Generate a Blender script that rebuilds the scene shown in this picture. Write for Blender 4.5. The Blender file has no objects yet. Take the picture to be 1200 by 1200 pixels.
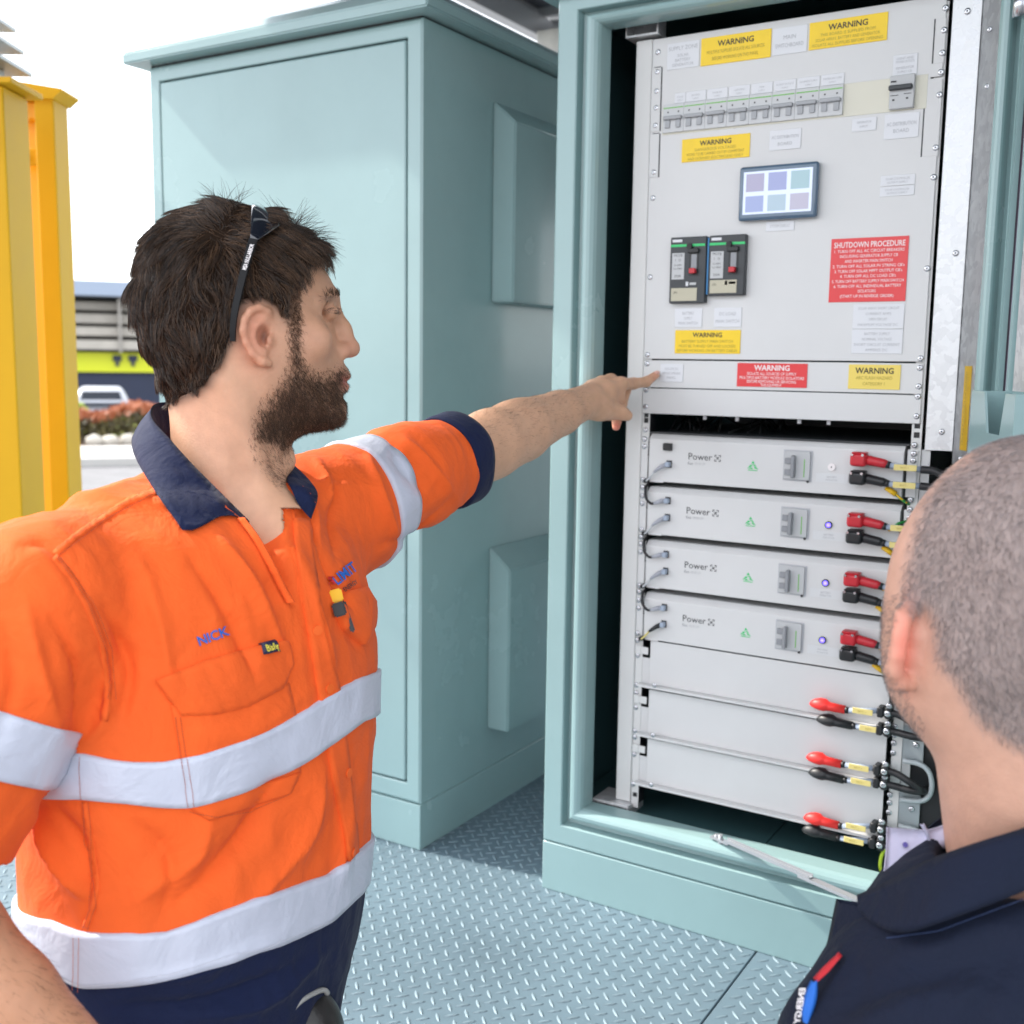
import bpy, bmesh, math, random
import numpy as np
from mathutils import Vector, Matrix, Euler
from mathutils.bvhtree import BVHTree
random.seed(7); rng = np.random.default_rng(7)
rad = math.radians
SC = bpy.context.scene

# ------------------------------------------------------------------ camera
# world: X runs along the cabinet fronts, Y into the scene, Z up; platform deck top = 0
CAM_Z = 1.008
FPX = 1290.8                       # focal length in pixels of the 1200 px photograph
YAW, PITCH, ROLL = 0.551933, 0.1344317, 0.0140353
def cam_axes():
    cy, sy = math.cos(YAW), math.sin(YAW)
    fwd = np.array([-sy, cy, 0.]); right = np.array([cy, sy, 0.]); up = np.array([0, 0, 1.])
    cp, sp = math.cos(PITCH), math.sin(PITCH)
    f2 = fwd*cp-up*sp; u2 = up*cp+fwd*sp
    cr, sr = math.cos(ROLL), math.sin(ROLL)
    return right*cr+u2*sr, u2*cr-right*sr, f2
CR, CU, CF = cam_axes()
CO = np.array([0, 0, CAM_Z])
def P(px, py, d):                  # a measured point: direction seen from the survey station and its distance along the view
    return CO + (CR*(px-600)/FPX - CU*(py-600)/FPX + CF)*d
def on_y(px, py, Y):
    r = CR*(px-600)/FPX - CU*(py-600)/FPX + CF
    return CO + r*(Y/r[1])
cam = bpy.data.cameras.new('camera'); co = bpy.data.objects.new('camera', cam)
SC.collection.objects.link(co); SC.camera = co
cam.sensor_width = 36; cam.lens = FPX/1200*36; cam.clip_end = 500; cam.clip_start = .05
co.matrix_world = Matrix(((CR[0], CU[0], -CF[0], CO[0]), (CR[1], CU[1], -CF[1], CO[1]), (CR[2], CU[2], -CF[2], CO[2]), (0, 0, 0, 1)))
cam.dof.use_dof = True; cam.dof.focus_distance = 1.32; cam.dof.aperture_fstop = 6.3

# ------------------------------------------------------------------ sky, sun, exposure
SUN_EL, SUN_AZ = rad(42), rad(-98)     # azimuth of the sun measured from +Y clockwise
w = bpy.data.worlds.new('World'); SC.world = w; w.use_nodes = True
nt = w.node_tree; bg = nt.nodes['Background']
sky = nt.nodes.new('ShaderNodeTexSky'); sky.sky_type = 'NISHITA'; sky.sun_disc = False
sky.sun_elevation = SUN_EL; sky.sun_rotation = SUN_AZ % (2*math.pi); sky.air_density = 1.0; sky.dust_density = 1.5; sky.ozone_density = 1.0
# thin bright cloud veil over the whole sky
veil = nt.nodes.new('ShaderNodeMixRGB'); veil.inputs[0].default_value = .72; veil.inputs[2].default_value = (7.0, 7.05, 7.2, 1)
nt.links.new(sky.outputs[0], veil.inputs[1]); nt.links.new(veil.outputs[0], bg.inputs[0]); bg.inputs[1].default_value = .15
sl = bpy.data.lights.new('sun', 'SUN'); so = bpy.data.objects.new('sun', sl); SC.collection.objects.link(so)
sl.energy = 2.4; sl.angle = rad(1.2); sl.color = (1, .94, .85)
sd = Vector((math.sin(SUN_AZ)*math.cos(SUN_EL), math.cos(SUN_AZ)*math.cos(SUN_EL), math.sin(SUN_EL)))
so.rotation_euler = sd.to_track_quat('Z', 'Y').to_euler()
vs = SC.view_settings; vs.view_transform = 'Standard'; vs.look = 'None'; vs.exposure = 1.56; vs.gamma = 1; vs.use_curve_mapping = False
SC.cycles.use_denoising = True; SC.cycles.max_bounces = 8

# ------------------------------------------------------------------ helpers
COL = SC.collection
def link(o, parent=None):
    COL.objects.link(o)
    if parent is not None: o.parent = parent
    return o
def tag(o, label=None, cat=None, group=None, kind=None):
    if label: o['label'] = label
    if cat: o['category'] = cat
    if group: o['group'] = group
    if kind: o['kind'] = kind
    return o
def empty(name, loc=(0, 0, 0), rz=0, **k):
    o = bpy.data.objects.new(name, None); link(o); o.location = loc; o.rotation_euler = (0, 0, rz)
    o.empty_display_size = .05
    return tag(o, **k)
def mesh_obj(name, verts, faces, mats, parent=None, smooth=False, mi=None, loc=None, **k):
    me = bpy.data.meshes.new(name)
    me.from_pydata([tuple(v) for v in verts] if not isinstance(verts, np.ndarray) else verts.tolist(), [], faces if not isinstance(faces, np.ndarray) else faces.tolist())
    if not isinstance(mats, (list, tuple)): mats = [mats]
    for m in mats: me.materials.append(m)
    if mi is not None: me.polygons.foreach_set('material_index', mi)
    if smooth: me.polygons.foreach_set('use_smooth', [True]*len(me.polygons))
    me.update()
    o = bpy.data.objects.new(name, me); link(o, parent)
    if loc is not None: o.location = loc
    return tag(o, **k)
def bm_obj(name, bm, mats, parent=None, smooth=False, **k):
    me = bpy.data.meshes.new(name); bm.to_mesh(me); bm.free()
    if not isinstance(mats, (list, tuple)): mats = [mats]
    for m in mats: me.materials.append(m)
    if smooth:
        me.polygons.foreach_set('use_smooth', [True]*len(me.polygons))
    o = bpy.data.objects.new(name, me); link(o, parent)
    return tag(o, **k)
def add_box(bm, x0, x1, y0, y1, z0, z1, bev=0, seg=2, mi=0):
    r = bmesh.ops.create_cube(bm, size=1)
    vs_ = r['verts']
    bmesh.ops.scale(bm, vec=(x1-x0, y1-y0, z1-z0), verts=vs_)
    bmesh.ops.translate(bm, vec=((x0+x1)/2, (y0+y1)/2, (z0+z1)/2), verts=vs_)
    fs = set(f for v in vs_ for f in v.link_faces)
    for f in fs: f.material_index = mi
    if bev:
        es = list(set(e for v in vs_ for e in v.link_edges))
        rr = bmesh.ops.bevel(bm, geom=es, offset=bev, segments=seg, profile=.5, affect='EDGES', clamp_overlap=True)
        for f in rr['faces']: f.material_index = mi; f.smooth = True
        return list(set(v for f in rr['faces'] for v in f.verts))
    return vs_
def box(name, x0, x1, y0, y1, z0, z1, m, parent=None, bev=0, seg=2, **k):
    bm = bmesh.new(); add_box(bm, x0, x1, y0, y1, z0, z1, bev, seg)
    return bm_obj(name, bm, m, parent, **k)
def quat_to(d): return Vector(d).to_track_quat('Z', 'Y')
def add_tube(bm, pts, r, n=8, caps=True, mi=0, flat=1.0):
    """tube through points; r a number or one per point"""
    pts = [Vector(p) for p in pts]; N = len(pts)
    rs = r if isinstance(r, (list, tuple)) else [r]*N
    rings = []; up = None
    for i, p in enumerate(pts):
        t = (pts[min(i+1, N-1)]-pts[max(i-1, 0)]).normalized()
        if up is None: up = t.orthogonal().normalized()
        up = (up-t*up.dot(t)).normalized(); s = t.cross(up)
        rings.append([bm.verts.new(p+(up*math.cos(a)+s*math.sin(a)*flat)*rs[i]) for a in [2*math.pi*j/n for j in range(n)]])
    for a, b in zip(rings, rings[1:]):
        for j in range(n):
            f = bm.faces.new((a[j], a[(j+1) % n], b[(j+1) % n], b[j])); f.smooth = True; f.material_index = mi
    if caps:
        for rg, fl in ((rings[0], True), (rings[-1], False)):
            f = bm.faces.new(rg[::-1] if fl else rg); f.material_index = mi
def tube(name, pts, r, m, parent=None, n=8, **k):
    bm = bmesh.new(); add_tube(bm, pts, r, n); return bm_obj(name, bm, m, parent, **k)
def spline(pts, n=8):
    """catmull-rom through the points"""
    p = [np.array(q, float) for q in pts]; p = [2*p[0]-p[1]]+p+[2*p[-1]-p[-2]]; out = []
    for i in range(1, len(p)-2):
        for k in range(n):
            t = k/n
            out.append(.5*((2*p[i])+(-p[i-1]+p[i+1])*t+(2*p[i-1]-5*p[i]+4*p[i+1]-p[i+2])*t*t+(-p[i-1]+3*p[i]-3*p[i+1]+p[i+2])*t**3))
    out.append(p[-2]); return out
def rprism(bm, poly, y0, y1, mi=0):
    """extrude polygon given in (x,z) from y0 (front) to y1"""
    a = [bm.verts.new((x, y0, z)) for x, z in poly]; b = [bm.verts.new((x, y1, z)) for x, z in poly]
    n = len(poly); fs = [bm.faces.new(a), bm.faces.new(b[::-1])]
    for i in range(n): fs.append(bm.faces.new((a[i], b[i], b[(i+1) % n], a[(i+1) % n])))
    for f in fs: f.material_index = mi
    bmesh.ops.recalc_face_normals(bm, faces=fs)
    return fs

# ------------------------------------------------------------------ materials
def mat(name, col, rough=.5, metal=0, spec=.5, noise=None, bump=None, coat=0, var=None, sss=0, sssr=(.01, .004, .002), sheen=0):
    """principled material; noise=(scale, darker/lighter factor) tints, bump=(scale, strength, distance)"""
    m = bpy.data.materials.new(name); m.use_nodes = True; t = m.node_tree; b = t.nodes['Principled BSDF']
    b.inputs['Base Color'].default_value = (*col, 1); b.inputs['Roughness'].default_value = rough; b.inputs['Metallic'].default_value = metal
    b.inputs['Specular IOR Level'].default_value = spec
    if coat: b.inputs['Coat Weight'].default_value = coat; b.inputs['Coat Roughness'].default_value = .08
    if sheen: b.inputs['Sheen Weight'].default_value = sheen; b.inputs['Sheen Roughness'].default_value = .5
    if sss:
        b.inputs['Subsurface Weight'].default_value = sss; b.inputs['Subsurface Radius'].default_value = sssr; b.inputs['Subsurface Scale'].default_value = 1
    tc = t.nodes.new('ShaderNodeTexCoord')
    if noise:
        n = t.nodes.new('ShaderNodeTexNoise'); n.inputs['Scale'].default_value = noise[0]; n.inputs['Detail'].default_value = 6; n.inputs['Roughness'].default_value = .6
        t.links.new(tc.outputs['Object'], n.inputs['Vector'])
        r = t.nodes.new('ShaderNodeValToRGB'); lo = 1-noise[1]; hi = 1+noise[1]
        r.color_ramp.elements[0].position = .3; r.color_ramp.elements[1].position = .7
        r.color_ramp.elements[0].color = (*[min(1, c*lo) for c in col], 1); r.color_ramp.elements[1].color = (*[min(1, c*hi) for c in col], 1)
        t.links.new(n.outputs['Fac'], r.inputs[0]); t.links.new(r.outputs[0], b.inputs['Base Color'])
        mr = t.nodes.new('ShaderNodeMapRange'); mr.inputs[3].default_value = max(.03, rough-.07); mr.inputs[4].default_value = min(1, rough+.1)
        t.links.new(n.outputs['Fac'], mr.inputs[0]); t.links.new(mr.outputs[0], b.inputs['Roughness'])
    if bump:
        n2 = t.nodes.new('ShaderNodeTexNoise'); n2.inputs['Scale'].default_value = bump[0]; n2.inputs['Detail'].default_value = 3
        t.links.new(tc.outputs['Object'], n2.inputs['Vector'])
        bp = t.nodes.new('ShaderNodeBump'); bp.inputs['Strength'].default_value = bump[1]; bp.inputs['Distance'].default_value = bump[2]
        t.links.new(n2.outputs['Fac'], bp.inputs['Height']); t.links.new(bp.outputs[0], b.inputs['Normal'])
    return m
TEAL = mat('teal_paint', (.285, .425, .43), .24, noise=(2.3, .07), bump=(420, .05, .0004), coat=.22, spec=.5)
def scuffs(m, scale, lo, hi, amt, tint):
    """sparse marks and grime mixed over a paint's colour"""
    t = m.node_tree; b = t.nodes['Principled BSDF']; src = b.inputs['Base Color'].links[0].from_socket
    tc = t.nodes.new('ShaderNodeTexCoord'); mp = t.nodes.new('ShaderNodeMapping'); mp.inputs['Scale'].default_value = (1, 1, .35); n = t.nodes.new('ShaderNodeTexNoise'); n.inputs['Scale'].default_value = scale; n.inputs['Detail'].default_value = 9; n.inputs['Roughness'].default_value = .75
    t.links.new(tc.outputs['Object'], mp.inputs[0]); t.links.new(mp.outputs[0], n.inputs['Vector'])
    r = t.nodes.new('ShaderNodeMapRange'); r.inputs[1].default_value = lo; r.inputs[2].default_value = hi; r.inputs[3].default_value = 0; r.inputs[4].default_value = amt; t.links.new(n.outputs['Fac'], r.inputs[0])
    x = t.nodes.new('ShaderNodeMixRGB'); t.links.new(r.outputs[0], x.inputs[0]); t.links.new(src, x.inputs[1]); x.inputs[2].default_value = (*tint, 1); t.links.new(x.outputs[0], b.inputs['Base Color'])
scuffs(TEAL, 16, .60, .80, .22, (.16, .25, .24))
TEAL_SHADED = mat('teal_paint_shaded', (.035, .085, .092), .45, noise=(3, .12))  # same teal darkened in colour to stand for the enclosed shade inside
RACKP = mat('rack_grey_paint', (.64, .64, .64), .38, noise=(9, .02), bump=(900, .04, .0002))
RACKW = mat('rack_white_paint', (.66, .66, .65), .4, noise=(6, .03))
CREAM = mat('cream_blank_strip', (.68, .66, .56), .5)
BLACKP = mat('black_plastic', (.012, .013, .015), .42, bump=(300, .1, .0003))
DARKP = mat('dark_grey_plastic', (.035, .04, .045), .45)
GREYP = mat('grey_plastic', (.27, .28, .30), .45)
LGREY = mat('light_grey_plastic', (.50, .51, .52), .45)
STEEL = mat('zinc_screw', (.62, .63, .66), .25, metal=1)
WHITEL = mat('white_label', (.69, .70, .73), .4)
YEL = mat('yellow_label', (.88, .60, .015), .4, noise=(30, .04))
YELP = mat('pale_yellow_label', (.80, .62, .13), .45)
RED = mat('red_label', (.72, .045, .05), .35)
INKB = mat('black_ink', (.02, .02, .02), .5)
INKG = mat('grey_ink', (.42, .43, .45), .5)
INKO = mat('faint_ink', (.38, .29, .03), .5)
INKW = mat('white_ink', (.85, .80, .80), .5)
GREEN = mat('green_print', (.03, .55, .16), .4)
LGREEN = mat('green_stripe', (.16, .48, .08), .4)
REDP = mat('red_connector', (.52, .018, .03), .35, noise=(40, .1))
REDR = mat('red_rubber_boot', (.80, .03, .025), .45)
TAPEY = mat('yellow_cable_marker', (.72, .60, .22), .4)
GY = mat('earth_wire_green', (.02, .25, .05), .4)
YW = mat('earth_yellow', (.85, .50, .01), .4)
BLUE = mat('blue_edge', (.03, .2, .45), .4)
def galv_mat(name, c=(.70, .71, .72)):
    m = bpy.data.materials.new(name); m.use_nodes = True; t = m.node_tree; b = t.nodes['Principled BSDF']
    tc = t.nodes.new('ShaderNodeTexCoord')
    v = t.nodes.new('ShaderNodeTexVoronoi'); v.inputs['Scale'].default_value = 85; v.inputs['Randomness'].default_value = 1
    n = t.nodes.new('ShaderNodeTexNoise'); n.inputs['Scale'].default_value = 40; n.inputs['Detail'].default_value = 4
    mx = t.nodes.new('ShaderNodeMixRGB'); mx.inputs[0].default_value = .035
    t.links.new(tc.outputs['Object'], mx.inputs[1]); t.links.new(n.outputs['Color'], mx.inputs[2]); t.links.new(tc.outputs['Object'], n.inputs['Vector'])
    t.links.new(mx.outputs[0], v.inputs['Vector'])
    bw = t.nodes.new('ShaderNodeRGBToBW'); t.links.new(v.outputs['Color'], bw.inputs[0])
    r = t.nodes.new('ShaderNodeValToRGB'); r.color_ramp.elements[0].position = .2; r.color_ramp.elements[1].position = .8
    r.color_ramp.elements[0].color = (c[0]*.84, c[1]*.84, c[2]*.85, 1); r.color_ramp.elements[1].color = (*[min(1, q*1.10) for q in c], 1)
    t.links.new(bw.outputs[0], r.inputs[0]); t.links.new(r.outputs[0], b.inputs['Base Color'])
    mr = t.nodes.new('ShaderNodeMapRange'); mr.inputs[3].default_value = .3; mr.inputs[4].default_value = .55
    t.links.new(bw.outputs[0], mr.inputs[0]); t.links.new(mr.outputs[0], b.inputs['Roughness'])
    b.inputs['Metallic'].default_value = .55
    bp = t.nodes.new('ShaderNodeBump'); bp.inputs['Strength'].default_value = .35; bp.inputs['Distance'].default_value = .0006
    t.links.new(n.outputs['Fac'], bp.inputs['Height']); t.links.new(bp.outputs[0], b.inputs['Normal'])
    return m
GALV = galv_mat('galvanised_steel')
GALVW = galv_mat('galvanised_spangle', (.66, .67, .68))

# ------------------------------------------------------------------ lettering
_tc = {}
def glyphs(s, bold=0):
    key = (s, bold)
    if key in _tc: return _tc[key]
    cu = bpy.data.curves.new('lettering', 'FONT'); cu.body = s; cu.size = 1; cu.resolution_u = 2; cu.offset = bold; cu.fill_mode = 'FRONT'
    o = bpy.data.objects.new('lettering', cu); COL.objects.link(o)
    dg = bpy.context.evaluated_depsgraph_get(); me = bpy.data.meshes.new_from_object(o.evaluated_get(dg))
    V = np.array([v.co[:2] for v in me.vertices]) if len(me.vertices) else np.zeros((0, 2)); F = [tuple(p.vertices) for p in me.polygons]
    bpy.data.meshes.remove(me); bpy.data.objects.remove(o); bpy.data.curves.remove(cu)
    if len(V): V = V-V.min(0)*np.array([1, 0])
    _tc[key] = (V, F); return V, F
def text2d(lines, bold=0):
    """lines: (string, x_center or x_left, baseline, cap height, align, max width) -> 2D verts + faces"""
    VV, FF = [], []; n = 0
    for s, x, y, h, al, mw in lines:
        V, F = glyphs(s, bold)
        if not len(V): continue
        k = h/.69; kx = k
        wd = V[:, 0].max()
        if mw and wd*k > mw: kx = mw/wd
        X = V*np.array([kx, k]); X[:, 0] += x-(wd*kx/2 if al == 'c' else wd*kx if al == 'r' else 0); X[:, 1] += y
        VV.append(X); FF += [tuple(i+n for i in f) for f in F]; n += len(X)
    return np.concatenate(VV), FF
def text_obj(name, lines, m, y, parent=None, bold=0, x0=0, z0=0, **k):
    V, F = text2d(lines, bold)
    return mesh_obj(name, np.stack([V[:, 0]+x0, np.full(len(V), y), V[:, 1]+z0], 1), F, m, parent, **k)
# ------------------------------------------------------------------ ground, deck, surroundings
GZ = -.66
ASPH = mat('asphalt', (.16, .16, .165), .9, noise=(3, .2), bump=(120, .4, .004))
CONC = mat('pale_concrete', (.42, .41, .39), .85, noise=(2, .08), bump=(60, .2, .003))
LOW = -1.55
bm = bmesh.new(); add_box(bm, -400, 400, -300, 500, LOW-.5, LOW); bm_obj('ground', bm, ASPH, kind='structure')
# kerb lies across the view to the yard at the left; direction of view there is (-.785,.62)
def yard(s, t, z):   # s metres along the view line at the left, t metres to its right
    return (-.787*s+.617*t, .617*s+.787*t, z)
def slab(name, s0, s1, t0, t1, z0, z1, m, parent=None, **k):
    vs_ = [yard(s, t, z) for z in (z0, z1) for s, t in ((s0, t0), (s1, t0), (s1, t1), (s0, t1))]
    bm = bmesh.new(); v = [bm.verts.new(p) for p in vs_]
    for f in ((0, 1, 2, 3), (4, 5, 6, 7), (0, 1, 5, 4), (1, 2, 6, 5), (2, 3, 7, 6), (3, 0, 4, 7)): bm.faces.new([v[i] for i in f])
    bmesh.ops.recalc_face_normals(bm, faces=bm.faces[:]); return bm_obj(name, bm, m, parent, **k)
slab('road', -12, 24, -30, 30, LOW-.2, GZ, ASPH, kind='structure')
slab('kerb', 18, 20.6, -9, 14, GZ+.004, GZ+.13, CONC, kind='structure')
slab('garden_bed', 20.6, 23.5, -9, 14, GZ+.004, GZ+.10, mat('bark_soil', (.10, .06, .035), .95, noise=(6, .3)), kind='structure')

# deck: three tread plates with raised lozenge studs
PLATE = mat('painted_tread_plate', (.135, .20, .245), .47, metal=.1, noise=(2.6, .14), bump=(200, .12, .0004)); scuffs(PLATE, 9, .56, .74, .5, (.07, .10, .11)); scuffs(PLATE, 60, .62, .75, .4, (.35, .40, .42))
STUD = mat('worn_tread_stud', (.19, .265, .31), .52, metal=.1, spec=.4, noise=(60, .12))
EDGE_Y = 1.06
SEAMS = [-5.4, -3.0, -1.785, -.571, .65, 1.85]
deck = empty('platform_floor', (0, EDGE_Y, -.05), kind='structure')
for a, b in zip(SEAMS, SEAMS[1:]):
    bm = bmesh.new(); add_box(bm, a+.0015, b-.0015, 0, 3.1, .042, .05, .0012, 1)
    bm_obj('floor_plate', bm, PLATE, deck)
bm = bmesh.new()
for x in (-5.4, 1.8): add_box(bm, x, x+.06, .0, 3.1, -.10, .0415)
add_box(bm, -5.34, 1.8, 0.0, .06, -.10, .0415); add_box(bm, -5.34, 1.8, 3.04, 3.1, -.10, .0415)
bm_obj('deck_frame', bm, mat('deck_frame_paint', (.20, .30, .33), .5), deck)
for x in (-5.0, -3.2, -1.4, .2, 1.5):
    box('deck_post', x, x+.08, .1, .18, -.61, -.10, GALV, deck)
def stud_mesh():
    p = .0323; L, W, H = .0128, .0034, .0017
    base = []
    for sx, sy in ((-1, 0), (-.45, -.85), (.45, -.85), (1, 0), (.45, .85), (-.45, .85)): base.append((sx*L, sy*W, 0))
    top = [(-.72*L, 0, H*.8), (0, -.35*W, H), (.72*L, 0, H*.8), (0, .35*W, H)]
    lv = np.array(base+top); F = [(0, 1, 6), (1, 7, 6), (1, 2, 7), (2, 8, 7), (2, 3, 8), (3, 4, 8), (4, 9, 8), (4, 5, 9), (5, 6, 9), (5, 0, 6), (6, 7, 9), (7, 8, 9)]
    VV, FF = [], []; n = 0
    for fam, ang, ox, oy in ((0, 135, -1.1799, 1.4271), (1, 45, -1.1799+p/2-.0015, 1.4271+p/2-.0005)):
        c, s = math.cos(rad(ang)), math.sin(rad(ang)); R_ = np.array([[c, s, 0], [-s, c, 0], [0, 0, 1]])
        for i in range(-62, 40):
            for j in range(-11, 40):
                x, y = ox+i*p, oy+j*p
                if not (-3.0 < x < .1 and EDGE_Y+.02 < y < 2.62): continue
                if min(abs(x-q) for q in SEAMS) < .012: continue
                if y > 1.79 and ((-1.0 < x < -.24) or (-2.06 < x < -1.3)): continue
                v = lv@R_+np.array([x, y-EDGE_Y, .0502])
                VV.append(v); FF += [tuple(a+n for a in f) for f in F]; n += len(v)
    return np.concatenate(VV), FF
V, F = stud_mesh(); mesh_obj('tread_stud', V, F, STUD, deck, smooth=False, kind='stuff')

# ------------------------------------------------------------------ equipment cabinets
def ring_frame(bm, x0, x1, z0, z1, prof, kt=(1, 1, 1, 1), mi=0):
    """mitred rectangular frame; prof = [(inset, y)], kt = inset factor left,right,bottom,top"""
    rg = []
    for t, y in prof:
        rg.append([bm.verts.new(c) for c in ((x0+t*kt[0], y, z0+t*kt[2]), (x1-t*kt[1], y, z0+t*kt[2]), (x1-t*kt[1], y, z1-t*kt[3]), (x0+t*kt[0], y, z1-t*kt[3]))])
    for a, b in zip(rg, rg[1:]):
        for j in range(4):
            f = bm.faces.new((a[j], a[(j+1) % 4], b[(j+1) % 4], b[j])); f.material_index = mi
CY = 1.757          # plane of the cabinet fronts
def screw_mesh():
    bm = bmesh.new(); n = 14; r = .0051; prof = [(r, 0), (r, -.0007), (r*.9, -.0017), (r*.6, -.0025), (r*.34, -.0028)]
    rg = [[bm.verts.new((math.cos(2*math.pi*k/n)*a, b, math.sin(2*math.pi*k/n)*a)) for k in range(n)] for a, b in prof]
    for a, b in zip(rg, rg[1:]):
        for k in range(n): bm.faces.new((a[k], a[(k+1) % n], b[(k+1) % n], b[k])).smooth = True
    c = bm.verts.new((0, -.0014, 0))
    for k in range(n): f = bm.faces.new((rg[-1][k], rg[-1][(k+1) % n], c)); f.material_index = 1
    bmesh.ops.recalc_face_normals(bm, faces=bm.faces[:])
    me = bpy.data.meshes.new('screw'); bm.to_mesh(me); bm.free(); me.materials.append(STEEL); me.materials.append(GREYP); return me
SCREW = screw_mesh()
def screw(parent, x, y, z, k=1.0):
    o = bpy.data.objects.new('screw', SCREW); link(o, parent); o.location = (x, y, z); o.scale = (k, k, k); o.rotation_euler = (0, random.uniform(0, 3), 0); return o

def roof(x0, x1, y0, y1, z, parent, h=.078, ov=.040):
    bm = bmesh.new(); ins = .04
    lv = [(ov, 0), (ov, .022), (ov-ins*.9, .022+.028), (-.05, h)]
    rg = []
    for o_, dz in lv: rg.append([bm.verts.new(c) for c in ((x0-o_, y0-o_, z+dz), (x1+o_, y0-o_, z+dz), (x1+o_, y1+o_, z+dz), (x0-o_, y1+o_, z+dz))])
    bm.faces.new(rg[0][::-1]); bm.faces.new(rg[-1])
    for a, b in zip(rg, rg[1:]):
        for j in range(4): bm.faces.new((a[j], a[(j+1) % 4], b[(j+1) % 4], b[j]))
    bmesh.ops.bevel(bm, geom=bm.edges[:], offset=.003, segments=2, affect='EDGES')
    return bm_obj('roof', bm, TEAL, parent)
def vent_cover(parent, y0, y1, z0, z1, x, out=.055, drop_=.046):
    """box standing out from the side wall: upright front face, sloped top"""
    bm = bmesh.new(); f = [(z0, 0), (z0, out), (z1-drop_, out), (z1, 0)]
    A = [bm.verts.new((x+o_, y0, z)) for z, o_ in f]; B = [bm.verts.new((x+o_, y1, z)) for z, o_ in f]
    bm.faces.new(A); bm.faces.new(B[::-1])
    for j in range(4): bm.faces.new((A[j], B[j], B[(j+1) % 4], A[(j+1) % 4]))
    bmesh.ops.recalc_face_normals(bm, faces=bm.faces[:]); bmesh.ops.bevel(bm, geom=bm.edges[:], offset=.003, segments=2, affect='EDGES')
    return bm_obj('vent_cover', bm, TEAL, parent)

# far cabinet, closed
FX0, FX1, FZ = -2.052, -1.295, 1.650
fc = empty('equipment_cabinet', (0, 0, 0), label='closed pale teal cabinet with overhanging roof behind the man in orange', cat='cabinet', group='pale teal equipment cabinets')
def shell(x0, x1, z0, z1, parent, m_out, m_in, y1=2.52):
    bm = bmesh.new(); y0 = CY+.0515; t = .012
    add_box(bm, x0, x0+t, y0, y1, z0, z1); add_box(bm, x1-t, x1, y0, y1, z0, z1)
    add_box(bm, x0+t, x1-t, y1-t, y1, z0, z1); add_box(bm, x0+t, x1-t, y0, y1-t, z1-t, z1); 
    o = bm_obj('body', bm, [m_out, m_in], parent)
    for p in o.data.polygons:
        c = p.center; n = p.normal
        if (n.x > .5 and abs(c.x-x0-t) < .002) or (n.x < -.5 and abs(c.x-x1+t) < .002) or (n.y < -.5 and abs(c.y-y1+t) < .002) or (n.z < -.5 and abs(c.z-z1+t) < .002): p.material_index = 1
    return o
shell(FX0, FX1, .100, FZ, fc, TEAL, TEAL_SHADED)
# front surround and flush door panel
bm = bmesh.new(); ring_frame(bm, FX0, FX1, .100, FZ, [(0, CY+.0514), (0, CY+.004), (.004, CY), (.030, CY), (.032, CY+.002), (.032, CY+.03)], (1, 1.1, 1.25, 1))
bmesh.ops.recalc_face_normals(bm, faces=bm.faces[:]); bm_obj('door_frame', bm, TEAL, fc)
bm = bmesh.new(); add_box(bm, FX0+.0355, FX1-.0385, CY-.0005, CY+.022, .1435, FZ-.0355, .004, 3); dr = bm_obj('door', bm, TEAL, fc)
bm = bmesh.new(); ring_frame(bm, FX0+.030, FX1-.030, .135, FZ-.030, [(0, CY+.015), (.02, CY+.015)]); bm_obj('door_gasket', bm, BLACKP, fc)
box('plinth', FX0, FX1, CY, 2.52, .0, .098, TEAL, fc, .002)
roof(FX0, FX1, CY, 2.52, FZ+.004, fc)
box('roof_seal', FX0+.004, FX1-.004, CY+.004, 2.515, FZ, FZ+.004, BLACKP, fc)
vent_cover(fc, 2.006, 2.42, 1.136, 1.548, FX1+.0005); vent_cover(fc, 2.008, 2.42, .194, .606, FX1+.0005)

# near cabinet, open
NX0, NX1, NZ = -1.002, -.222, 1.640
nc = empty('equipment_cabinet', (0, 0, 0), label='open pale teal cabinet holding the rack of panels and battery modules', cat='cabinet', group='pale teal equipment cabinets')
shell(NX0, NX1, .098, NZ, nc, TEAL, TEAL_SHADED)
bm = bmesh.new()
pr = [(0, CY+.0514), (0, CY+.003), (.003, CY), (.0365, CY), (.0385, CY+.002), (.0395, CY+.022), (.049, CY+.024), (.052, CY+.008), (.0545, CY+.003), (.058, CY+.0005), (.064, CY), (.069, CY+.002), (.074, CY+.007), (.0765, CY+.014), (.0775, CY+.05)]
ring_frame(bm, NX0, NX1, .098, NZ, pr, (1.03, .80, 1.0, .68))
bmesh.ops.recalc_face_normals(bm, faces=bm.faces[:]); fo = bm_obj('door_frame', bm, TEAL, nc)
for p in fo.data.polygons: p.use_smooth = False
box('plinth', NX0, NX1, CY, 2.52, 0, .0965, TEAL, nc, .002)
roof(NX0, NX1, CY, 2.52, NZ+.004, nc)
bm = bmesh.new(); add_box(bm, -.985, -.5935, CY+.055, 2.505, .150, .158); add_box(bm, -.5905, -.24, CY+.055, 2.505, .150, .158)
bm_obj('floor_tray', bm, TEAL_SHADED, nc)
for x, y in ((-.62, 2.0), (-.565, 2.0), (-.82, 1.99), (-.36, 1.9)):
    bm = bmesh.new(); add_tube(bm, [(x, y, .158), (x, y, .165)], .006, 6); bm_obj('floor_bolt', bm, STEEL, nc)
for z in (.95, 1.2, .7, .42): screw(nc, NX0+.02, 2.2, z)

# open door: hinged on the right side, swung out about 112 degrees
D0 = (-.250, 1.748, .115); DA = rad(68)
door = empty('door', (0, 0, 0)); door.parent = nc
door.matrix_world = Matrix.Translation(D0) @ Matrix.Rotation(-DA, 4, 'Z')       # local x runs along the door, local -y is the inner face
DW, DH = .70, 1.50
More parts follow.
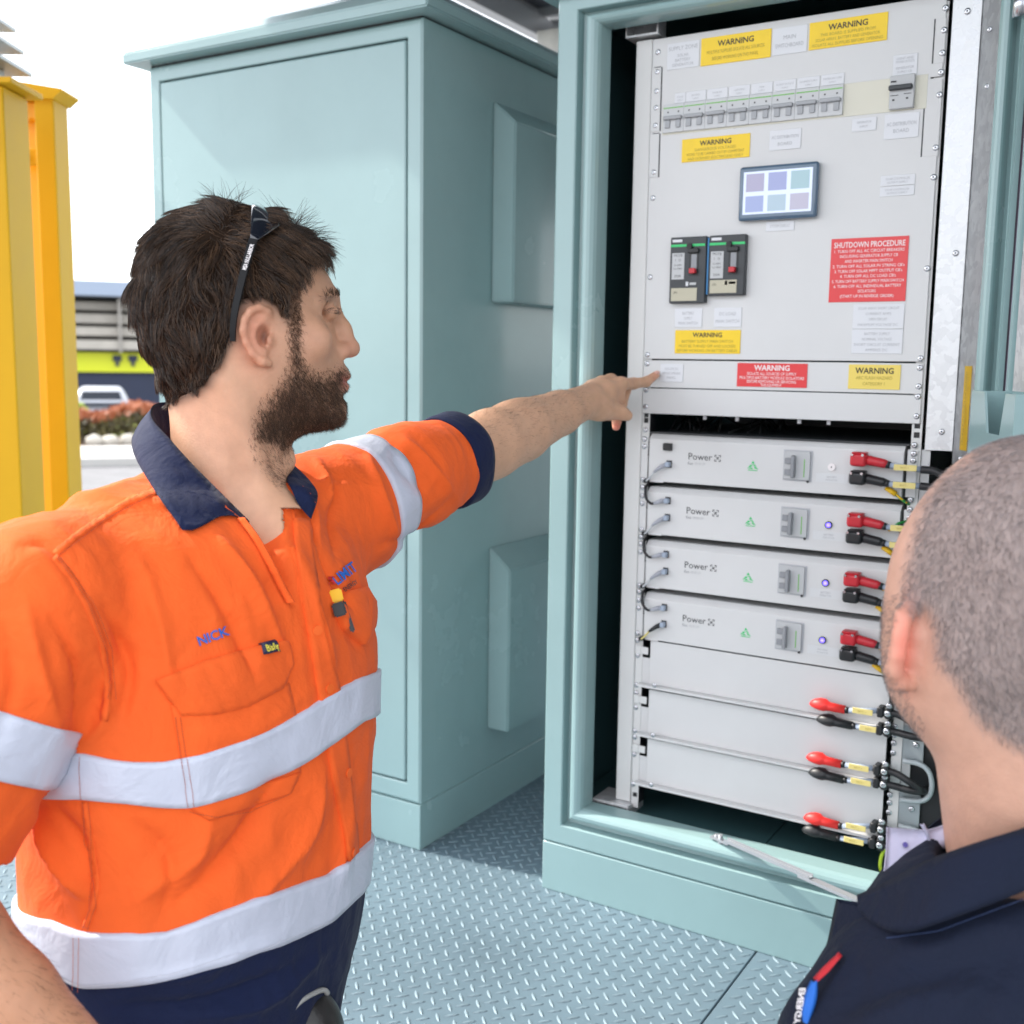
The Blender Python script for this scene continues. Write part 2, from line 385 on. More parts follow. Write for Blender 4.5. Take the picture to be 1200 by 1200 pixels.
# inner face points towards local -y
bm = bmesh.new(); ring_frame(bm, 0, DW, 0, DH, [(0, .034), (0, 0), (.012, 0), (.013, .012), (.045, .012), (.046, .002), (.060, .002), (.061, .010), (.075, .010)])
bm2 = bmesh.ops.recalc_face_normals(bm, faces=bm.faces[:])
o = bm_obj('door_return', bm, TEAL, door)
box('door_skin', .001, DW-.001, .034, .038, .001, DH-.001, TEAL, door)
box('backing_sheet', .074, DW-.074, .004, .0075, .074, DH-.074, GALVW, door)
bm = bmesh.new()
for r_, off in ((.0042, 0),):
    add_tube(bm, [(.03, .008, .03), (.03, .008, DH-.03), (DW-.03, .008, DH-.03), (DW-.03, .008, .03), (.03, .008, .03)], .0055, 8)
bm_obj('door_gasket', bm, mat('grey_black_rubber', (.04, .035, .055), .5), door)
bm = bmesh.new(); add_tube(bm, [(.0385, .006, .03), (.0385, .006, DH-.03)], .0028, 8); bm_obj('gasket_bead', bm, mat('pale_rubber', (.18, .16, .22), .4), door)
for z in (1.14, .62, 1.40): screw(door, .105, .004, z, 1.3)
# hinge with knuckles
hz = 1.385
bm = bmesh.new()
for k, z in enumerate((1.38, 1.425, 1.47)):
    add_tube(bm, [(.004, -.006, z), (.004, -.006, z+.036)], .0085, 12)
add_box(bm, .012, .05, -.004, -.001, 1.38, 1.50, .001, 1)
bm_obj('hinge', bm, STEEL, door)
# document pocket on the inside of the door
bm = bmesh.new(); x0, x1, z0, z1, d = .085, .305, .60, .866, .052
front = [(x0, z0), (x1, z0), (x1, z1-.002), (x1-.045, z1-.002), (x1-.062, z1-.055), (x0+.095, z1-.055), (x0+.07, z1-.002), (x0, z1-.002)]
rprism(bm, front, -d, -d+.003)
add_box(bm, x0, x0+.003, -d+.003, .004, z0, z1-.002); add_box(bm, x1-.003, x1, -d+.003, .004, z0, z1-.002)
add_box(bm, x0+.003, x1-.003, -d+.003, .004, z0, z0+.003)
add_box(bm, x0+.003, x1-.003, .0008, .0035, z0+.003, z1-.002)
bm_obj('document_pocket', bm, TEAL, door)
bm = bmesh.new(); add_box(bm, x0+.01, x1-.01, -d-.004, -d-.001, z0+.02, z1-.10, .001, 1); bm_obj('pocket_cutout_shade', bm, mat('teal_cutout_shade', (.17, .36, .37), .35), door)  # darker teal plate standing in for the shade of a cutout

# bracket at the top of the opening, foot at the bottom
# ------------------------------------------------------------------ rack
RX, RY = -.852, 1.832
rk = empty('equipment_rack', (RX, RY, .16), label='tall light grey nineteen inch rack frame inside the open cabinet', cat='rack')
def rl(u, v): return u, v-.16
bm = bmesh.new()
add_box(bm, -.034, -.002, .0, .030, .0205, 1.410, .002, 1)
bm_obj('upright', bm, RACKW, rk)
HL = [1.546, 1.513, 1.481, 1.453, 1.423, 1.344, 1.3, 1.163, 1.026, 1.01, .963, .933, .891, .874, .861, .8, .786, .77, .756, .708, .694, .681, .666, .603, .591, .575, .56, .512, .499, .484, .469, .412, .396, .381, .368, .322, .31, .289, .276, .217]
HR = [1.549, 1.517, 1.484, 1.456, 1.423, 1.345, 1.301, 1.163, 1.024, 1.009, .98, .964, .933, .887, .873, .862, .799, .783, .77, .708, .694, .681, .603, .591, .575, .512, .42, .406, .392, .375, .317, .302, .288, .271, .214]
# perforated rails behind the ears: strips with square holes visible where nothing covers them
def rail(u0, u1, v0, v1, holes):
    bm = bmesh.new(); hs = sorted(holes); h = .0046; uc = (u0+u1)/2; z = v0-.16
    for q in hs:
        q -= .16; add_box(bm, u0, u1, .003, .005, z, q-h)
        add_box(bm, u0, uc-h, .003, .005, q-h, q+h); add_box(bm, uc+h, u1, .003, .005, q-h, q+h); z = q+h
    add_box(bm, u0, u1, .003, .005, z, v1-.16)
    return bm_obj('rail', bm, RACKW, rk)
rail(-.0015, .0125, .172, 1.55, [.197, .908, .918+.0004])
rail(.470, .486, .172, 1.56, [.196, .903, .918])
for u in (.0, .471):
    bm = bmesh.new(); add_box(bm, u, u+.012, .0055, .03, .02, 1.39); bm_obj('rail_backing', bm, BLACKP, rk)
for v in HL: screw(rk, .0052+(v-.9)*.006, -.0005 if v > .93 or (.49 < v < .89) else .003, v-.16)
for v in HR: screw(rk, .4765+(v-.9)*.008, -.0005 if v > .93 or (.49 < v < .89) else .003, v-.16)
# base and top brackets
bm = bmesh.new(); add_box(bm, -.074, .002, -.018, .05, .014, .020, .001, 1); add_box(bm, -.074, -.071, -.018, .05, -.004, .0139); add_box(bm, -.001, .002, -.018, .05, -.004, .0139); bm_obj('foot_bracket', bm, GALV, rk)
box('bracket_hollow_shade', -.0708, -.0012, -.012, .045, -.003, .0138, BLACKP, rk)  # black filler box standing in for the shade inside the bracket
bm = bmesh.new(); add_box(bm, -.050, .012, -.01, .06, 1.414, 1.418, .0005, 1); add_box(bm, -.050, -.047, -.01, .06, 1.418, 1.46); add_box(bm, -.047, .012, .02, .023, 1.418, 1.46); add_box(bm, .009, .012, -.01, .0195, 1.418, 1.46); bm_obj('top_bracket', bm, GALVW, rk)
# galvanised cover strip with folded flange at the right
bm = bmesh.new(); add_box(bm, .4915, .5335, .001, .003, .720, 1.50, .0006, 1)
v = [bm.verts.new(p) for p in ((.5336, .003, .70), (.570, -.062, .70), (.570, -.062, 1.50), (.5336, .003, 1.50))]; f = bm.faces.new(v); 
bmesh.ops.solidify(bm, geom=[f], thickness=.0015)
gs = bm_obj('galvanised_strip', bm, GALVW, rk)
for x, v in ((.513, 1.54), (.519, 1.185), (.516, .91)): screw(rk, x, .001, v-.16)
for x, v in ((.552, 1.50), (.554, 1.42), (.553, .872)): screw(rk, x, -.0345, v-.16, .8)
bm = bmesh.new(); vs4 = [(.5478, -.0235, .725), (.5623, -.0495, .725), (.5623, -.0495, .853), (.5478, -.0235, .853)]
v = [bm.verts.new(p) for p in vs4]; f = bm.faces.new(v); bmesh.ops.solidify(bm, geom=[f], thickness=-.0012)
yl = bm_obj('yellow_strip_label', bm, YEL, rk)
V, F = text2d([('LOCATE EMERGENCY SHUTDOWN', 0, -.0025, .005, 'c', .11)])
n_ = Vector((.0145, -.026)).normalized()
mesh_obj('lettering', [(.5550+n_.x*a[1]-.0020, -.0365+n_.y*a[1]-.0012, .789+a[0]) for a in V], F, INKO, yl)
# lower right cable bracket: plate with rounded cut-outs
GBR = mat('grey_bracket', (.36, .40, .42), .4, metal=.4)
for v0, v1 in ((.365, .425), (.255, .312), (.172, .215)):
    box('bracket_plate', .486, .520, .004, .006, v0-.16, v1-.16, GBR, rk, .002, 1)
for vc in (.335, .222):
    pts = [(.49, -.004, vc+.032-.16), (.515, -.004, vc+.032-.16), (.530, -.004, vc+.024-.16), (.537, -.004, vc+.006-.16), (.536, -.004, vc-.014-.16), (.526, -.004, vc-.028-.16), (.505, -.004, vc-.033-.16), (.49, -.004, vc-.034-.16)]
    bm = bmesh.new(); add_tube(bm, spline(pts, 4), .0045, 6); bm_obj('cable_guide', bm, mat('grey_guide', (.42, .46, .48), .4), rk)
for u, v in ((.508, .395), (.507, .285)): screw(rk, u, .003, v-.16)
box('cable_duct', .486, .56, .012, .05, .02, .56, BLACKP, rk)
box('side_cheek', .4865, .5, .0065, .011, .02, .72, RACKP, rk)

# ------------------------------------------------------------------ panels with labels and breakers
def plate(name, parent, u0, u1, v0, v1, m, y=-.001, t=.0012, bev=.0003):
    return box(name, u0, u1, y-t, y, v0, v1, m, parent, bev, 1)
def sign(parent, ox, oz, u0, u1, v0, v1, m, lines, ink, name='label', bold=0, y=-.0012, label=None, title=None):
    """lines: (text, fraction of height for baseline, cap height fraction, width fraction)"""
    s = plate(name, parent, u0-ox, u1-ox, v0-oz, v1-oz, m, y)
    if label: s['label'] = label
    w_, h_ = u1-u0, v1-v0
    def mk(ls, ink_, bd):
        text_obj('lettering', [(t, (u0+u1)/2-ox, v0-oz+h_*b, h_*c, 'c', w_*f) for t, b, c, f in ls], ink_, y-.0012-.0003, s, bold=bd)
    if lines: mk(lines, ink, bold)
    if title: mk(title[0], title[1], title[2] if len(title) > 2 else .02)
    return s
dp = empty('distribution_panel', (RX, RY, 1.019), label='large grey switch panel with tablet screen, breakers and warning signs', cat='panel')
PB = 1.019
bm = bmesh.new()
poly = [(-.001, 0), (.4825, 0), (.4825, .328), (.466, .328), (.466, .4315), (.4825, .4315), (.4825, .462), (.474, .462), (.474, .502), (.4825, .502), (.4825, .549), (-.001, .549)]
rprism(bm, poly, -.001, .002)
bmesh.ops.bevel(bm, geom=[e for e in bm.edges if e.calc_length() > .1], offset=.0006, segments=1, affect='EDGES')
bm_obj('front_plate', bm, RACKP, dp)
# screw tabs with their dark gaps
for u0, u1, v0, v1 in ((-.001, .0165, 1.423-.010, 1.52), (-.001, .0165, 1.345-.01, 1.409)):
    plate('screw_tab', dp, u0, u1, v0-PB, v1-PB, RACKP)
    plate('tab_gap', dp, u1, u1+.002, v0-PB, v1-PB, BLACKP, y=-.0010, t=.0004, bev=0)
    plate('tab_gap', dp, u0+.004, u1-.0005, v1-PB, v1-PB+.0015, BLACKP, y=-.001, t=.0004, bev=0)
for u0, u1, v0, v1 in ((.4685, .484, 1.47, 1.535), (.4605, .484, 1.333, 1.448)):
    plate('screw_tab', dp, u0, u1, v0-PB, v1-PB, RACKP, y=-.0003)
    plate('tab_gap', dp, u0-.002, u0, v0-PB, v1-PB, BLACKP, y=-.0010, t=.0004, bev=0)
# breaker row
BRK = mat('breaker_case', (.56, .57, .58), .4); BTG = mat('breaker_toggle_grey', (.36, .37, .39), .4)
def breaker_row():
    n = 8; u0, u1, v0, v1 = .024, .335, 1.408, 1.455; wd = (u1-u0)/n
    plate('blank_strip', dp, .0215, .4625, 1.405-PB, 1.4555-PB, CREAM, y=-.0011, t=.0008)
    for k in range(n):
        a = u0+k*wd
        b = box('circuit_breaker', a+.00015, a+wd-.00015, -.006, -.0020, v0-PB, v1-PB, BRK, dp, .0003, 1)
        bm = bmesh.new(); add_box(bm, a+.0012, a+wd-.0012, -.0064, -.0061, v1-.007-PB, v1-.0052-PB); bm_obj('green_stripe', bm, LGREEN, b)
        bm = bmesh.new()
        for q in (.25, .75):
            add_box(bm, a+wd*q-.0045, a+wd*q+.0045, -.0085, -.006, v0+.007-PB, v0+.0205-PB, .0006, 1)
        add_box(bm, a+.003, a+wd-.0025, -.0125, -.0060, v0+.0205-PB, v0+.0265-PB, .001, 1)
        bm_obj('toggle', bm, BTG, b)
        bm = bmesh.new()
        for q in (.25, .75): add_box(bm, a+wd*q-.0012, a+wd*q+.0012, -.0064, -.0061, v0+.0325-PB, v0+.035-PB)
        bm_obj('indicator', bm, BLACKP, b)
    names = ['SOLAR', 'BATTERY', 'INVERTER', 'LIGHTING', 'FANS', 'SOCKET OUTLETS', 'EQUIPMENT SUPPLY', 'CONTROLS AND COMMS']
    for k in range(n):
        a = u0+k*wd+(.002 if k == 0 else .0)
        sign(dp, 0, PB, a+.0015+(.016 if k == 0 else 0), a+wd-.0008, 1.4562, 1.473, WHITEL, [(names[k], .52, .16, .8), ('SUPPLY', .2, .14, .5)], INKG, name='circuit_label')
breaker_row()
# right breaker
b = box('main_switch', .408, .445, -.011, -.002, 1.407-PB, 1.457-PB, LGREY, dp, .001, 1)
bm = bmesh.new(); add_box(bm, .4075, .443, -.018, -.0111, 1.434-PB, 1.4415-PB, .0015, 1); bm_obj('toggle', bm, DARKP, b)
bm = bmesh.new(); add_box(bm, .413, .4165, -.0114, -.0111, 1.419-PB, 1.4215-PB); add_box(bm, .4335, .437, -.0114, -.0111, 1.420-PB, 1.4225-PB); add_box(bm, .4095, .418, -.0114, -.0111, 1.4465-PB, 1.449-PB); add_box(bm, .41, .422, -.0114, -.0111, 1.4265-PB, 1.4275-PB); add_box(bm, .43, .441, -.0114, -.0111, 1.4275-PB, 1.4285-PB); bm_obj('marking', bm, BLACKP, b)
W3 = lambda a, b_, c: [(a, .66, .14, .8), (b_, .40, .14, .7), (c, .14, .14, .75)]
S = lambda *a, **k: sign(dp, 0, PB, *a, **k)
S(.027, .086, 1.513, 1.556, WHITEL, [('SUPPLY ZONE', .72, .15, .9), ('SOLAR', .46, .11, .4), ('BATTERY', .28, .11, .55), ('GENERATOR', .10, .11, .7)], INKG)
S(.089, .2115, 1.512, 1.557, YEL, [('MULTIPLE SUPPLIES ISOLATE ALL SOURCES', .40, .12, .82), ('BEFORE WORKING ON THIS PANEL', .16, .12, .66)], INKO, name='warning_sign', title=([('WARNING', .64, .20, .60)], INKB))
S(.2135, .2715, 1.513, 1.555, WHITEL, [('MAIN', .56, .15, .35), ('SWITCHBOARD', .26, .15, .8)], INKG)
S(.2745, .3975, 1.514, 1.556, YEL, [('THIS BOARD IS SUPPLIED FROM', .44, .11, .7), ('SOLAR ARRAY, BATTERY AND GENERATOR', .26, .11, .82), ('ISOLATE ALL SUPPLIES BEFORE OPENING', .08, .11, .9)], INKO, name='warning_sign', title=([('WARNING', .64, .21, .60)], INKB))
S(.409, .4455, 1.458, 1.489, WHITEL, [('LIGHT AND', .76, .11, .7), ('POWER OUTLETS', .60, .11, .75), ('GENERATOR', .30, .12, .75), ('SUPPLY CB', .12, .10, .6)], INKG)
S(.401, .4535, 1.3635, 1.401, WHITEL, [('AC DISTRIBUTION', .52, .15, .85), ('BOARD', .24, .15, .45)], INKG)
S(.3505, .3885, 1.380, 1.400, WHITEL, [('GENERATOR', .6, .16, .6), ('INPUT', .26, .16, .4)], INKG)
for a, b2 in ((1.2765, 1.2915), (1.2925, 1.3085)): S(.400, .4525, a, b2, WHITEL, [('SOLAR CONTROLLER', .55, .2, .7), ('OUTPUT SUPPLY', .2, .2, .6)], INKG)
S(.060, .1825, 1.356, 1.3945, YEL, [('DANGEROUS VOLTAGES', .44, .12, .6), ('WORK TO BE CARRIED OUT BY COMPETENT', .25, .12, .85), ('AND LICENSED ELECTRICIANS ONLY', .06, .12, .82)], INKO, name='warning_sign', title=([('WARNING', .66, .21, .50)], INKB))
S(.216, .269, 1.3625, 1.3945, WHITEL, [('AC DISTRIBUTION', .56, .16, .85), ('BOARD', .22, .16, .45)], INKG)
S(.2165, .2645, 1.232, 1.248, WHITEL, [('SYSTEM DISPLAY', .36, .3, .7)], INKG)
S(.057, .1085, 1.0745, 1.1075, WHITEL, [('BATTERY', .66, .15, .42), ('SUPPLY', .4, .14, .3), ('MAIN SWITCH', .14, .15, .7)], INKG)
S(.1305, .180, 1.0745, 1.1075, WHITEL, [('DC LOAD', .6, .17, .6), ('MAIN SWITCH', .22, .17, .85)], INKG)
S(.059, .180, 1.029, 1.0695, YEL, [('BATTERY SUPPLY MAIN SWITCH', .46, .12, .78), ('MUST BE TURNED OFF AND LOCKED', .26, .12, .86), ('BEFORE WORKING ON BATTERY CABLES', .07, .12, .92)], INKO, name='warning_sign', title=([('WARNING', .70, .19, .52)], INKB))
S(.3685, .4485, 1.0705, 1.1098, WHITEL, [('SOLAR ARRAY SHORT CIRCUIT', .78, .10, .8), ('CURRENT AMPS', .56, .10, .5), ('OPEN CIRCUIT', .34, .10, .36), ('MAXIMUM VOLTAGE DC', .12, .10, .85)], INKG)
S(.3685, .4485, 1.031, 1.0698, WHITEL, [('BATTERY SUPPLY', .76, .11, .5), ('NOMINAL VOLTAGE', .54, .11, .58), ('SHORT CIRCUIT CURRENT', .32, .11, .9), ('AMPERES DC', .10, .11, .55)], INKG)
red = ['1. TURN OFF ALL AC CIRCUIT BREAKERS', 'INCLUDING GENERATOR SUPPLY CB', 'AND INVERTER MAIN SWITCH', "2. TURN OFF ALL SOLAR PV STRING CB's", "3. TURN OFF SOLAR MPPT OUTPUT CB's", "4. TURN OFF ALL DC LOAD CB's", '5. TURN OFF BATTERY SUPPLY MAIN SWITCH', '6. TURN OFF ALL INDIVIDUAL BATTERY', 'ISOLATORS', '(START UP IN REVERSE ORDER)']
S(.3275, .449, 1.1135, 1.2145, RED, [(t, .775-.0785*k, .045, min(.93, len(t)*.0258)) for k, t in enumerate(red)], INKW, name='shutdown_sign', title=([('SHUTDOWN PROCEDURE', .855, .085, .92)], INKW, .01))
# tablet
tb = box('tablet', .171, .304, -.016, -.0015, 1.2495-PB, 1.338-PB, mat('tablet_bezel', (.075, .13, .20), .2, coat=.5), dp, .005, 3)
bm = bmesh.new(); add_box(bm, .1795, .2955, -.0164, -.0161, 1.2595-PB, 1.3285-PB)
scr = bpy.data.materials.new('lit_screen'); scr.use_nodes = True; q = scr.node_tree.nodes['Principled BSDF']; q.inputs['Base Color'].default_value = (.4, .45, .6, 1); q.inputs['Roughness'].default_value = .1
q.inputs['Emission Color'].default_value = (.62, .70, .86, 1); q.inputs['Emission Strength'].default_value = .22
bm_obj('screen', bm, scr, tb)
cols = [(.50, .48, .68), (.42, .47, .80), (.45, .66, .74), (.42, .50, .84), (.52, .68, .82), (.60, .58, .74)]
for k, c in enumerate(cols):
    i, j = k % 3, k//3
    m_ = bpy.data.materials.new('screen_tile'); m_.use_nodes = True; q = m_.node_tree.nodes['Principled BSDF']; q.inputs['Base Color'].default_value = (*[x*.4 for x in c], 1); q.inputs['Roughness'].default_value = .1; q.inputs['Emission Color'].default_value = (*c, 1); q.inputs['Emission Strength'].default_value = .15
    x = .184+i*.038; z = (1.296 if j == 0 else 1.263)-PB
    box('screen_tile', x, x+.031, -.0166, -.0165, z, z+(.029 if j == 0 else .026), m_, tb)
# moulded case breakers
for u0, u1, v0, v1 in ((.050, .1165, 1.1155, 1.2285), (.1215, .1865, 1.1275, 1.2285)):
    b = box('moulded_breaker', u0, u1, -.014, -.001, v0-PB, v1-PB, DARKP, dp, .0012, 1)
    y = -.0143; z0, z1 = v0-PB, v1-PB
    def r4(n, a, b_, c, d, m, yy=y, tk=.0004): return box(n, u0+a, u0+b_, yy-tk, yy, c, d, m, b)
    r4('green_stripe', .001, .064, z1-.0165, z1-.0125, GREEN); r4('name_strip', .004, .022, z1-.0085, z1-.004, WHITEL)
    lb = r4('rating_label', .004, .027, z1-.072, z1-.027, LGREY)
    text_obj('lettering', [('MCCB', u0+.0155, z1-.033, .004, 'c', .018), ('I   O', u0+.0155, z1-.041, .004, 'c', .016), ('Ui 690V', u0+.0155, z1-.049, .003, 'c', .018), ('Icu 50kA', u0+.0155, z1-.055, .003, 'c', .018), ('250A', u0+.0155, z1-.068, .004, 'c', .014)], INKB, y-.0006, lb)
    r4('lever_slot', .036, .053, z1-.066, z1-.028, BLACKP); r4('lever_window', .040, .050, z1-.060, z1-.030, GREYP, y-.0005)
    bm = bmesh.new(); add_box(bm, u0+.0395, u0+.0505, -.024, -.0152, z1-.063, z1-.054, .001, 1); bm_obj('red_lever', bm, REDP, b)
    bm = bmesh.new(); add_tube(bm, [(u0+.037, -.014, z1-.016), (u0+.037, -.020, z1-.0165)], .005, 10); add_box(bm, u0+.034, u0+.054, -.0195, -.0144, z1-.028, z1-.020, .001, 1); bm_obj('lever_cover', bm, BLACKP, b)
    r4('marking', .031, .0355, z1-.0835, z1-.0765, WHITEL); r4('marking', .038, .050, z1-.082, z1-.078, LGREY)
    r4('card_label', .004, .052, z0+.004, z0+.026, mat('card_label', (.50, .47, .36), .6))
    text_obj('lettering', [('(A)', u0+.012, z0+.017, .004, 'c', .012)], INKB, y-.0006, b)
box('blue_seal', .118, .1205, -.012, -.0015, 1.13-PB, 1.225-PB, BLUE, dp)

# two narrow panels below
sp = empty('label_strip_panel', (RX, RY, .968), label='narrow grey rack panel with red and yellow warning labels, touched by the fingertip', cat='panel')
box('front_plate', -.001, .4825, -.001, .002, .0, .0485, RACKP, sp, .0008, 1)
S2 = lambda *a, **k: sign(sp, 0, .968, *a, **k)
S2(.033, .0765, .9785, 1.0105, WHITEL, [('ISOLATE DC', .66, .13, .6), ('BEFORE OPENING', .42, .13, .8), ('PANEL', .18, .13, .4)], INKG)
S2(.1765, .2985, .9735, 1.0135, RED, [('ISOLATE ALL SOURCES OF SUPPLY', .50, .12, .7), ('MULTIPLE BATTERY MODULE ISOLATORS', .33, .12, .92), ('BEFORE REMOVING OR SERVICING', .17, .12, .7), ('THIS EQUIPMENT', .03, .11, .3)], INKW, name='warning_sign', title=([('WARNING', .70, .22, .58)], INKW))
S2(.3665, .4485, .974, 1.0135, YELP, [('ARC FLASH HAZARD', .40, .13, .7), ('CATEGORY 1', .16, .13, .42)], INKO, name='warning_sign', title=([('WARNING', .64, .23, .74)], INKB))
bp_ = empty('blanking_plate_assembly', (RX, RY, .921), label='plain narrow grey blanking panel above the dark open slot', cat='panel')
box('front_plate', -.001, .4825, -.001, .002, .0, .0455, RACKP, bp_, .001, 1)
# open slot: the shelf seen inside
os_ = empty('rack_shelf', (RX, RY+.004, .885), label='black shelf and wiring seen in the dark open rack slot', cat='shelf')
box('tray', .013, .468, .0, .42, .0, .003, DARKP, os_); box('back', .013, .468, .42, .423, .0, .034, BLACKP, os_)
bm = bmesh.new()
for k in range(26):
    x = random.uniform(.02, .2); add_tube(bm, [(x, .05+random.random()*.2, .004), (x+random.uniform(-.02, .02), .08+random.random()*.2, .03)], .002, 5)
bm_obj('wiring_loom', bm, BLACKP, os_)
for x in (.11, .17, .28, .33): box('clip', x, x+.006, .012, .016, .028, .036, WHITEL, os_)

# ------------------------------------------------------------------ battery modules
MV = [.7925+.0065, .7015+.0005, .6035, .505]   # lower edges
def logo_mark(x, z, h, y, m, parent):
    bm = bmesh.new(); a = h/2; t = h*.11; g = h*.17
    for sx in (-1, 1):
        for sz in (-1, 1):
            add_box(bm, min(x+sx*a, x+sx*(a-t)), max(x+sx*a, x+sx*(a-t)), y-.0003, y, z+sz*g if sz > 0 else z-a, z+a if sz > 0 else z-g)
            add_box(bm, min(x+sx*(a-t), x+sx*g), max(x+sx*(a-t), x+sx*g), y-.0003, y, z+a-t if sz > 0 else z-a, z+a if sz > 0 else z-a+t)
    for ang in (45, -45):
        c, s = math.cos(rad(ang)), math.sin(rad(ang)); L = a*.62; tt = t*.5
        pts = [(x+c*u_-s*w_, y-.0003, z+s*u_+c*w_) for u_, w_ in ((-L, -tt), (L, -tt), (L, tt), (-L, tt))]
        bm.faces.new([bm.verts.new(p) for p in pts])
    return bm_obj('logo_mark', bm, m, parent)
def make_module():
    r = empty('battery_module')
    H = .0865; y = -.004
    bm = bmesh.new()
    prof = [(y, 0), (y, H-.010), (y+.001, H-.0085), (y+.003, H-.0078), (y+.004, H-.006), (y+.012, H), (.40, H), (.40, .0), ]
    A = [bm.verts.new((.0165, a, b)) for a, b in prof]; B = [bm.verts.new((.462, a, b)) for a, b in prof]
    bm.faces.new(A); bm.faces.new(B[::-1])
    for i in range(len(prof)): bm.faces.new((A[i], B[i], B[(i+1) % len(prof)], A[(i+1) % len(prof)]))
    bmesh.ops.recalc_face_normals(bm, faces=bm.faces[:]); bmesh.ops.bevel(bm, geom=[e for e in bm.edges if e.calc_length() > .04], offset=.0008, segments=1, affect='EDGES')
    bm_obj('case', bm, RACKP, r)
    for a, b_ in ((-.001, .0125), (.4665, .4825)):
        box('mounting_ear', a, b_, -.0004, .002, .004, H-.006, RACKP, r, .0006, 1)
    box('ear_slot', .0128, .0162, -.0002, .0008, .045, .068, BLACKP, r)
    bm = bmesh.new(); add_box(bm, .0185, .0465, y-.0007, y, -.0015, .0045, .0005, 1); bm_obj('lower_lip', bm, RACKP, r)
    bm = bmesh.new()
    for z in (.033, .064): add_box(bm, .0515, .062, y-.0006, y-.0001, z-.0065, z+.0065)
    bm_obj('data_port', bm, BLACKP, r)
    bm = bmesh.new()
    for z in (.033, .064): add_box(bm, .0555, .0605, y-.001, y-.0007, z-.0035, z+.0035)
    bm_obj('port_contact', bm, YELP, r)
    text_obj('brand_lettering', [('Power', .0935, .0435, .0118, 'l', .045)], DARKP, y-.0004, r, bold=0)
    logo_mark(.148, .0485, .0115, y-.0002, DARKP, r)
    text_obj('model_lettering', [('Eos', .093, .0345, .0048, 'l', .012)], GREYP, y-.0004, r, bold=.01)
    text_obj('model_lettering', [('48100 LFP', .1055, .0345, .0045, 'l', .020)], LGREY, y-.0004, r)
    # green triangle mark
    bm = bmesh.new(); cx, cz, s_ = .2125, .038, .0105; yy = y-.0003
    T = lambda *p: bm.faces.new([bm.verts.new((cx+a*s_, yy, cz+b*s_)) for a, b in p])
    T((-.28, .50), (.28, .50), (.0, .98)); T((-.33, .42), (.36, .34), (.62, -.05), (.10, .22)); T((-.42, .30), (-.02, .14), (-.34, -.06), (-.98, -.42)); T((.18, .12), (.66, -.16), (.98, -.42), (.30, -.30)); T((-.75, -.42), (-.28, -.14), (.16, -.42)); T((-.8, -.56), (.8, -.56), (.8, -.68), (-.8, -.68))
    bm_obj('triangle_mark', bm, GREEN, r)
    # double pole breaker
    c0, c1, z0, z1 = .266, .3155, .018, .0705
    br = box('circuit_breaker', c0+.0025, c1-.003, y-.005, y-.0002, z0+.003, z1-.002, LGREY, r, .0008, 1)
    box('surround', c0, c1, y-.0006, y-.0001, z0, z1, GREYP, br).data.materials[0] = mat('breaker_surround', (.46, .47, .50), .4) if 'breaker_surround' not in bpy.data.materials else bpy.data.materials['breaker_surround']
    bm = bmesh.new()
    for z in (.028, .047): add_box(bm, .2705, .281, y-.009, y-.0052, z, z+.010, .0007, 1)
    add_box(bm, .2825, .289, y-.016, y-.0052, .024, .062, .0015, 1); bm_obj('toggle', bm, GREYP, br)
    bm = bmesh.new(); add_box(bm, .3025, .304, y-.0053, y-.0051, .026, .056); bm_obj('green_stripe', bm, LGREEN, br)
    bm = bmesh.new(); add_tube(bm, [(.309, y-.001, .0185), (.309, y-.003, .0185)], .0022, 8); bm_obj('fixing', bm, DARKP, br)
    # nameplate
    s = box('nameplate', .3225, .3755, y-.0008, y-.0001, .0195, .0345, mat('nameplate', (.66, .67, .68), .35) if 'nameplate' not in bpy.data.materials else bpy.data.materials['nameplate'], r)
    text_obj('lettering', [('BATTERY', .349, .0275, .0028, 'c', .018), ('ISOLATOR', .349, .0225, .0028, 'c', .02)], INKG, y-.0011, s)
    return r
def copy_tree(o, parent=None):
    c = o.copy(); COL.objects.link(c); c.parent = parent
    for ch in list(o.children): copy_tree(ch, c)
    return c
def button(parent, lit):
    y = -.004
    bm = bmesh.new(); add_tube(bm, [(.348, y, .0455), (.348, y-.003, .0455)], .0062, 20)
    if lit:
        b = bm_obj('power_button', bm, DARKP if lit == 2 else DARKP, parent)
        m_ = bpy.data.materials.get('blue_led') or mat('blue_led', (.05, .05, .6), .2)
        q = m_.node_tree.nodes['Principled BSDF']; q.inputs['Emission Color'].default_value = (.14, .10, 1, 1); q.inputs['Emission Strength'].default_value = 1.6
        bm = bmesh.new(); add_tube(bm, [(.348, y-.003, .0455), (.348, y-.0036, .0455)], .0040, 16); bm_obj('led', bm, m_, b)
        bm = bmesh.new(); add_tube(bm, [(.348, y-.0037, .0455), (.348, y-.0042, .0455)], .0014, 8); bm_obj('led_centre', bm, INKW, b)
    else:
        b = bm_obj('power_button', bm, INKW, parent)
        bm = bmesh.new(); add_tube(bm, [(.348, y-.003, .0455), (.348, y-.0036, .0455)], .0011, 8); bm_obj('button_dot', bm, BLACKP, b)
mod0 = make_module(); mods = [mod0]+[copy_tree(mod0) for _ in range(3)]
for k, (m_, z) in enumerate(zip(mods, MV)):
    m_.location = (RX, RY, z)
    tag(m_, ['topmost battery module, with a white unlit power button', 'second battery module from the top, below the one with the white button', 'third battery module from the top, above the lowest one', 'lowest battery module, directly above the plain blank trays'][k], 'battery', 'battery modules stacked in the rack')
    button(m_, 0 if k == 0 else 1)
box('port_cover', .046, .062, -.012, -.0045, .0575, .0705, BLACKP, mods[0], .0015, 1)

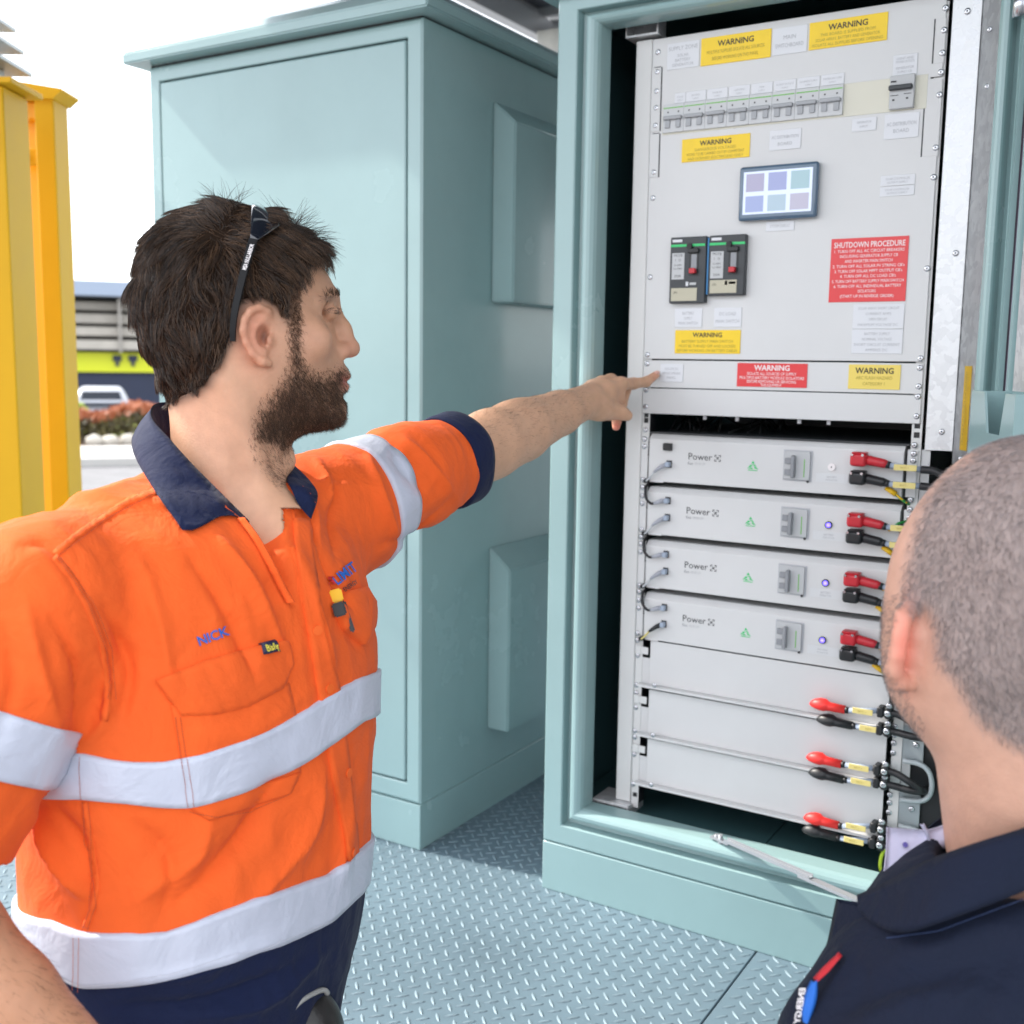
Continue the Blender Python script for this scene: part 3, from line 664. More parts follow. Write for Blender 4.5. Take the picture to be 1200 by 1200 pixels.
# lower trays with blank fronts
SHV = [.417, .322, .226]; top = [.503, .410, .315]
for k, (v, t_) in enumerate(zip(SHV, top)):
    r = empty('blank_tray', (RX, RY, v), label=['highest empty grey tray, just under the battery modules', 'middle empty grey tray between two others', 'lowest empty grey tray, above the dark cabinet floor'][k], cat='tray', group='empty grey trays at the foot of the rack')
    bm = bmesh.new(); add_box(bm, .030, .462, -.0015, .0005, .003, t_-v-.001, .0005, 1); bm_obj('front', bm, RACKP, r)
    bm = bmesh.new()
    A = [(.011, -.014), (.030, -.0155), (.462, -.0155), (.462, .0), (.462, .3), (.03, .3), (.03, .0), (.011, .0)]
    lo = [bm.verts.new((x, y, -.0015)) for x, y in A]; hi = [bm.verts.new((x, y, .0026)) for x, y in A]
    bm.faces.new(hi); bm.faces.new(lo[::-1])
    for i in range(8): bm.faces.new((lo[i], lo[(i+1) % 8], hi[(i+1) % 8], hi[i]))
    bmesh.ops.recalc_face_normals(bm, faces=bm.faces[:])
    bm_obj('ledge', bm, RACKP, r)
    screw(r, .047, -.0155, .006, .9)
    bm = bmesh.new(); add_box(bm, -.0008, .011, -.0012, .001, .056, .072, .0005, 1); add_box(bm, .011, .0255, -.0012, .001, .057, .071, .003, 2); bm_obj('latch_tab', bm, RACKW, r)
    box('side_plate', .0125, .0295, .004, .006, .0, .050, RACKP, r)

# ------------------------------------------------------------------ battery leads
CBL = mat('black_cable', (.012, .012, .014), .45)
HS = mat('clear_sleeve', (.34, .40, .50), .25)
def lead(u, v, red_, length, kind, z_off, label, group, clamp=False, dang=0):
    r = empty('battery_lead', (RX+u, RY-.02, v), label=label, cat='cable', group=group)
    m1 = (REDP if red_ else BLACKP) if kind == 'plug' else (REDR if red_ else BLACKP)
    if kind == 'plug':
        bm = bmesh.new(); add_box(bm, -.0, .026, -.012, .013, -.0115, .0095, .005, 3); add_box(bm, .002, .025, -.010, .010, .009, .0115, .001, 1); bm_obj('plug', bm, m1, r)
        bm = bmesh.new(); add_tube(bm, [(.024, 0, -.001), (.030, 0, -.0015), (.034, 0, -.0022), (.052, 0, -.005), (.058, 0, -.006)], [.0075, .0082, .0078, .0074, .0058], 12); bm_obj('grip', bm, m1, r)
        for x in (.004, .021):
            bm = bmesh.new(); add_tube(bm, [(x, -.0125, .0075), (x, -.0142, .0075)], .0022, 8); bm_obj('pin', bm, STEEL, r)
        if not red_ or True:
            bm = bmesh.new(); add_tube(bm, [(.056, 0, -.006), (.062, 0, -.007)], [.0062, .0056], 10); bm_obj('collar', bm, BLACKP, r)
        s0 = .062; zz = -.0072; sw = .0046
    else:
        bm = bmesh.new()
        add_tube(bm, [(-.0, .0, .0), (.004, 0, .001), (.010, 0, .002), (.018, .0, .0025), (.026, 0, .0024), (.030, 0, .0015), (.034, 0, .001), (.060, 0, .0)], [.002, .0062, .0092, .0112, .0112, .0090, .0078, .0074], 12, flat=.8)
        bm_obj('boot', bm, m1, r)
        bm = bmesh.new(); add_tube(bm, [(.06, 0, 0), (.066, 0, 0)], [.006, .005], 10); bm_obj('collar', bm, BLACKP, r)
        s0 = .066; zz = 0; sw = .0046
    sl_ = .048 if kind == 'plug' else .046
    bm = bmesh.new(); add_tube(bm, [(s0, 0, zz), (s0+sl_, 0, zz+z_off)], sw, 10); bm_obj('sleeve', bm, HS, r)
    a = math.atan2(z_off, sl_); bm = bmesh.new(); v_ = add_box(bm, s0+.007, s0+sl_-.006, -.0062, -.0050, zz-.0048+z_off*.5, zz+.0048+z_off*.5, .0006, 1)
    mk = bm_obj('marker', bm, TAPEY, r)
    text_obj('lettering', [('BATT +' if red_ else 'BATT -', s0+sl_*.5, zz-.0016+z_off*.5, .0028, 'c', .02)], INKO, -.0065, mk)
    e = s0+sl_
    return r, e, zz+z_off
for k, z in enumerate(MV):
    for red_ in (1, 0):
        zc = z+(.060 if red_ else .0325)+.0025*(k == 0 and red_)
        pos = ['topmost', 'second', 'third', 'lowest'][k]
        r, e, ze = lead(.383, zc, red_, .2, 'plug', .0 if k else (-.004 if red_ else 0), f'{"red" if red_ else "black"} plug and lead of the {pos} battery module', 'leads plugged into the battery modules')
        drop = -.012 if red_ else -.004
        pts = [(e, 0, ze), (e+.02, -.002, ze-.001), (e+.045, -.004, ze+drop), (e+.075, .01, ze+drop-.01), (e+.085, .05, ze+drop-.03)] if k == 0 else [(e, 0, ze), (e+.02, 0, ze), (e+.035, .02, ze-.004), (e+.04, .05, ze-.02)]
        tube('cable', spline(pts, 5), .0062, CBL, r, 10)
lowp = [(.336, .441, .449, .416, .419), (.335, .346, .350, .320, .328), (.336, .238, .250, .216, .2225)]
for k, (u, vr, vr2, vb, vb2) in enumerate(lowp):
    for red_ in (1, 0):
        v, v2 = (vr, vr2) if red_ else (vb, vb2)
        uu = u+(0 if red_ else (.013 if k == 0 else .005 if k == 1 else -.002))
        pos = ['highest', 'middle', 'lowest'][k]
        r, e, ze = lead(uu, v, red_, .1, 'boot', v2-v, f'{"red" if red_ else "black"} booted spare lead, {pos} of the three pairs on the trays', 'spare leads clamped to the lower rack rail')
        x2 = .463-uu
        tube('cable', spline([(e, 0, ze), (x2, 0, ze), (x2+.02, 0, ze-.001), (x2+.045, .0, ze-(.012 if red_ else .003)), (x2+.062, .01, ze-(.024 if red_ else .004)), (x2+.066, .05, ze-(.03 if red_ else .01))], 5), .006, CBL, r, 10)
        bm = bmesh.new(); add_box(bm, x2-.014, x2-.004, -.0085, .012, ze-.009, ze+.009, .002, 1); add_box(bm, x2-.003, x2+.010, -.007, .012, ze-.0105, ze+.0105, .003, 1); bm_obj('clamp', bm, BLACKP, r)
        screw(r, x2+.003, -.007, ze+.0, 1.05); screw(r, x2+.004, -.004, ze+.0125, 1.0)
# earth leads with yellow lugs
for k, z in enumerate(MV):
    for q, (zz, xx) in enumerate(((.017, .438),) if k == 0 else ((.017, .438), (.050, .446))):
        r = empty('earth_lead', (RX+xx-(.0 if k < 2 else .004), RY-.008, z+zz), label=f'yellow and green earth wire beside the {["topmost", "second", "third", "lowest"][k]} battery module, {"below the black plug" if q == 0 else "between the red and black plugs"}', cat='wire', group='yellow and green earth wires')
        if q == 0:
            tube('lug', [(-.006, 0, .004), (.0, 0, .001)], .0034, WHITEL, r); tube('sleeve', [(.0, 0, .001), (.016, 0, -.009)], .0044, YW, r)
            tube('wire', spline([(.016, 0, -.009), (.022, 0, -.014), (.032, .005, -.022), (.04, .03, -.03)], 4), .0024, GY, r); tube('wire_stripe', spline([(.017, -.0015, -.009), (.023, -.0015, -.014), (.033, .0035, -.022)], 4), .0016, YW, r)
        else:
            tube('sleeve', [(.0, -.004, -.002), (.010, -.004, .003)], .0042, YW, r); tube('wire', spline([(.010, -.004, .003), (.016, -.004, .009), (.026, .01, .012)], 4), .0024, GY, r)
r = empty('earth_lead', (RX+.465, RY-.004, .165), label='looped yellow green earth wire at the bottom right of the rack', cat='wire', group='yellow and green earth wires')
tube('wire', spline([(.045, 0, .050), (.02, 0, .050), (.004, 0, .040), (.0, -.004, .015), (.008, -.006, -.005)], 6), .003, mat('earth_yellow_green', (.45, .62, .03), .4), r)

# network patch leads
def patch(z0, k, lower, plug_only=False):
    names = ['topmost', 'second', 'third', 'lowest']
    black = (k == 3 and lower)
    r = empty('network_cable', (RX+.055, RY-.006, z0), label=f'short {"black" if black else "grey" if lower else "black"} network cable in the {"lower" if lower else "upper"} port of the {names[k]} battery module', cat='cable', group='network cables at the left of the modules')
    m1 = BLACKP if black else mat('clear_grey_boot', (.36, .37, .42), .3) if 'clear_grey_boot' not in bpy.data.materials else bpy.data.materials['clear_grey_boot']
    sx = -1
    if lower: pts = [(0, 0, 0), (-.008, -.008, -.004), (-.016, -.010, -.010), (-.022, -.010, -.015)]
    else: pts = [(0, 0, 0), (-.008, -.008, -.001), (-.016, -.009, -.004), (-.021, -.009, -.006)]
    bm = bmesh.new(); add_tube(bm, pts, [.0048, .0048, .0036, .0026], 8, flat=.9); bm_obj('boot', bm, m1, r)
    box('plug', -.002, .006, -.010, .001, -.0045, .0045, HS, r, .001, 1)
    e = pts[-1]
    wire = mat('pale_grey_wire', (.55, .56, .58), .4) if 'pale_grey_wire' not in bpy.data.materials else bpy.data.materials['pale_grey_wire']
    if lower: tube('wire', spline([e, (-.030, -.008, -.024), (-.040, -.004, -.033), (-.048, .006, -.036)], 5), .0021, TAPEY if black else wire, r, 6)
    else: tube('wire', spline([e, (-.028, -.009, -.006), (-.038, -.008, .004), (-.041, -.002, .02), (-.042, .008, .026)], 5), .0026, CBL, r, 6)
for k, z in enumerate(MV):
    patch(z+.033, k, True)
    if k: patch(z+.064, k, False)
for k, z in enumerate(MV):
    bm = bmesh.new(); add_tube(bm, [(RX+.010, RY-.008, z-.001), (RX+.019, RY-.008, z+.002)], [.0035, .005], 8); bm_obj('cable_grommet', bm, BLACKP, None, label=f'small black cable grommet at the lower left corner of the {["topmost", "second", "third", "lowest"][k]} battery module', cat='grommet', group='cable grommets')

STAY = mat('dull_zinc', (.40, .42, .45), .45, metal=.5)
# door stay lying across the sill
a = P(850, 988, 2.02); b = P(1020, 1062, 1.84)
a = np.array([-.649, 1.770, .182]); b = np.array([-.275, 1.640, .182]); dv = (b-a)/np.linalg.norm(b-a)
r = empty('door_stay', tuple(a), math.atan2(dv[1], dv[0]), label='thin galvanised door stay lying across the cabinet sill', cat='door stay')
L = float(np.linalg.norm(b-a))
bm = bmesh.new(); add_box(bm, .012, .19, -.006, .006, .0, .0015); add_box(bm, .012, .19, -.006, -.0045, .0015, .006); add_box(bm, .012, .19, .0045, .006, .0015, .006); bm_obj('channel', bm, STAY, r)
bm = bmesh.new(); add_box(bm, .17, L, -.009, .009, -.003, -.0005); add_box(bm, .17, L, -.009, -.0075, -.0005, .002); bm_obj('slider', bm, STAY, r)
bm = bmesh.new(); add_tube(bm, [(0, .0, -.02), (0, 0, .008)], .004, 8); add_tube(bm, [(-.012, .004, -.004), (-.012, .004, .003)], .0045, 6); add_box(bm, -.02, .02, -.005, .005, -.004, -.0005); bm_obj('pivot_bolt', bm, STAY, r)
# ------------------------------------------------------------------ solar canopy behind and above the cabinets
PVM = mat('panel_underside', (.055, .06, .075), .45)
ALU = mat('aluminium_rail', (.62, .63, .64), .35, metal=.7)
WST = mat('weathered_white_steel', (.62, .60, .56), .6, noise=(9, .22))
ca = empty('solar_canopy', (-2.3, .4, 2.3), label='underside of a solar panel canopy on grey rails above the cabinets', cat='canopy')
XL, XR_, YB, YT, H0 = -2.3, 3.4, .35, 9.0, 2.3  # YB: front edge extended forward, out of view, to block light from above
for i in range(5):
    for j in range(5):
        x0 = XL+i*1.14; y0 = YB+j*1.75
        bm = bmesh.new(); add_box(bm, x0+.01-XL, x0+1.13-XL, y0+.01-.4, y0+1.74-.4, .055, .062); p_ = bm_obj('solar_panel', bm, PVM, ca)
        bm = bmesh.new(); ring = [(x0+.01, x0+.035, y0+.01, y0+1.74), (x0+1.105, x0+1.13, y0+.01, y0+1.74), (x0+.0351, x0+1.1049, y0+.01, y0+.035), (x0+.0351, x0+1.1049, y0+1.715, y0+1.74)]
        for a, b_, c, d in ring: add_box(bm, a-XL, b_-XL, c-.4, d-.4, .02, .0545)
        bm_obj('panel_frame', bm, ALU, p_)
for x in (XL+.02, XL+1.6, XL+3.2, XL+4.8): box('rail', x-XL, x+.05-XL, -.05, 8.7, -.06, .015, ALU, ca)
for y in (3.7, 4.15, 5.3): box('cross_beam', .1, 5.7, y-.4, y+.09-.4, -.15, -.065, WST, ca, .004)
for x, y in ((-.1, 3.6), (3.3, 3.6), (3.3, 8.6), (0.2, 8.6)): box('canopy_post', x-XL, x+.1-XL, y-.4, y+.1-.4, -2.9, -.155, GALV, ca)

# ------------------------------------------------------------------ yellow steel posts at the left
YST = mat('yellow_steel_paint', (.68, .37, .012), .5, noise=(2.5, .06), spec=.2)
YST_SUN = mat('yellow_steel_sunlit', (.85, .42, .01), .4)  # brighter copy of the post yellow, with sunlight put into the colour
GST = mat('grey_steel_flange', (.42, .44, .44), .4, metal=.5, noise=(12, .15))
def post(name, pxl, pxr, d, ytop, depth, lab, m=YST, cap=None):
    a = P(pxl, 560, d); b = P(pxr, 560, d); t = P(pxr, ytop, d); zt = float(t[2])
    v = (b-a); v[2] = 0; wd = np.linalg.norm(v); ang = math.atan2(v[1], v[0])
    r = empty(name, (a[0], a[1], -.004+0), ang, label=lab, cat='post', group='yellow steel posts')
    box('column', 0, wd, 0, depth, .004, zt, m, r, .004)
    box('base_plate', -.05, wd+.05, -.05, depth+.05, .004, .02, m, r, .002)
    return r, wd, zt
# wide left post with a stack of flanged beams on top
r, wd, zt = post('steel_post', -80, 24, 2.75, 113, .14, 'wide yellow steel post at the left edge with grey flanged beams stacked on top')
box('top_flange', -.02, wd+.03, -.02, .16, zt+.002, zt+.016, YST, r, .002)
for k, (dx, hh) in enumerate(((.006, .05), (-.012, .102), (-.030, .154))):
    z = zt+.016+k*.053
    box('beam_web', wd*.5, wd-.04+dx*.6, .02, .10, z+.0005, z+.041, GST, r, .004)
    box('beam_flange', 0, wd+dx, -.02, .16, z+.0415, z+.0525, GST, r, .002)
bm = bmesh.new(); add_tube(bm, [(wd-.055, -.012, zt-.005), (wd-.05, -.014, zt-.09)], .009, 8); add_box(bm, wd-.085, wd-.045, -.03, -.004, zt-.14, zt-.09, .004); bm_obj('hanging_bracket', bm, GST, r)
bm = bmesh.new(); add_box(bm, wd-.10, wd-.06, -.012, -.004, zt-.10, zt+.0, .002); bm_obj('gusset', bm, YST_SUN, r)
r, wd, zt = post('steel_post', 58, 80, 3.1, 120, .10, 'narrower yellow steel post with a sloping cap and bolted strap beside the man')
bm = bmesh.new()
pts = [(-.085, zt+.002), (-.085, zt+.014), (-.03, zt+.022), (wd+.028, zt+.006), (wd+.028, zt+.001), (wd+.004, zt-.02), (-.085, zt-.02)]
rprism(bm, pts, -.012, .11); bm_obj('cap', bm, YST, r)
box('back_web', -.058, -.002, .07, .10, .004, zt-.021, YST_SUN, r, .004)
box('strap', -.075, -.001, .02, .035, zt-.19, zt-.145, YST, r, .003)
bm = bmesh.new(); add_tube(bm, [(-.035, .019, zt-.167), (-.035, .008, zt-.167)], .010, 6); bm_obj('bolt', bm, STEEL, r)
box('upper_brace', -.075, -.001, .03, .06, zt-.065, zt-.021, YST_SUN, r, .003)

# ------------------------------------------------------------------ yard in the distance at the left
# rounded stones along the kerb
STN = mat('white_stone', (.44, .41, .36), .8, noise=(6, .15))
def stone():
    bm = bmesh.new(); bmesh.ops.create_icosphere(bm, subdivisions=2, radius=1)
    for v in bm.verts: v.co *= 1+random.uniform(-.12, .12)
    for f in bm.faces: f.smooth = True
    return bm
for k, t in enumerate((-.62, -.2, .06, .36, .75)):
    bm = stone(); bmesh.ops.scale(bm, vec=(.15+random.random()*.05, .15, .12+.02*(k % 2)), verts=bm.verts); o = bm_obj('garden_stone', bm, STN)
    o.location = yard(21.0+random.uniform(-.1, .1), t, GZ+.18)
    tag(o, ['leftmost pale stone under the orange hedge, beside the yellow post', 'second pale stone from the yellow post under the orange hedge', 'third pale stone from the yellow post under the orange hedge', 'fourth pale stone from the yellow post, nearest the blue collar', 'pale stone under the hedge hidden mostly by the blue collar'][k], 'stone', 'pale stones edging the garden bed')
# hedge of orange tipped leaves
def hedge(name, s0, s1, t0, t1, z0, z1, n, cols, seed, **k):
    rg = np.random.default_rng(seed); c = rg.random((n, 3)); ph = rg.random((3, 2))*6
    s = s0+(s1-s0)*c[:, 0]; t = t0+(t1-t0)*c[:, 1]
    top = z0+(z1-z0)*(.82+.10*np.sin(t*2.1+ph[0, 0])+.08*np.sin(t*5.3+ph[0, 1]))
    z = z0+(top-z0)*c[:, 2]**.6
    ctr = np.stack([-.787*s+.617*t, .617*s+.787*t, z], 1)
    a = rg.normal(size=(n, 3)); a /= np.linalg.norm(a, axis=1)[:, None]; b = rg.normal(size=(n, 3)); b -= a*(a*b).sum(1)[:, None]; b /= np.linalg.norm(b, axis=1)[:, None]
    L = rg.uniform(.04, .075, (n, 1)); V = np.stack([ctr-a*L, ctr+b*L*.45, ctr+a*L, ctr-b*L*.45], 1).reshape(-1, 3)
    F = np.arange(4*n).reshape(-1, 4)
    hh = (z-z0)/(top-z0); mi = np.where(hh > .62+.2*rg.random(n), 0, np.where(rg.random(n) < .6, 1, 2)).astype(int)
    return mesh_obj(name, V, F, cols, mi=mi.tolist(), **k)
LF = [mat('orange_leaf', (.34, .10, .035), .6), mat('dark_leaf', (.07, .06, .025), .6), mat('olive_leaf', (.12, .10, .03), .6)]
hedge('orange_hedge', 21.6, 23.2, -3.5, 6, GZ+.15, GZ+.86, 16000, LF, 3, label='clipped hedge with orange young leaves along the kerb', cat='hedge')
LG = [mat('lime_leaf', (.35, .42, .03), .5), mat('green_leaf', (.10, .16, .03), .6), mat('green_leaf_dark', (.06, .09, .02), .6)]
hedge('lime_hedge', 25, 26.5, -3.0, 8, LOW, LOW+1.66, 14000, LG, 5, label='lime green hedge just behind the orange one', cat='hedge')
# parked car seen from behind
def car(s, t, label):
    r = empty('parked_car', yard(s, t, LOW), math.atan2(.617, -.787)-math.pi/2, label=label, cat='car')
    # local +y points away from the camera, rear at y=0
    W = mat('silver_white_car_paint', (.42, .44, .48), .3, coat=.3); G = mat('car_glass', (.02, .03, .05), .08, coat=.5); R_ = mat('tail_lamp_red', (.5, .01, .01), .2); T_ = mat('tyre_rubber', (.02, .02, .02), .8)
    def loft(secs, nm, m):
        bm = bmesh.new(); rings = []
        for y, hw, z0, z1, ins in secs:
            pts = [(-hw, z0), (-hw-.02, (z0+z1)*.5), (-hw+ins, z1-.06), (-hw+ins+.10, z1), (hw-ins-.10, z1), (hw-ins, z1-.06), (hw+.02, (z0+z1)*.5), (hw, z0)]
            rings.append([bm.verts.new((x, y, z)) for x, z in pts])
        bm.faces.new(rings[0]); bm.faces.new(rings[-1][::-1])
        for a, b in zip(rings, rings[1:]):
            for j in range(8): bm.faces.new((a[j], b[j], b[(j+1) % 8], a[(j+1) % 8]))
        bmesh.ops.recalc_face_normals(bm, faces=bm.faces[:]); bmesh.ops.bevel(bm, geom=bm.edges[:], offset=.02, segments=2, affect='EDGES')
        return bm_obj(nm, bm, m, r, smooth=True)
    loft([(0, .84, .38, .92, .02), (.12, .90, .28, 1.0, .03), (1.0, .92, .26, 1.02, .04), (3.0, .92, .26, 1.0, .05), (4.1, .88, .28, .92, .08), (4.45, .78, .35, .75, .1)], 'body', W)
    loft([(.10, .80, .98, 1.18, .06), (.42, .76, .98, 1.60, .13), (1.2, .76, .98, 1.66, .14), (2.2, .76, .98, 1.62, .14), (3.05, .78, .96, 1.06, .05)], 'cabin', W)
    bm = bmesh.new(); v = [bm.verts.new(p) for p in ((-.66, .035, 1.06), (.66, .035, 1.06), (.54, .325, 1.52), (-.54, .325, 1.52))]; f = bm.faces.new(v); bmesh.ops.solidify(bm, geom=[f], thickness=-.02); bm_obj('rear_window', bm, G, r)
    for sx in (-1, 1):
        box('side_window', min(sx*.70, sx*.775), max(sx*.70, sx*.775), .75, 2.3, 1.10, 1.42, G, r, .02)
        box('tail_lamp', sx*.80-.07, sx*.80+.07, -.03, .06, .78, 1.02, R_, r, .02)
        for y in (.85, 3.6):
            bm = bmesh.new(); add_tube(bm, [(sx*.93, y, .33), (sx*.70, y, .33)], .33, 24); w_ = bm_obj('wheel', bm, T_, r)
            bm = bmesh.new(); add_tube(bm, [(sx*.935, y, .33), (sx*.90, y, .33)], .20, 16); bm_obj('rim', bm, ALU, w_)
    box('number_plate', -.26, .26, -.025, -.005, .62, .74, WHITEL, r, .004); box('bumper', -.86, .86, -.08, .1, .36, .56, W, r, .04)
    return r
car(36, -.1, 'silver white hatchback parked beyond the hedge, seen from behind')
# industrial building with louvred awning and yellow fascia
NAVY = mat('navy_cladding', (.020, .028, .060), .6, noise=(1, .1)); LIME = mat('lime_fascia', (.66, .70, .015), .5); BEI = mat('beige_louvre', (.42, .39, .34), .6, noise=(2, .1)); GRB = mat('blue_grey_fascia', (.30, .36, .46), .5)
b0 = empty('warehouse', yard(48, 0, LOW), 0, label='long navy warehouse with lime fascia and beige louvred awning', cat='building')
def bslab(name, s0, s1, t0, t1, z0, z1, m, parent=b0):
    o = slab(name, s0, s1, t0, t1, z0, z1, m); o.parent = parent
    o.matrix_parent_inverse = Matrix.Translation([-q for q in yard(48, 0, LOW)]); return o
bslab('wall', 48, 60, -22, 18, LOW, .42, NAVY)
fas = bslab('lime_fascia', 47.8, 48.6, -22, 18, .421, 1.20, LIME)
for k, (z0, z1) in enumerate(((1.32, 1.68), (1.86, 2.20), (2.36, 2.72), (2.88, 3.20))):
    bslab('louvre', 47.2+k*.25, 47.5+k*.25, -22, 18, z0, z1, BEI)
for t in np.arange(-21, 18, 2.4): bslab('louvre_bracket', 47.1, 49.3, t, t+.12, 1.21, 3.35, mat('beige_bracket', (.30, .28, .25), .6) if 'beige_bracket' not in bpy.data.materials else bpy.data.materials['beige_bracket'])
bslab('shadow_wall', 49.4, 60, -22, 18, .421, 3.4, mat('brown_grey_wall', (.17, .155, .14), .7))
bslab('roof_fascia', 46.8, 60, -23, 19, 3.401, 3.98, GRB)
for k, t in enumerate((.35, .95)):
    o = bslab('letter', 47.7, 47.79, t, t+.34, .86, 1.10, NAVY); bslab('letter', 47.7, 47.79, t+.10, t+.24, .66, .855, NAVY)
# ================================================================== figures
MC = np.stack([CR, -CU, CF])                # rows: right, down, forward
def C(px, py, d): return np.array([(px-600)/FPX*d, (py-600)/FPX*d, d])
def W(c): return CO+np.asarray(c)@MC
class Field:
    def __init__(s, lo, hi, h):
        s.lo = np.array(lo, float); s.h = h; s.n = np.ceil((np.array(hi)-s.lo)/h).astype(int)+1
        s.ax = [(s.lo[i]+h*np.arange(s.n[i])).astype(np.float32) for i in range(3)]
        s.f = np.full(s.n, .08, np.float32)
    def sub(s, lo, hi):
        sl = []
        for i in range(3):
            a = max(0, int((lo[i]-s.lo[i])/s.h)); b = min(s.n[i], int((hi[i]-s.lo[i])/s.h)+2); sl.append(slice(a, max(a, b)))
        g = np.meshgrid(*[s.ax[i][sl[i]] for i in range(3)], indexing='ij', sparse=True)
        return tuple(sl), g
    def put(s, sl, d, k=.01, op='u'):
        a = s.f[sl]
        if op == 'u':
            if k: h = np.maximum(k-np.abs(a-d), 0)/k; r = np.minimum(a, d)-h*h*k*.25
            else: r = np.minimum(a, d)
        elif op == 's':
            d = -d; h = np.maximum(k-np.abs(a-d), 0)/k if k else 0; r = np.maximum(a, d)+h*h*k*.25
        else: r = np.maximum(a, d)
        s.f[sl] = r
    def cap(s, a, b, ra, rb=None, k=.01, op='u'):
        rb = ra if rb is None else rb; a = np.asarray(a, float); b = np.asarray(b, float); R = max(ra, rb)+k+.012
        sl, (X, Y, Z) = s.sub(np.minimum(a, b)-R, np.maximum(a, b)+R)
        ba = b-a; L = ba@ba+1e-12
        t = np.clip(((X-a[0])*ba[0]+(Y-a[1])*ba[1]+(Z-a[2])*ba[2])/L, 0, 1)
        d = np.sqrt((X-a[0]-t*ba[0])**2+(Y-a[1]-t*ba[1])**2+(Z-a[2]-t*ba[2])**2)-(ra+(rb-ra)*t)
        s.put(sl, d.astype(np.float32), k, op)
    def chain(s, pts, rs, k=.01, op='u'):
        for i in range(len(pts)-1): s.cap(pts[i], pts[i+1], rs[i], rs[i+1], k, op)
    def ell(s, c, r, ax=None, k=.01, op='u'):
        c = np.asarray(c, float); r = np.asarray(r, float); R = r.max()+k+.012
        sl, (X, Y, Z) = s.sub(c-R, c+R); x, y, z = X-c[0], Y-c[1], Z-c[2]
        if ax is not None:
            ax = np.asarray(ax, float); x, y, z = (ax[0, 0]*x+ax[0, 1]*y+ax[0, 2]*z), (ax[1, 0]*x+ax[1, 1]*y+ax[1, 2]*z), (ax[2, 0]*x+ax[2, 1]*y+ax[2, 2]*z)
        k0 = np.sqrt((x/r[0])**2+(y/r[1])**2+(z/r[2])**2); k1 = np.sqrt((x/r[0]**2)**2+(y/r[1]**2)**2+(z/r[2]**2)**2)+1e-6
        s.put(sl, (k0*(k0-1)/k1).astype(np.float32), k, op)
    def func(s, lo, hi, fn, k=.01, op='u'):
        sl, (X, Y, Z) = s.sub(lo, hi); d = fn(X, Y, Z); s.put(sl, np.broadcast_to(d, s.f[sl].shape).astype(np.float32), k, op)
    def mesh(s):
        f = s.f; ins = f < 0; n = f.shape
        c = np.zeros([q-1 for q in n], np.int8)
        for i in (0, 1):
            for j in (0, 1):
                for k in (0, 1): c += ins[i:n[0]-1+i, j:n[1]-1+j, k:n[2]-1+k]
        idx = np.argwhere((c > 0) & (c < 8)); N = len(idx)
        acc = np.zeros((N, 3)); cnt = np.zeros(N)
        cor = {(i, j, k): f[idx[:, 0]+i, idx[:, 1]+j, idx[:, 2]+k] for i in (0, 1) for j in (0, 1) for k in (0, 1)}
        for ax_ in range(3):
            for u in (0, 1):
                for v in (0, 1):
                    a = [0, 0, 0]; o = [q for q in range(3) if q != ax_]; a[o[0]] = u; a[o[1]] = v; b = list(a); b[ax_] = 1
                    fa, fb = cor[tuple(a)], cor[tuple(b)]; m = (fa < 0) != (fb < 0)
                    t = np.where(m, fa/(fa-fb+1e-12), 0); p = np.array(a, float)[None].repeat(N, 0); p[:, ax_] = t
                    acc += p*m[:, None]; cnt += m
        V = s.lo+(idx+acc/np.maximum(cnt, 1)[:, None])*s.h
        vid = np.full(c.shape, -1, np.int64); vid[tuple(idx.T)] = np.arange(N)
        Q = []
        for ax_ in range(3):
            sl0 = [slice(None)]*3; sl1 = [slice(None)]*3; sl0[ax_] = slice(0, n[ax_]-1); sl1[ax_] = slice(1, n[ax_])
            A, B = ins[tuple(sl0)], ins[tuple(sl1)]; e = np.argwhere(A != B); o = [q for q in range(3) if q != ax_]
            e = e[(e[:, o[0]] > 0) & (e[:, o[1]] > 0) & (e[:, o[0]] < n[o[0]]-1) & (e[:, o[1]] < n[o[1]]-1)]
            q = []
            for du, dv in ((-1, -1), (0, -1), (0, 0), (-1, 0)):
                g = e.copy(); g[:, o[0]] += du; g[:, o[1]] += dv; q.append(vid[tuple(g.T)])
            q = np.stack(q, 1); fl = A[tuple(e.T)]; 
            if ax_ == 1: fl = ~fl
            q[~fl] = q[~fl][:, ::-1]; Q.append(q)
        return V, np.concatenate(Q)
def vnorm(V, Q):
    n = np.cross(V[Q[:, 2]]-V[Q[:, 0]], V[Q[:, 3]]-V[Q[:, 1]]); N = np.zeros_like(V)
    for i in range(4): np.add.at(N, Q[:, i], n)
    return N/(np.linalg.norm(N, axis=1)[:, None]+1e-12)
def smooth(V, Q, it=2, lam=.5):
    for _ in range(it):
        S_ = np.zeros_like(V); c = np.zeros(len(V))
        for i in range(4):
            j = (i+1) % 4; np.add.at(S_, Q[:, i], V[Q[:, j]]); np.add.at(c, Q[:, i], 1); np.add.at(S_, Q[:, j], V[Q[:, i]]); np.add.at(c, Q[:, j], 1)
        V = V+lam*(S_/c[:, None]-V)
    return V
def pxy(V): return 600+FPX*V[:, 0]/V[:, 2], 600+FPX*V[:, 1]/V[:, 2]
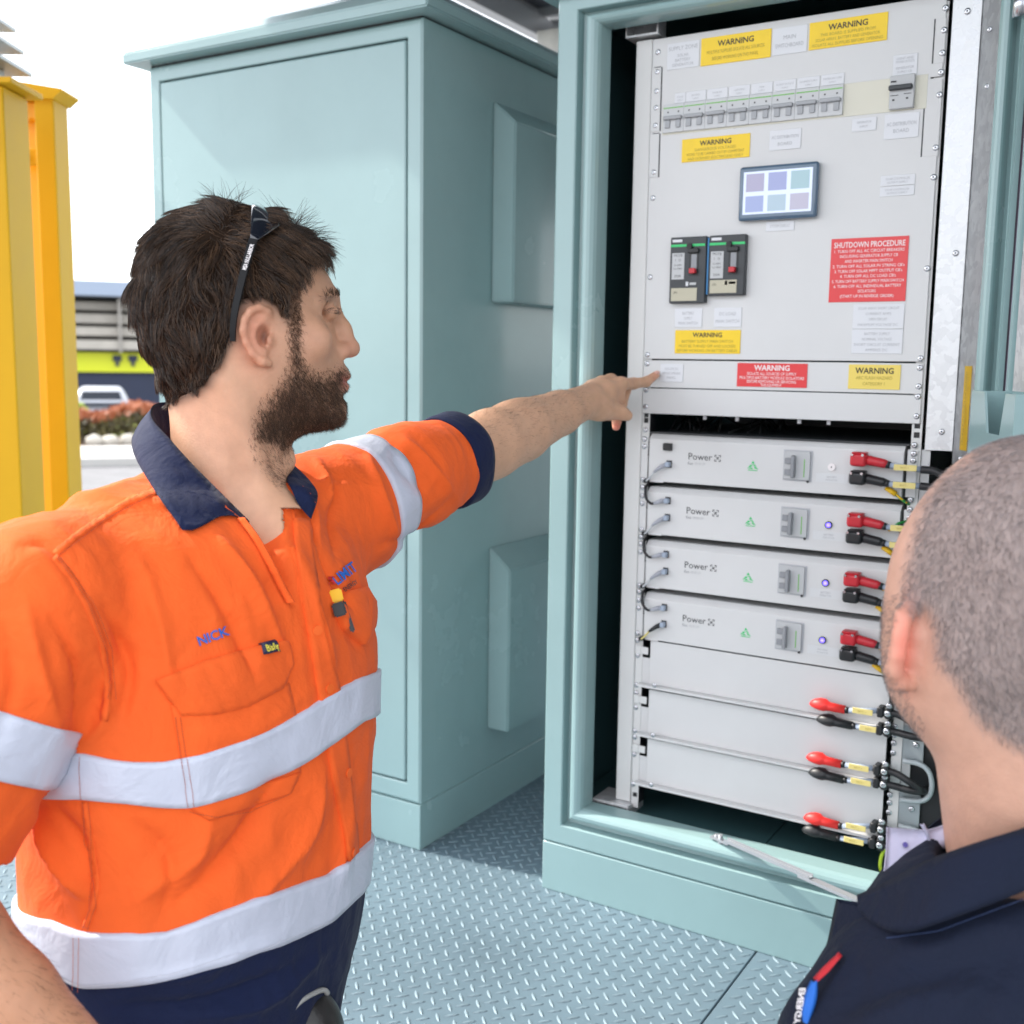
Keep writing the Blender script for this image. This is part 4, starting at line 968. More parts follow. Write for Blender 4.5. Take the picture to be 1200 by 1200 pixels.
def polydist(poly, gx, gy):
    """signed distance inside>0 (px) on arrays"""
    p = np.array(poly, float); d = np.full(gx.shape, 1e9); ins = np.zeros(gx.shape, bool)
    for a, b in zip(p, np.roll(p, -1, 0)):
        e = b-a; t = np.clip(((gx-a[0])*e[0]+(gy-a[1])*e[1])/(e@e+1e-9), 0, 1); d = np.minimum(d, np.hypot(gx-a[0]-t*e[0], gy-a[1]-t*e[1]))
        if a[1] != b[1]: ins ^= ((a[1] > gy) != (b[1] > gy)) & (gx < (b[0]-a[0])*(gy-a[1])/(b[1]-a[1])+a[0])
    return np.where(ins, d, -d)
class PolyMap:
    def __init__(s, poly, sm=True, pad=120):
        if sm: poly = [tuple(q) for q in spline(list(poly)+[poly[0]], 4)][:-1]
        p = np.array(poly); s.x0, s.y0 = p.min(0)-pad; x1, y1 = p.max(0)+pad; s.st = 2.0
        gx, gy = np.meshgrid(np.arange(s.x0, x1, s.st), np.arange(s.y0, y1, s.st), indexing='ij'); s.d = polydist(poly, gx, gy)
    def __call__(s, x, y):
        u = np.clip((x-s.x0)/s.st, 0, s.d.shape[0]-1.001); v = np.clip((y-s.y0)/s.st, 0, s.d.shape[1]-1.001); i = u.astype(int); j = v.astype(int); a = u-i; b = v-j; D = s.d
        return (D[i, j]*(1-a)*(1-b)+D[i+1, j]*a*(1-b)+D[i, j+1]*(1-a)*b+D[i+1, j+1]*a*b)
def inside(poly, x, y): return polydist(poly, np.asarray(x, float), np.asarray(y, float)) > 0
def sig(x): return 1/(1+np.exp(-np.clip(x, -30, 30)))
def org_mesh(name, V, Q, mats, parent, origin, cols=None, mi=None, smooth_=True, **k):
    o = mesh_obj(name, W(V)-origin, Q, mats, parent, smooth_, mi, **k)
    if cols is not None:
        ca_ = o.data.color_attributes.new('tint', 'FLOAT_COLOR', 'POINT'); c4 = np.ones((len(V), 4), np.float32); c4[:, :3] = cols
        ca_.data.foreach_set('color', c4.ravel())
    return o
def tinted(name, rough=.5, sss=0, bump=None, sheen=0, noise=0, nscale=30, spec=.5, bump2=None):
    m = mat(name, (.5, .5, .5), rough, sss=sss, bump=bump, sheen=sheen, spec=spec, sssr=(.9, .35, .2) if sss else (.01, .01, .01)); t = m.node_tree; b = t.nodes['Principled BSDF']
    if sss: b.inputs['Subsurface Scale'].default_value = .012
    a = t.nodes.new('ShaderNodeVertexColor'); a.layer_name = 'tint'; out = a.outputs[0]
    if noise:
        n = t.nodes.new('ShaderNodeTexNoise'); n.inputs['Scale'].default_value = nscale; n.inputs['Detail'].default_value = 6; tc = t.nodes.new('ShaderNodeTexCoord'); t.links.new(tc.outputs['Object'], n.inputs['Vector'])
        r = t.nodes.new('ShaderNodeMapRange'); r.inputs[1].default_value = .3; r.inputs[2].default_value = .7; r.inputs[3].default_value = 1-noise; r.inputs[4].default_value = 1+noise; t.links.new(n.outputs['Fac'], r.inputs[0])
        mm = t.nodes.new('ShaderNodeVectorMath'); mm.operation = 'SCALE'; t.links.new(out, mm.inputs[0]); t.links.new(r.outputs[0], mm.inputs['Scale']); out = mm.outputs[0]
    t.links.new(out, b.inputs['Base Color']); return m
def cloth(name, col, rough=.8, weave=1500, bstr=.25, sheen=.15, wr=(38, .35, .004), var=.06, spec=.25):
    """woven cloth: fine weave bump, soft crumple bump, slight colour variation"""
    m = mat(name, col, rough, noise=(14, var), sheen=sheen, spec=spec); t = m.node_tree; b = t.nodes['Principled BSDF']
    tc = t.nodes.new('ShaderNodeTexCoord'); n = t.nodes.new('ShaderNodeTexNoise'); n.inputs['Scale'].default_value = wr[0]; n.inputs['Detail'].default_value = 4; n.inputs['Distortion'].default_value = .6
    w_ = t.nodes.new('ShaderNodeTexNoise'); w_.inputs['Scale'].default_value = weave; t.links.new(tc.outputs['Object'], n.inputs['Vector']); t.links.new(tc.outputs['Object'], w_.inputs['Vector'])
    n3 = t.nodes.new('ShaderNodeTexNoise'); n3.inputs['Scale'].default_value = wr[0]*4.2; n3.inputs['Detail'].default_value = 5; n3.inputs['Distortion'].default_value = 1.0; t.links.new(tc.outputs['Object'], n3.inputs['Vector'])
    b0 = t.nodes.new('ShaderNodeBump'); b0.inputs['Strength'].default_value = wr[1]*.45; b0.inputs['Distance'].default_value = wr[2]*.2; t.links.new(n3.outputs['Fac'], b0.inputs['Height'])
    b1 = t.nodes.new('ShaderNodeBump'); t.links.new(b0.outputs[0], b1.inputs['Normal']); b1.inputs['Strength'].default_value = wr[1]; b1.inputs['Distance'].default_value = wr[2]; t.links.new(n.outputs['Fac'], b1.inputs['Height'])
    b2 = t.nodes.new('ShaderNodeBump'); b2.inputs['Strength'].default_value = bstr; b2.inputs['Distance'].default_value = .0006; t.links.new(w_.outputs['Fac'], b2.inputs['Height']); t.links.new(b1.outputs[0], b2.inputs['Normal']); t.links.new(b2.outputs[0], b.inputs['Normal'])
    return m
def strands(name, R, N, D, L, rad_, m, parent, origin, seg=4, lift=.25, curl=.3, sag=0, clump=0, seed=1, label=None, surf=None):
    """tapered three-sided hairs: roots R, normals N, directions D (camera space), lengths L"""
    g = np.random.default_rng(seed); n = len(R); D = D-N*(D*N).sum(1)[:, None]; D /= np.linalg.norm(D, axis=1)[:, None]+1e-9
    B = np.cross(N, D); ph = g.random((n, 1))*6.28; pts = [R-N*.001]; cur = R.copy(); w0 = g.normal(size=(n, 1))*curl
    for i in range(1, seg+1):
        t = i/seg; li = lift*(1-t*sag)
        d = D+N*li+B*(w0*np.sin(ph+t*2.2)+g.normal(size=(n, 1))*curl*.25); d /= np.linalg.norm(d, axis=1)[:, None]
        cur = cur+d*L[:, None]/seg; pts.append(cur)
    P_ = np.stack(pts, 1)                                   # n, seg+1, 3
    if clump:
        cid = g.integers(0, n, max(1, n//clump)); CC = R[cid]
        best = np.zeros(n, int); 
        for a in range(0, n, 2000):
            best[a:a+2000] = ((R[a:a+2000, None]-CC[None])**2).sum(2).argmin(1)
        tgt = P_[cid[best]]; wgt = (np.linspace(0, 1, seg+1)**1.3*.65)[None, :, None]; P_ = P_*(1-wgt)+tgt*wgt
    T = P_[:, -1]-P_[:, 0]; T /= np.linalg.norm(T, axis=1)[:, None]+1e-9
    u = np.cross(T, N+.01); u /= np.linalg.norm(u, axis=1)[:, None]+1e-9; v = np.cross(T, u)
    rr = rad_*np.linspace(1, .25, seg+1)
    ring = []
    for a in (0, 2.094, 4.189): ring.append(P_+(u*math.cos(a)+v*math.sin(a))[:, None]*rr[None, :, None])
    V = np.stack(ring, 2).reshape(-1, 3)                    # n, seg+1, 3
    base = (np.arange(n)*(seg+1)*3)[:, None, None]; i = np.arange(seg)[None, :, None]*3; j = np.arange(3)[None, None, :]; j2 = (j+1) % 3
    Q = np.stack([base+i+j, base+i+j2, base+i+3+j2, base+i+3+j], -1).reshape(-1, 4)
    mats = m if isinstance(m, list) else [m]; mi = None
    if len(mats) > 1: mi = np.repeat(g.integers(0, len(mats), n), seg*3).tolist()
    o = org_mesh(name, V, Q, mats, parent, origin, mi=mi, kind='stuff')
    return o
def sample(V, Q, N, n, wfn, seed=3):
    g = np.random.default_rng(seed); c = V[Q].mean(1); a = np.linalg.norm(np.cross(V[Q[:, 2]]-V[Q[:, 0]], V[Q[:, 3]]-V[Q[:, 1]]), axis=1)
    w_ = a*wfn(c, N[Q].mean(1)); s = w_.sum()
    if s <= 0: raise ValueError('no roots')
    q = Q[g.choice(len(Q), n, p=w_/s)]; u, v = g.random((n, 1)), g.random((n, 1))
    f = lambda A: A[q[:, 0]]*(1-u)*(1-v)+A[q[:, 1]]*u*(1-v)+A[q[:, 2]]*u*v+A[q[:, 3]]*(1-u)*v
    n_ = f(N); return f(V), n_/np.linalg.norm(n_, axis=1)[:, None]
def dirfield(ctrl, X, Y, p=2.5):
    """ctrl: (px, py, dx, dy) inverse-distance blend -> camera-space directions"""
    D = np.zeros((len(X), 3)); ws = 0
    for cx, cy, dx, dy in ctrl:
        w_ = 1/(np.hypot(X-cx, Y-cy)+6)**p; l = math.hypot(dx, dy); D[:, 0] += w_*dx/l; D[:, 1] += w_*dy/l; ws = ws+w_
    return D/ws[:, None]
def bvh_of(V, Q): return BVHTree.FromPolygons(V.tolist(), Q.tolist())
def cast(bvh, px, py, skip=0):
    d = Vector(C(px, py, 1)).normalized(); h = bvh.ray_cast(Vector((0, 0, 0)), d)
    if h[0] is None: return None, None
    n = np.array(h[1]); 
    if n@np.array(d) > 0: n = -n
    return np.array(h[0]), n
def grid_faces(n, m, wrap=False):
    F = []
    for i in range(n if wrap else n-1):
        for j in range(m-1): a, b = i*m+j, ((i+1) % n)*m+j; F.append((a, b, b+1, a+1))
    return F
def resample(pl, n):
    p = np.array(pl, float); s = np.r_[0, np.cumsum(np.linalg.norm(np.diff(p, axis=0), axis=1))]; t = np.linspace(0, s[-1], n)
    return np.stack([np.interp(t, s, p[:, k]) for k in range(p.shape[1])], 1)
def patch(name, bvh, A, B, n, m, off, mt, parent, origin, sink=.004, smoothn=True, puff=0, pucker=0, **k):
    """cloth patch between px polylines A and B laid on the garment, edges turned in"""
    A = resample(A, n); B = resample(B, n); H = np.zeros((n, m, 3)); NN = np.zeros((n, m, 3)); ok = np.zeros((n, m), bool)
    for i in range(n):
        for j in range(m):
            t = j/(m-1); q = A[i]*(1-t)+B[i]*t; h, nn = cast(bvh, *q)
            if h is not None: H[i, j] = h; NN[i, j] = nn; ok[i, j] = True
    if not ok.all():
        gi, gj = np.argwhere(ok).T
        for i, j in np.argwhere(~ok):
            k_ = np.argmin((gi-i)**2+(gj-j)**2); q = A[i]*(1-j/(m-1))+B[i]*j/(m-1); z = H[gi[k_], gj[k_], 2]; H[i, j] = C(*q, z+.004); NN[i, j] = NN[gi[k_], gj[k_]]
    pu = np.outer(np.sin(np.linspace(0, math.pi, n)), np.sin(np.linspace(0, math.pi, m)))**.5*puff if puff else 0
    pk_ = pucker*np.sin(np.arange(n)*1.9+np.sin(np.arange(n)*.7)*1.5)[:, None, None]*np.ones((1, m, 1)) if pucker else 0
    G = H+NN*(off+pk_+(pu[..., None] if puff else 0))
    V = np.zeros((n+2, m+2, 3)); V[1:-1, 1:-1] = G; S_ = H-NN*sink
    V[0, 1:-1] = S_[0]; V[-1, 1:-1] = S_[-1]; V[1:-1, 0] = S_[:, 0]; V[1:-1, -1] = S_[:, -1]; V[0, 0] = S_[0, 0]; V[0, -1] = S_[0, -1]; V[-1, 0] = S_[-1, 0]; V[-1, -1] = S_[-1, -1]
    F = grid_faces(n+2, m+2)
    return org_mesh(name, V.reshape(-1, 3), np.array(F), mt, parent, origin, **k)
def ring_band(name, bvh, o, ax, u, v, prof, off, th, mt, parent, origin, n=96, m=7, rmax=9, **k):
    """band all round a limb or trunk; prof(angle)->(h0,h1) along ax measured from o; cast outward from the axis"""
    ax, u, v = [np.asarray(q)/np.linalg.norm(q) for q in (ax, u, v)]; V = []
    for i in range(n):
        ph = 2*math.pi*i/n; d = u*math.cos(ph)+v*math.sin(ph); h0, h1 = prof(ph)
        row = []
        for j in range(m):
            h = h0+(h1-h0)*j/(m-1); st = o(h) if callable(o) else o+ax*h
            r = bvh.ray_cast(Vector(st), Vector(d)); row.append(np.array(r[0])+d*off if r[0] is not None and r[3] < rmax else st+d*min(.06, rmax*.8))
        V.append([row[0]-d*th]+row+[row[-1]-d*th])
    V = np.array(V); 
    for _ in range(1): V[:, 1:-1] = .5*V[:, 1:-1]+.25*(np.roll(V, 1, 0)+np.roll(V, -1, 0))[:, 1:-1]
    return org_mesh(name, V.reshape(-1, 3), np.array(grid_faces(n, m+2, True)), mt, parent, origin, **k)
def stitch(name, bvh, line, mt, parent, origin, step=3.0, w_=.55, off=.0008, dash=.62):
    """row of short thread stitches along a px polyline"""
    p = np.array(line, float); L = np.linalg.norm(np.diff(p, axis=0), axis=1).sum(); n = max(2, int(L/step)); q = resample(line, n*4+1); V, F = [], []
    for i in range(n):
        a, b = q[i*4], q[min(i*4+int(4*dash)+1, len(q)-1)]; h0, n0 = cast(bvh, *a); h1, n1 = cast(bvh, *b)
        if h0 is None or h1 is None: continue
        t = h1-h0; s_ = np.cross(t, n0); s_ = s_/(np.linalg.norm(s_)+1e-9)*w_*.0005; k = len(V); h0 = h0+n0*off; h1 = h1+n1*off
        V += [h0-s_, h0+s_, h1+s_, h1-s_, (h0+h1)/2+n0*.0006]; F += [(k, k+1, k+4), (k+1, k+2, k+4), (k+2, k+3, k+4), (k+3, k, k+4)]
    if not V: return None
    return mesh_obj(name, W(np.array(V))-origin, F, mt, parent, kind='stuff')
def decal(name, bvh, V2, F, fn, off, mt, parent, origin, **k):
    """flat print laid on cloth: fn maps 2-D print coords to px"""
    V = []
    for a in V2:
        h, n = cast(bvh, *fn(a)); V.append(h+n*off if h is not None else C(*fn(a), 1.2))
    return mesh_obj(name, W(np.array(V))-origin, F, mt, parent, **k)
def sheet(name, A, B, m, n=16, mm=6, bulge=.004, par=None, org=None, th=.002):
    A = resample(spline(A, 5), n); B = resample(spline(B, 5), n); V = []
    for lay in (0, th):
        for i in range(n):
            for j in range(mm): t = j/(mm-1); V.append(A[i]*(1-t)+B[i]*t+np.array([0, 0, -bulge*math.sin(t*math.pi)+lay]))
    F = grid_faces(n, mm); k = n*mm; F += [tuple(q+k for q in f[::-1]) for f in F]
    for i in range(n-1):
        for j in (0, mm-1): a = i*mm+j; F.append((a, a+mm, a+mm+k, a+k))
    for j in range(mm-1):
        for i in (0, n-1): a = i*mm+j; F.append((a, a+1, a+1+k, a+k))
    return org_mesh(name, np.array(V), np.array(F), m, par, org)
def crease(V, N, lines):
    """press folds into cloth: lines = (px polyline, width px, height m); positive = ridge"""
    x, y = pxy(V); dsp = np.zeros(len(V))
    for pl, wd, hh in lines:
        p = np.array(spline(pl, 5) if len(pl) > 2 else pl)[:, :2]; best = np.full(len(V), 1e9); tt = np.zeros(len(V)); n = len(p)-1
        for i in range(n):
            a, b = p[i], p[i+1]; e = b-a; t = np.clip(((x-a[0])*e[0]+(y-a[1])*e[1])/(e@e+1e-9), 0, 1); d = np.hypot(x-a[0]-t*e[0], y-a[1]-t*e[1]); m_ = d < best; best[m_] = d[m_]; tt[m_] = ((i+t)/n)[m_]
        dsp += hh*(.45*np.exp(-(best/wd)**2)+.75*np.exp(-best/(wd*.42)))*np.sin(np.clip(tt, .02, .98)*math.pi)**.6
    return V+N*dsp[:, None]
# mean skin and cloth tones
SKIN = tinted('skin', .50, sss=.12, bump=(420, .45, .0009), noise=.06, nscale=75, spec=.35)
OR = cloth('hi_vis_orange_cotton', (.80, .115, .018), .82, wr=(22, .6, .009), sheen=.03)
NV = cloth('navy_cotton_drill', (.0045, .010, .042), .82, wr=(30, .7, .006), sheen=.04)
TAPE = cloth('silver_reflective_tape', (.50, .53, .63), .38, weave=2600, bstr=.12, wr=(15, .7, .009), sheen=0, var=.03, spec=.6)
THR = mat('orange_thread', (.40, .07, .025), .7); THN = mat('navy_thread', (.06, .10, .25), .7)
EMB = mat('blue_embroidery', (.008, .12, .50), .7, bump=(900, .5, .001)); EMR = mat('red_embroidery', (.62, .02, .03), .6)
HAIRM = [mat('dark_brown_hair', (.036, .019, .010), .38, spec=.4), mat('brown_hair', (.105, .056, .029), .38, spec=.5), mat('black_brown_hair', (.016, .010, .007), .36, spec=.5)]
HCAP = mat('hair_mass', (.020, .012, .008), .9, spec=.05)
BEARDM = [mat('beard_brown', (.060, .030, .015), .5), mat('beard_dark', (.026, .014, .008), .5), mat('beard_reddish', (.12, .055, .025), .5)]
# ------------------------------------------------------------------ man in orange
ORG1 = np.array([-.87, .80, GZ+.0])
S_AX = np.array([.544, 0, .839]); N_AX = np.array([.839, 0, -.544])
def zmid(x): return 1.178+(x-300)*.00093*math.tan(rad(14))
def torso_rows(rows, d0=1.15):
    y = [(r[0]-600)/FPX*d0 for r in rows]; cx = [((r[1]+r[2])/2-600)/FPX*d0 for r in rows]; H = [(r[2]-r[1])/2/FPX*d0 for r in rows]
    a = [h/.813 for h in H]; b = [q*.72*(r[3] if len(r) > 3 else 1) for q, r in zip(a, rows)]; dz = [(r[4] if len(r) > 4 else 0) for r in rows]
    return np.array(y), np.array(cx), np.array(a), np.array(b), d0+np.array(dz)
TR = torso_rows([(600, 150, 345, .85), (640, 75, 388, .95), (700, 60, 412), (760, 55, 425), (860, 60, 424), (930, 68, 420), (1000, 70, 416), (1080, 68, 409), (1130, 66, 403), (1190, 56, 388), (1260, 60, 376), (1400, 50, 380)])
def torso_fn(T, ex=2.3, infl=0):
    def fn(X, Y, Z):
        cx = np.interp(Y, T[0], T[1]); a = np.interp(Y, T[0], T[2])+infl; b = np.interp(Y, T[0], T[3])+infl; cz = np.interp(Y, T[0], T[4])
        x = X-cx; z = Z-cz; u = np.abs(x*S_AX[0]+z*S_AX[2])/a; v = np.abs(x*N_AX[0]+z*N_AX[2])/b
        d = ((u**ex+v**ex)**(1/ex)-1)*np.minimum(a, b)*.92
        return np.maximum(d, T[0][0]-Y)
    return fn
NECKB = C(262, 600, 1.168)
RSH, RSE = C(42, 716, .965), C(-125, 1075, .90)            # near shoulder joint, elbow
LSH, LEL = C(378, 600, 1.30), C(556, 528, 1.545)          # far shoulder joint, elbow
LWR = C(688, 470, 1.825)
CUFFC = LSH+(LEL-LSH)*.79
f1 = Field((-.56, -.20, .76), (.06, .62, 1.66), .0038)
def plane_cut(F_, p, n, lo, hi, k=.004):
    n = np.asarray(n)/np.linalg.norm(n); F_.func(lo, hi, lambda X, Y, Z: (X-p[0])*n[0]+(Y-p[1])*n[1]+(Z-p[2])*n[2], k, 'i')
AR = (RSE-RSH)/np.linalg.norm(RSE-RSH)
f1.cap(RSH, RSE, .078, .064, k=0)
plane_cut(f1, RSH+AR*.205, AR, RSH+AR*.205-.2, RSH+AR*.205+.2)
f1.func((-.56, -.03, .9), (-.09, .62, 1.45), torso_fn(TR), k=.014)
f1.ell(C(238, 668, 1.150), (.185, .075, .105), [S_AX, [0, 1, 0], N_AX], k=.06)
f1.cap(C(215, 636, 1.135), C(78, 700, 1.02), .060, .066, k=.045)
f1.cap(C(300, 606, 1.19), LSH, .050, .066, k=.05)
f1.cap(C(184, 582, 1.17), C(120, 672, 1.08), .028, .05, k=.04)
f1.chain([LSH, LSH+(LEL-LSH)*.5, LEL+(LEL-LSH)*.12], [.072, .0665, .055], k=.03)
f1.ell(C(418, 615, 1.335), (.05, .05, .05), k=.04)
# cut sleeve ends, neck opening and front slit
AL = (LEL-LSH)/np.linalg.norm(LEL-LSH)
plane_cut(f1, CUFFC+AL*.004, AL, CUFFC-.09, LEL+.14)
f1.cap(NECKB+np.array([.0, -.034, .006]), NECKB+np.array([.0, -.12, .02]), .062, .072, k=.01, op='s')
SV, SQ = f1.mesh()
slit = [(236, 530), (326, 545), (331, 600), (337, 648), (347, 712), (341, 700), (325, 664), (306, 632), (290, 608), (270, 592), (250, 568)]
pm = PolyMap(slit, False)
x_, y_ = pxy(SV)
SV = smooth(SV, SQ, 2); SN = vnorm(SV, SQ)
near = SN[:, 2] < .2
SV = SV-SN*(np.clip(pm(x_, y_)+2, 0, 12)*.0019*near)[:, None]
folds = [
 ([(250, 625), (300, 690), (338, 770)], 10, .006), ([(215, 640), (270, 720), (300, 800)], 12, -.005), ([(160, 640), (190, 740), (205, 830)], 14, .004),
 ([(125, 700), (150, 780), (140, 850)], 10, -.007), ([(110, 760), (128, 830), (95, 880)], 9, .006), ([(345, 640), (372, 720), (395, 790)], 8, .006), ([(360, 600), (388, 670), (410, 720)], 7, -.006), ([(340, 560), (365, 600), (380, 650)], 7, .006),
 ([(30, 700), (50, 790), (70, 860)], 12, .005), ([(60, 720), (95, 790), (90, 850)], 9, -.006), ([(0, 720), (15, 800), (-10, 880)], 12, -.004),
 ([(40, 955), (70, 1010), (110, 1060)], 12, .009), ([(60, 945), (100, 1000), (105, 1070)], 10, -.007), ([(150, 960), (200, 1010), (190, 1075)], 16, -.005), ([(330, 900), (290, 980), (200, 1070)], 22, -.010), ([(380, 900), (360, 980), (300, 1060)], 14, .007), ([(415, 920), (400, 1000), (395, 1040)], 9, .006), ([(250, 950), (230, 1010), (150, 1060)], 18, .005),
 ([(150, 1150), (230, 1140), (330, 1100)], 12, .005), ([(130, 1180), (240, 1175), (350, 1130)], 10, -.006), ([(220, 1195), (310, 1175), (390, 1110)], 9, .006),
 ([(430, 530), (445, 580), (470, 640)], 9, .007), ([(455, 515), (470, 545), (500, 580)], 8, -.006), ([(470, 510), (500, 540), (540, 590)], 7, .006), ([(440, 640), (490, 625), (530, 585)], 8, -.005), ([(395, 560), (390, 610), (400, 660)], 7, -.005), ([(370, 535), (385, 570), (388, 600)], 6, .006),
 ([(70, 590), (130, 575), (170, 560)], 9, .003), ([(20, 640), (60, 640), (120, 720)], 10, -.003), ([(230, 860), (300, 855), (380, 800)], 16, .003)]
folds = [(a, b*.85, c*1.5) for a, b, c in folds]
SV = crease(SV, SN, folds)
g3 = np.random.default_rng(11)
ph = g3.random(12)*6.28; fr = g3.normal(size=(12, 3))*26
dn = sum(np.sin(SV@fr[i]+ph[i]) for i in range(12))/12
SV = SV+SN*(dn*.0030)[:, None]
def wrinkle(V, sc, ax_, seed, n=9):
    g = np.random.default_rng(seed); s_ = 0
    for i in range(n):
        k_ = g.normal(size=3)*sc; k_ -= np.array(ax_)*(k_@np.array(ax_))*.8; s_ = s_+(1-np.abs(np.sin(V@k_*.5+g.random()*6.28+1.2*np.sin(V@(g.normal(size=3)*12)))))**2
    return s_/n
wz = wrinkle(SV, 62, (.35, .93, 0), 5)-.35; SV = SV+SN*(wz*.0085)[:, None]
SV = smooth(SV, SQ, 1, .4)
x_, y_ = pxy(SV[SQ].mean(1))
hem = np.interp(x_, [0, 20, 101, 180, 260, 340, 408, 430], [1085, 1125, 1150, 1146, 1122, 1090, 1050, 1040]); mi1 = (y_ > hem).astype(int)
man = empty('person', tuple(ORG1), label='bearded man in orange and navy work shirt pointing at the open rack', cat='person')
shirt = org_mesh('shirt', SV, SQ, [OR, NV], man, ORG1, mi=mi1.tolist())
SB = bvh_of(SV, SQ)
# torso-only surface for the tapes that run round the body
ft = Field((-.52, .14, .93), (-.12, .60, 1.40), .006); ft.func((-.6, -.03, .9), (-.05, .62, 1.45), torso_fn(TR), k=0)
TV, TQ = ft.mesh(); TV = smooth(TV, TQ, 2); TN = vnorm(TV, TQ); TV = crease(TV, TN, folds); dn = sum(np.sin(TV@fr[i]+ph[i]) for i in range(12))/12; TV = TV+TN*(dn*.0030)[:, None]; TV = TV+TN*((wrinkle(TV, 62, (.35, .93, 0), 5)-.35)*.0062)[:, None]; TB = bvh_of(TV, TQ)
def body_axis(h): return np.array([np.interp(h, TR[0], TR[1]), h, np.interp(h, TR[0], TR[4])])
def around(px_pts):
    out = []
    for px, py in px_pts:
        h, n = cast(TB, px, py)
        if h is None: continue
        c = body_axis(h[1]); out.append((math.atan2(h[2]-c[2], h[0]-c[0]), h[1]))
    out.sort(); A = np.array([o[0] for o in out]); Y_ = np.array([o[1] for o in out])
    return lambda ph: float(np.interp((ph+math.pi) % (2*math.pi)-math.pi, A, Y_, period=2*math.pi))
def band(name, top, bot):
    ft_, fb_ = around(top), around(bot)
    return ring_band(name, TB, body_axis, (0, 1, 0), (1, 0, 0), (0, 0, 1), lambda ph: (ft_(ph), fb_(ph)), .0055, .009, TAPE, man, ORG1, n=200, m=9)
band('reflective_tape', [(30, 878), (60, 876), (98, 883), (150, 893), (190, 893), (235, 884), (300, 862), (350, 836), (385, 814), (415, 797), (424, 793)], [(30, 934), (60, 935), (98, 935), (150, 940), (190, 945), (220, 946), (260, 936), (300, 921), (350, 896), (385, 872), (415, 850), (422, 845)])
band('reflective_tape', [(24, 1068), (60, 1078), (98, 1092), (150, 1093), (195, 1092), (240, 1075), (300, 1052), (350, 1036), (385, 1024), (405, 1012)], [(24, 1120), (60, 1135), (98, 1156), (150, 1154), (195, 1147), (240, 1135), (300, 1115), (350, 1097), (385, 1080), (404, 1062)])
# sleeve tapes
def limb_frame(a): u = np.cross(a, [0, 1, 0]); u /= np.linalg.norm(u); return u, np.cross(a, u)
u, v = limb_frame(AR)
ring_band('sleeve_tape', SB, RSH, AR, u, v, lambda ph: (.084, .135), .0055, .009, TAPE, man, ORG1, n=140, m=11, rmax=.098)
u, v = limb_frame(AL)
ring_band('sleeve_tape', SB, LSH, AL, u, v, lambda ph: (.052, .100), .0035, .006, TAPE, man, ORG1, n=140)
# rolled navy cuff
def cuff(cen, ax, r0, hl, th, name='cuff'):
    u, v = limb_frame(ax); V = []; n = 64
    for i in range(n):
        p = 2*math.pi*i/n; d = u*math.cos(p)+v*math.sin(p); wv = 1+.025*math.sin(3*p+1)+.02*math.sin(5*p)
        for (h, q) in ((-hl, 0), (-hl*1.02, th*.7), (-hl*.6, th*1.05), (0, th), (hl*.6, th*1.1), (hl, th*.7), (hl*1.02, 0), (hl*.8, -th*.4), (-hl*.9, -th*.5)): V.append(cen+ax*h+d*(r0*wv+q))
    V = np.array(V).reshape(n, 9, 3); V = np.concatenate([V, V[:, :1]], 1)
    return org_mesh(name, V.reshape(-1, 3), np.array(grid_faces(n, 10, True)), NV, man, ORG1)
cuff(CUFFC+AL*.006, AL, .0605, .021, .0045)
# ---- collar: fold line along the neck and falling outer leaf
def collar(fold, leaf, inner, name='collar', mt=NV, parent=None, org=None, n=40, lift_=0, SBv=None):
    SBv = SBv or SB
    A, B, I = resample(spline(fold, 6), n), resample(spline(leaf, 6), n), resample(spline(inner, 6), n); rows = []
    for i in range(n):
        a, b, c = A[i], B[i], I[i]; out = b-a; bul = np.array([0, 0, -1])*.006
        row = [c*(1-t)+a*t for t in (0, .5, .9)]+[a+np.array([0, -.0015, 0])]+[a*(1-t)+b*t+bul*math.sin(t*math.pi) for t in (.12, .3, .5, .7, .85, 1)]
        row += [b+np.array([0, .0005, .003])]+[(a*(1-t)+b*t+bul*math.sin(t*math.pi)+np.array([0, 0, .0045])) for t in (.8, .5, .2)]
        for q in range(4, len(row)):
            p = row[q]; h, _n = cast(SBv, 600+FPX*p[0]/p[2], 600+FPX*p[1]/p[2])
            lim = (.0075 if q <= 9 else .0045)+lift_
            if h is not None and h[2] < p[2]+lim and p[2]-h[2] < .06: row[q] = p*((h[2]-lim)/p[2])
        rows.append(row)
    V = np.array(rows); return org_mesh(name, V.reshape(-1, 3), np.array(grid_faces(n, V.shape[1])), mt, parent, org)
cl = collar([C(222, 470, 1.262), C(200, 472, 1.238), C(180, 476, 1.200), C(178, 492, 1.145), C(198, 515, 1.112), C(226, 546, 1.094), C(258, 578, 1.092), C(292, 612, 1.105)],
       [C(215, 520, 1.275), C(185, 515, 1.255), C(158, 508, 1.212), C(156, 530, 1.128), C(178, 570, 1.070), C(204, 607, 1.048), C(221, 622, 1.044), C(268, 598, 1.080)],
       [C(222, 500, 1.262), C(202, 505, 1.236), C(186, 512, 1.205), C(186, 530, 1.150), C(205, 550, 1.118), C(232, 580, 1.100), C(262, 606, 1.100), C(292, 622, 1.112)], parent=man, org=ORG1)
collar([C(318, 535, 1.235), C(324, 552, 1.215), C(336, 568, 1.200), C(346, 585, 1.185)], [C(345, 545, 1.250), C(362, 562, 1.218), C(372, 580, 1.190), C(364, 608, 1.165)], [C(316, 560, 1.235), C(320, 575, 1.215), C(332, 592, 1.200), C(344, 605, 1.190)], parent=man, org=ORG1, lift_=.006)
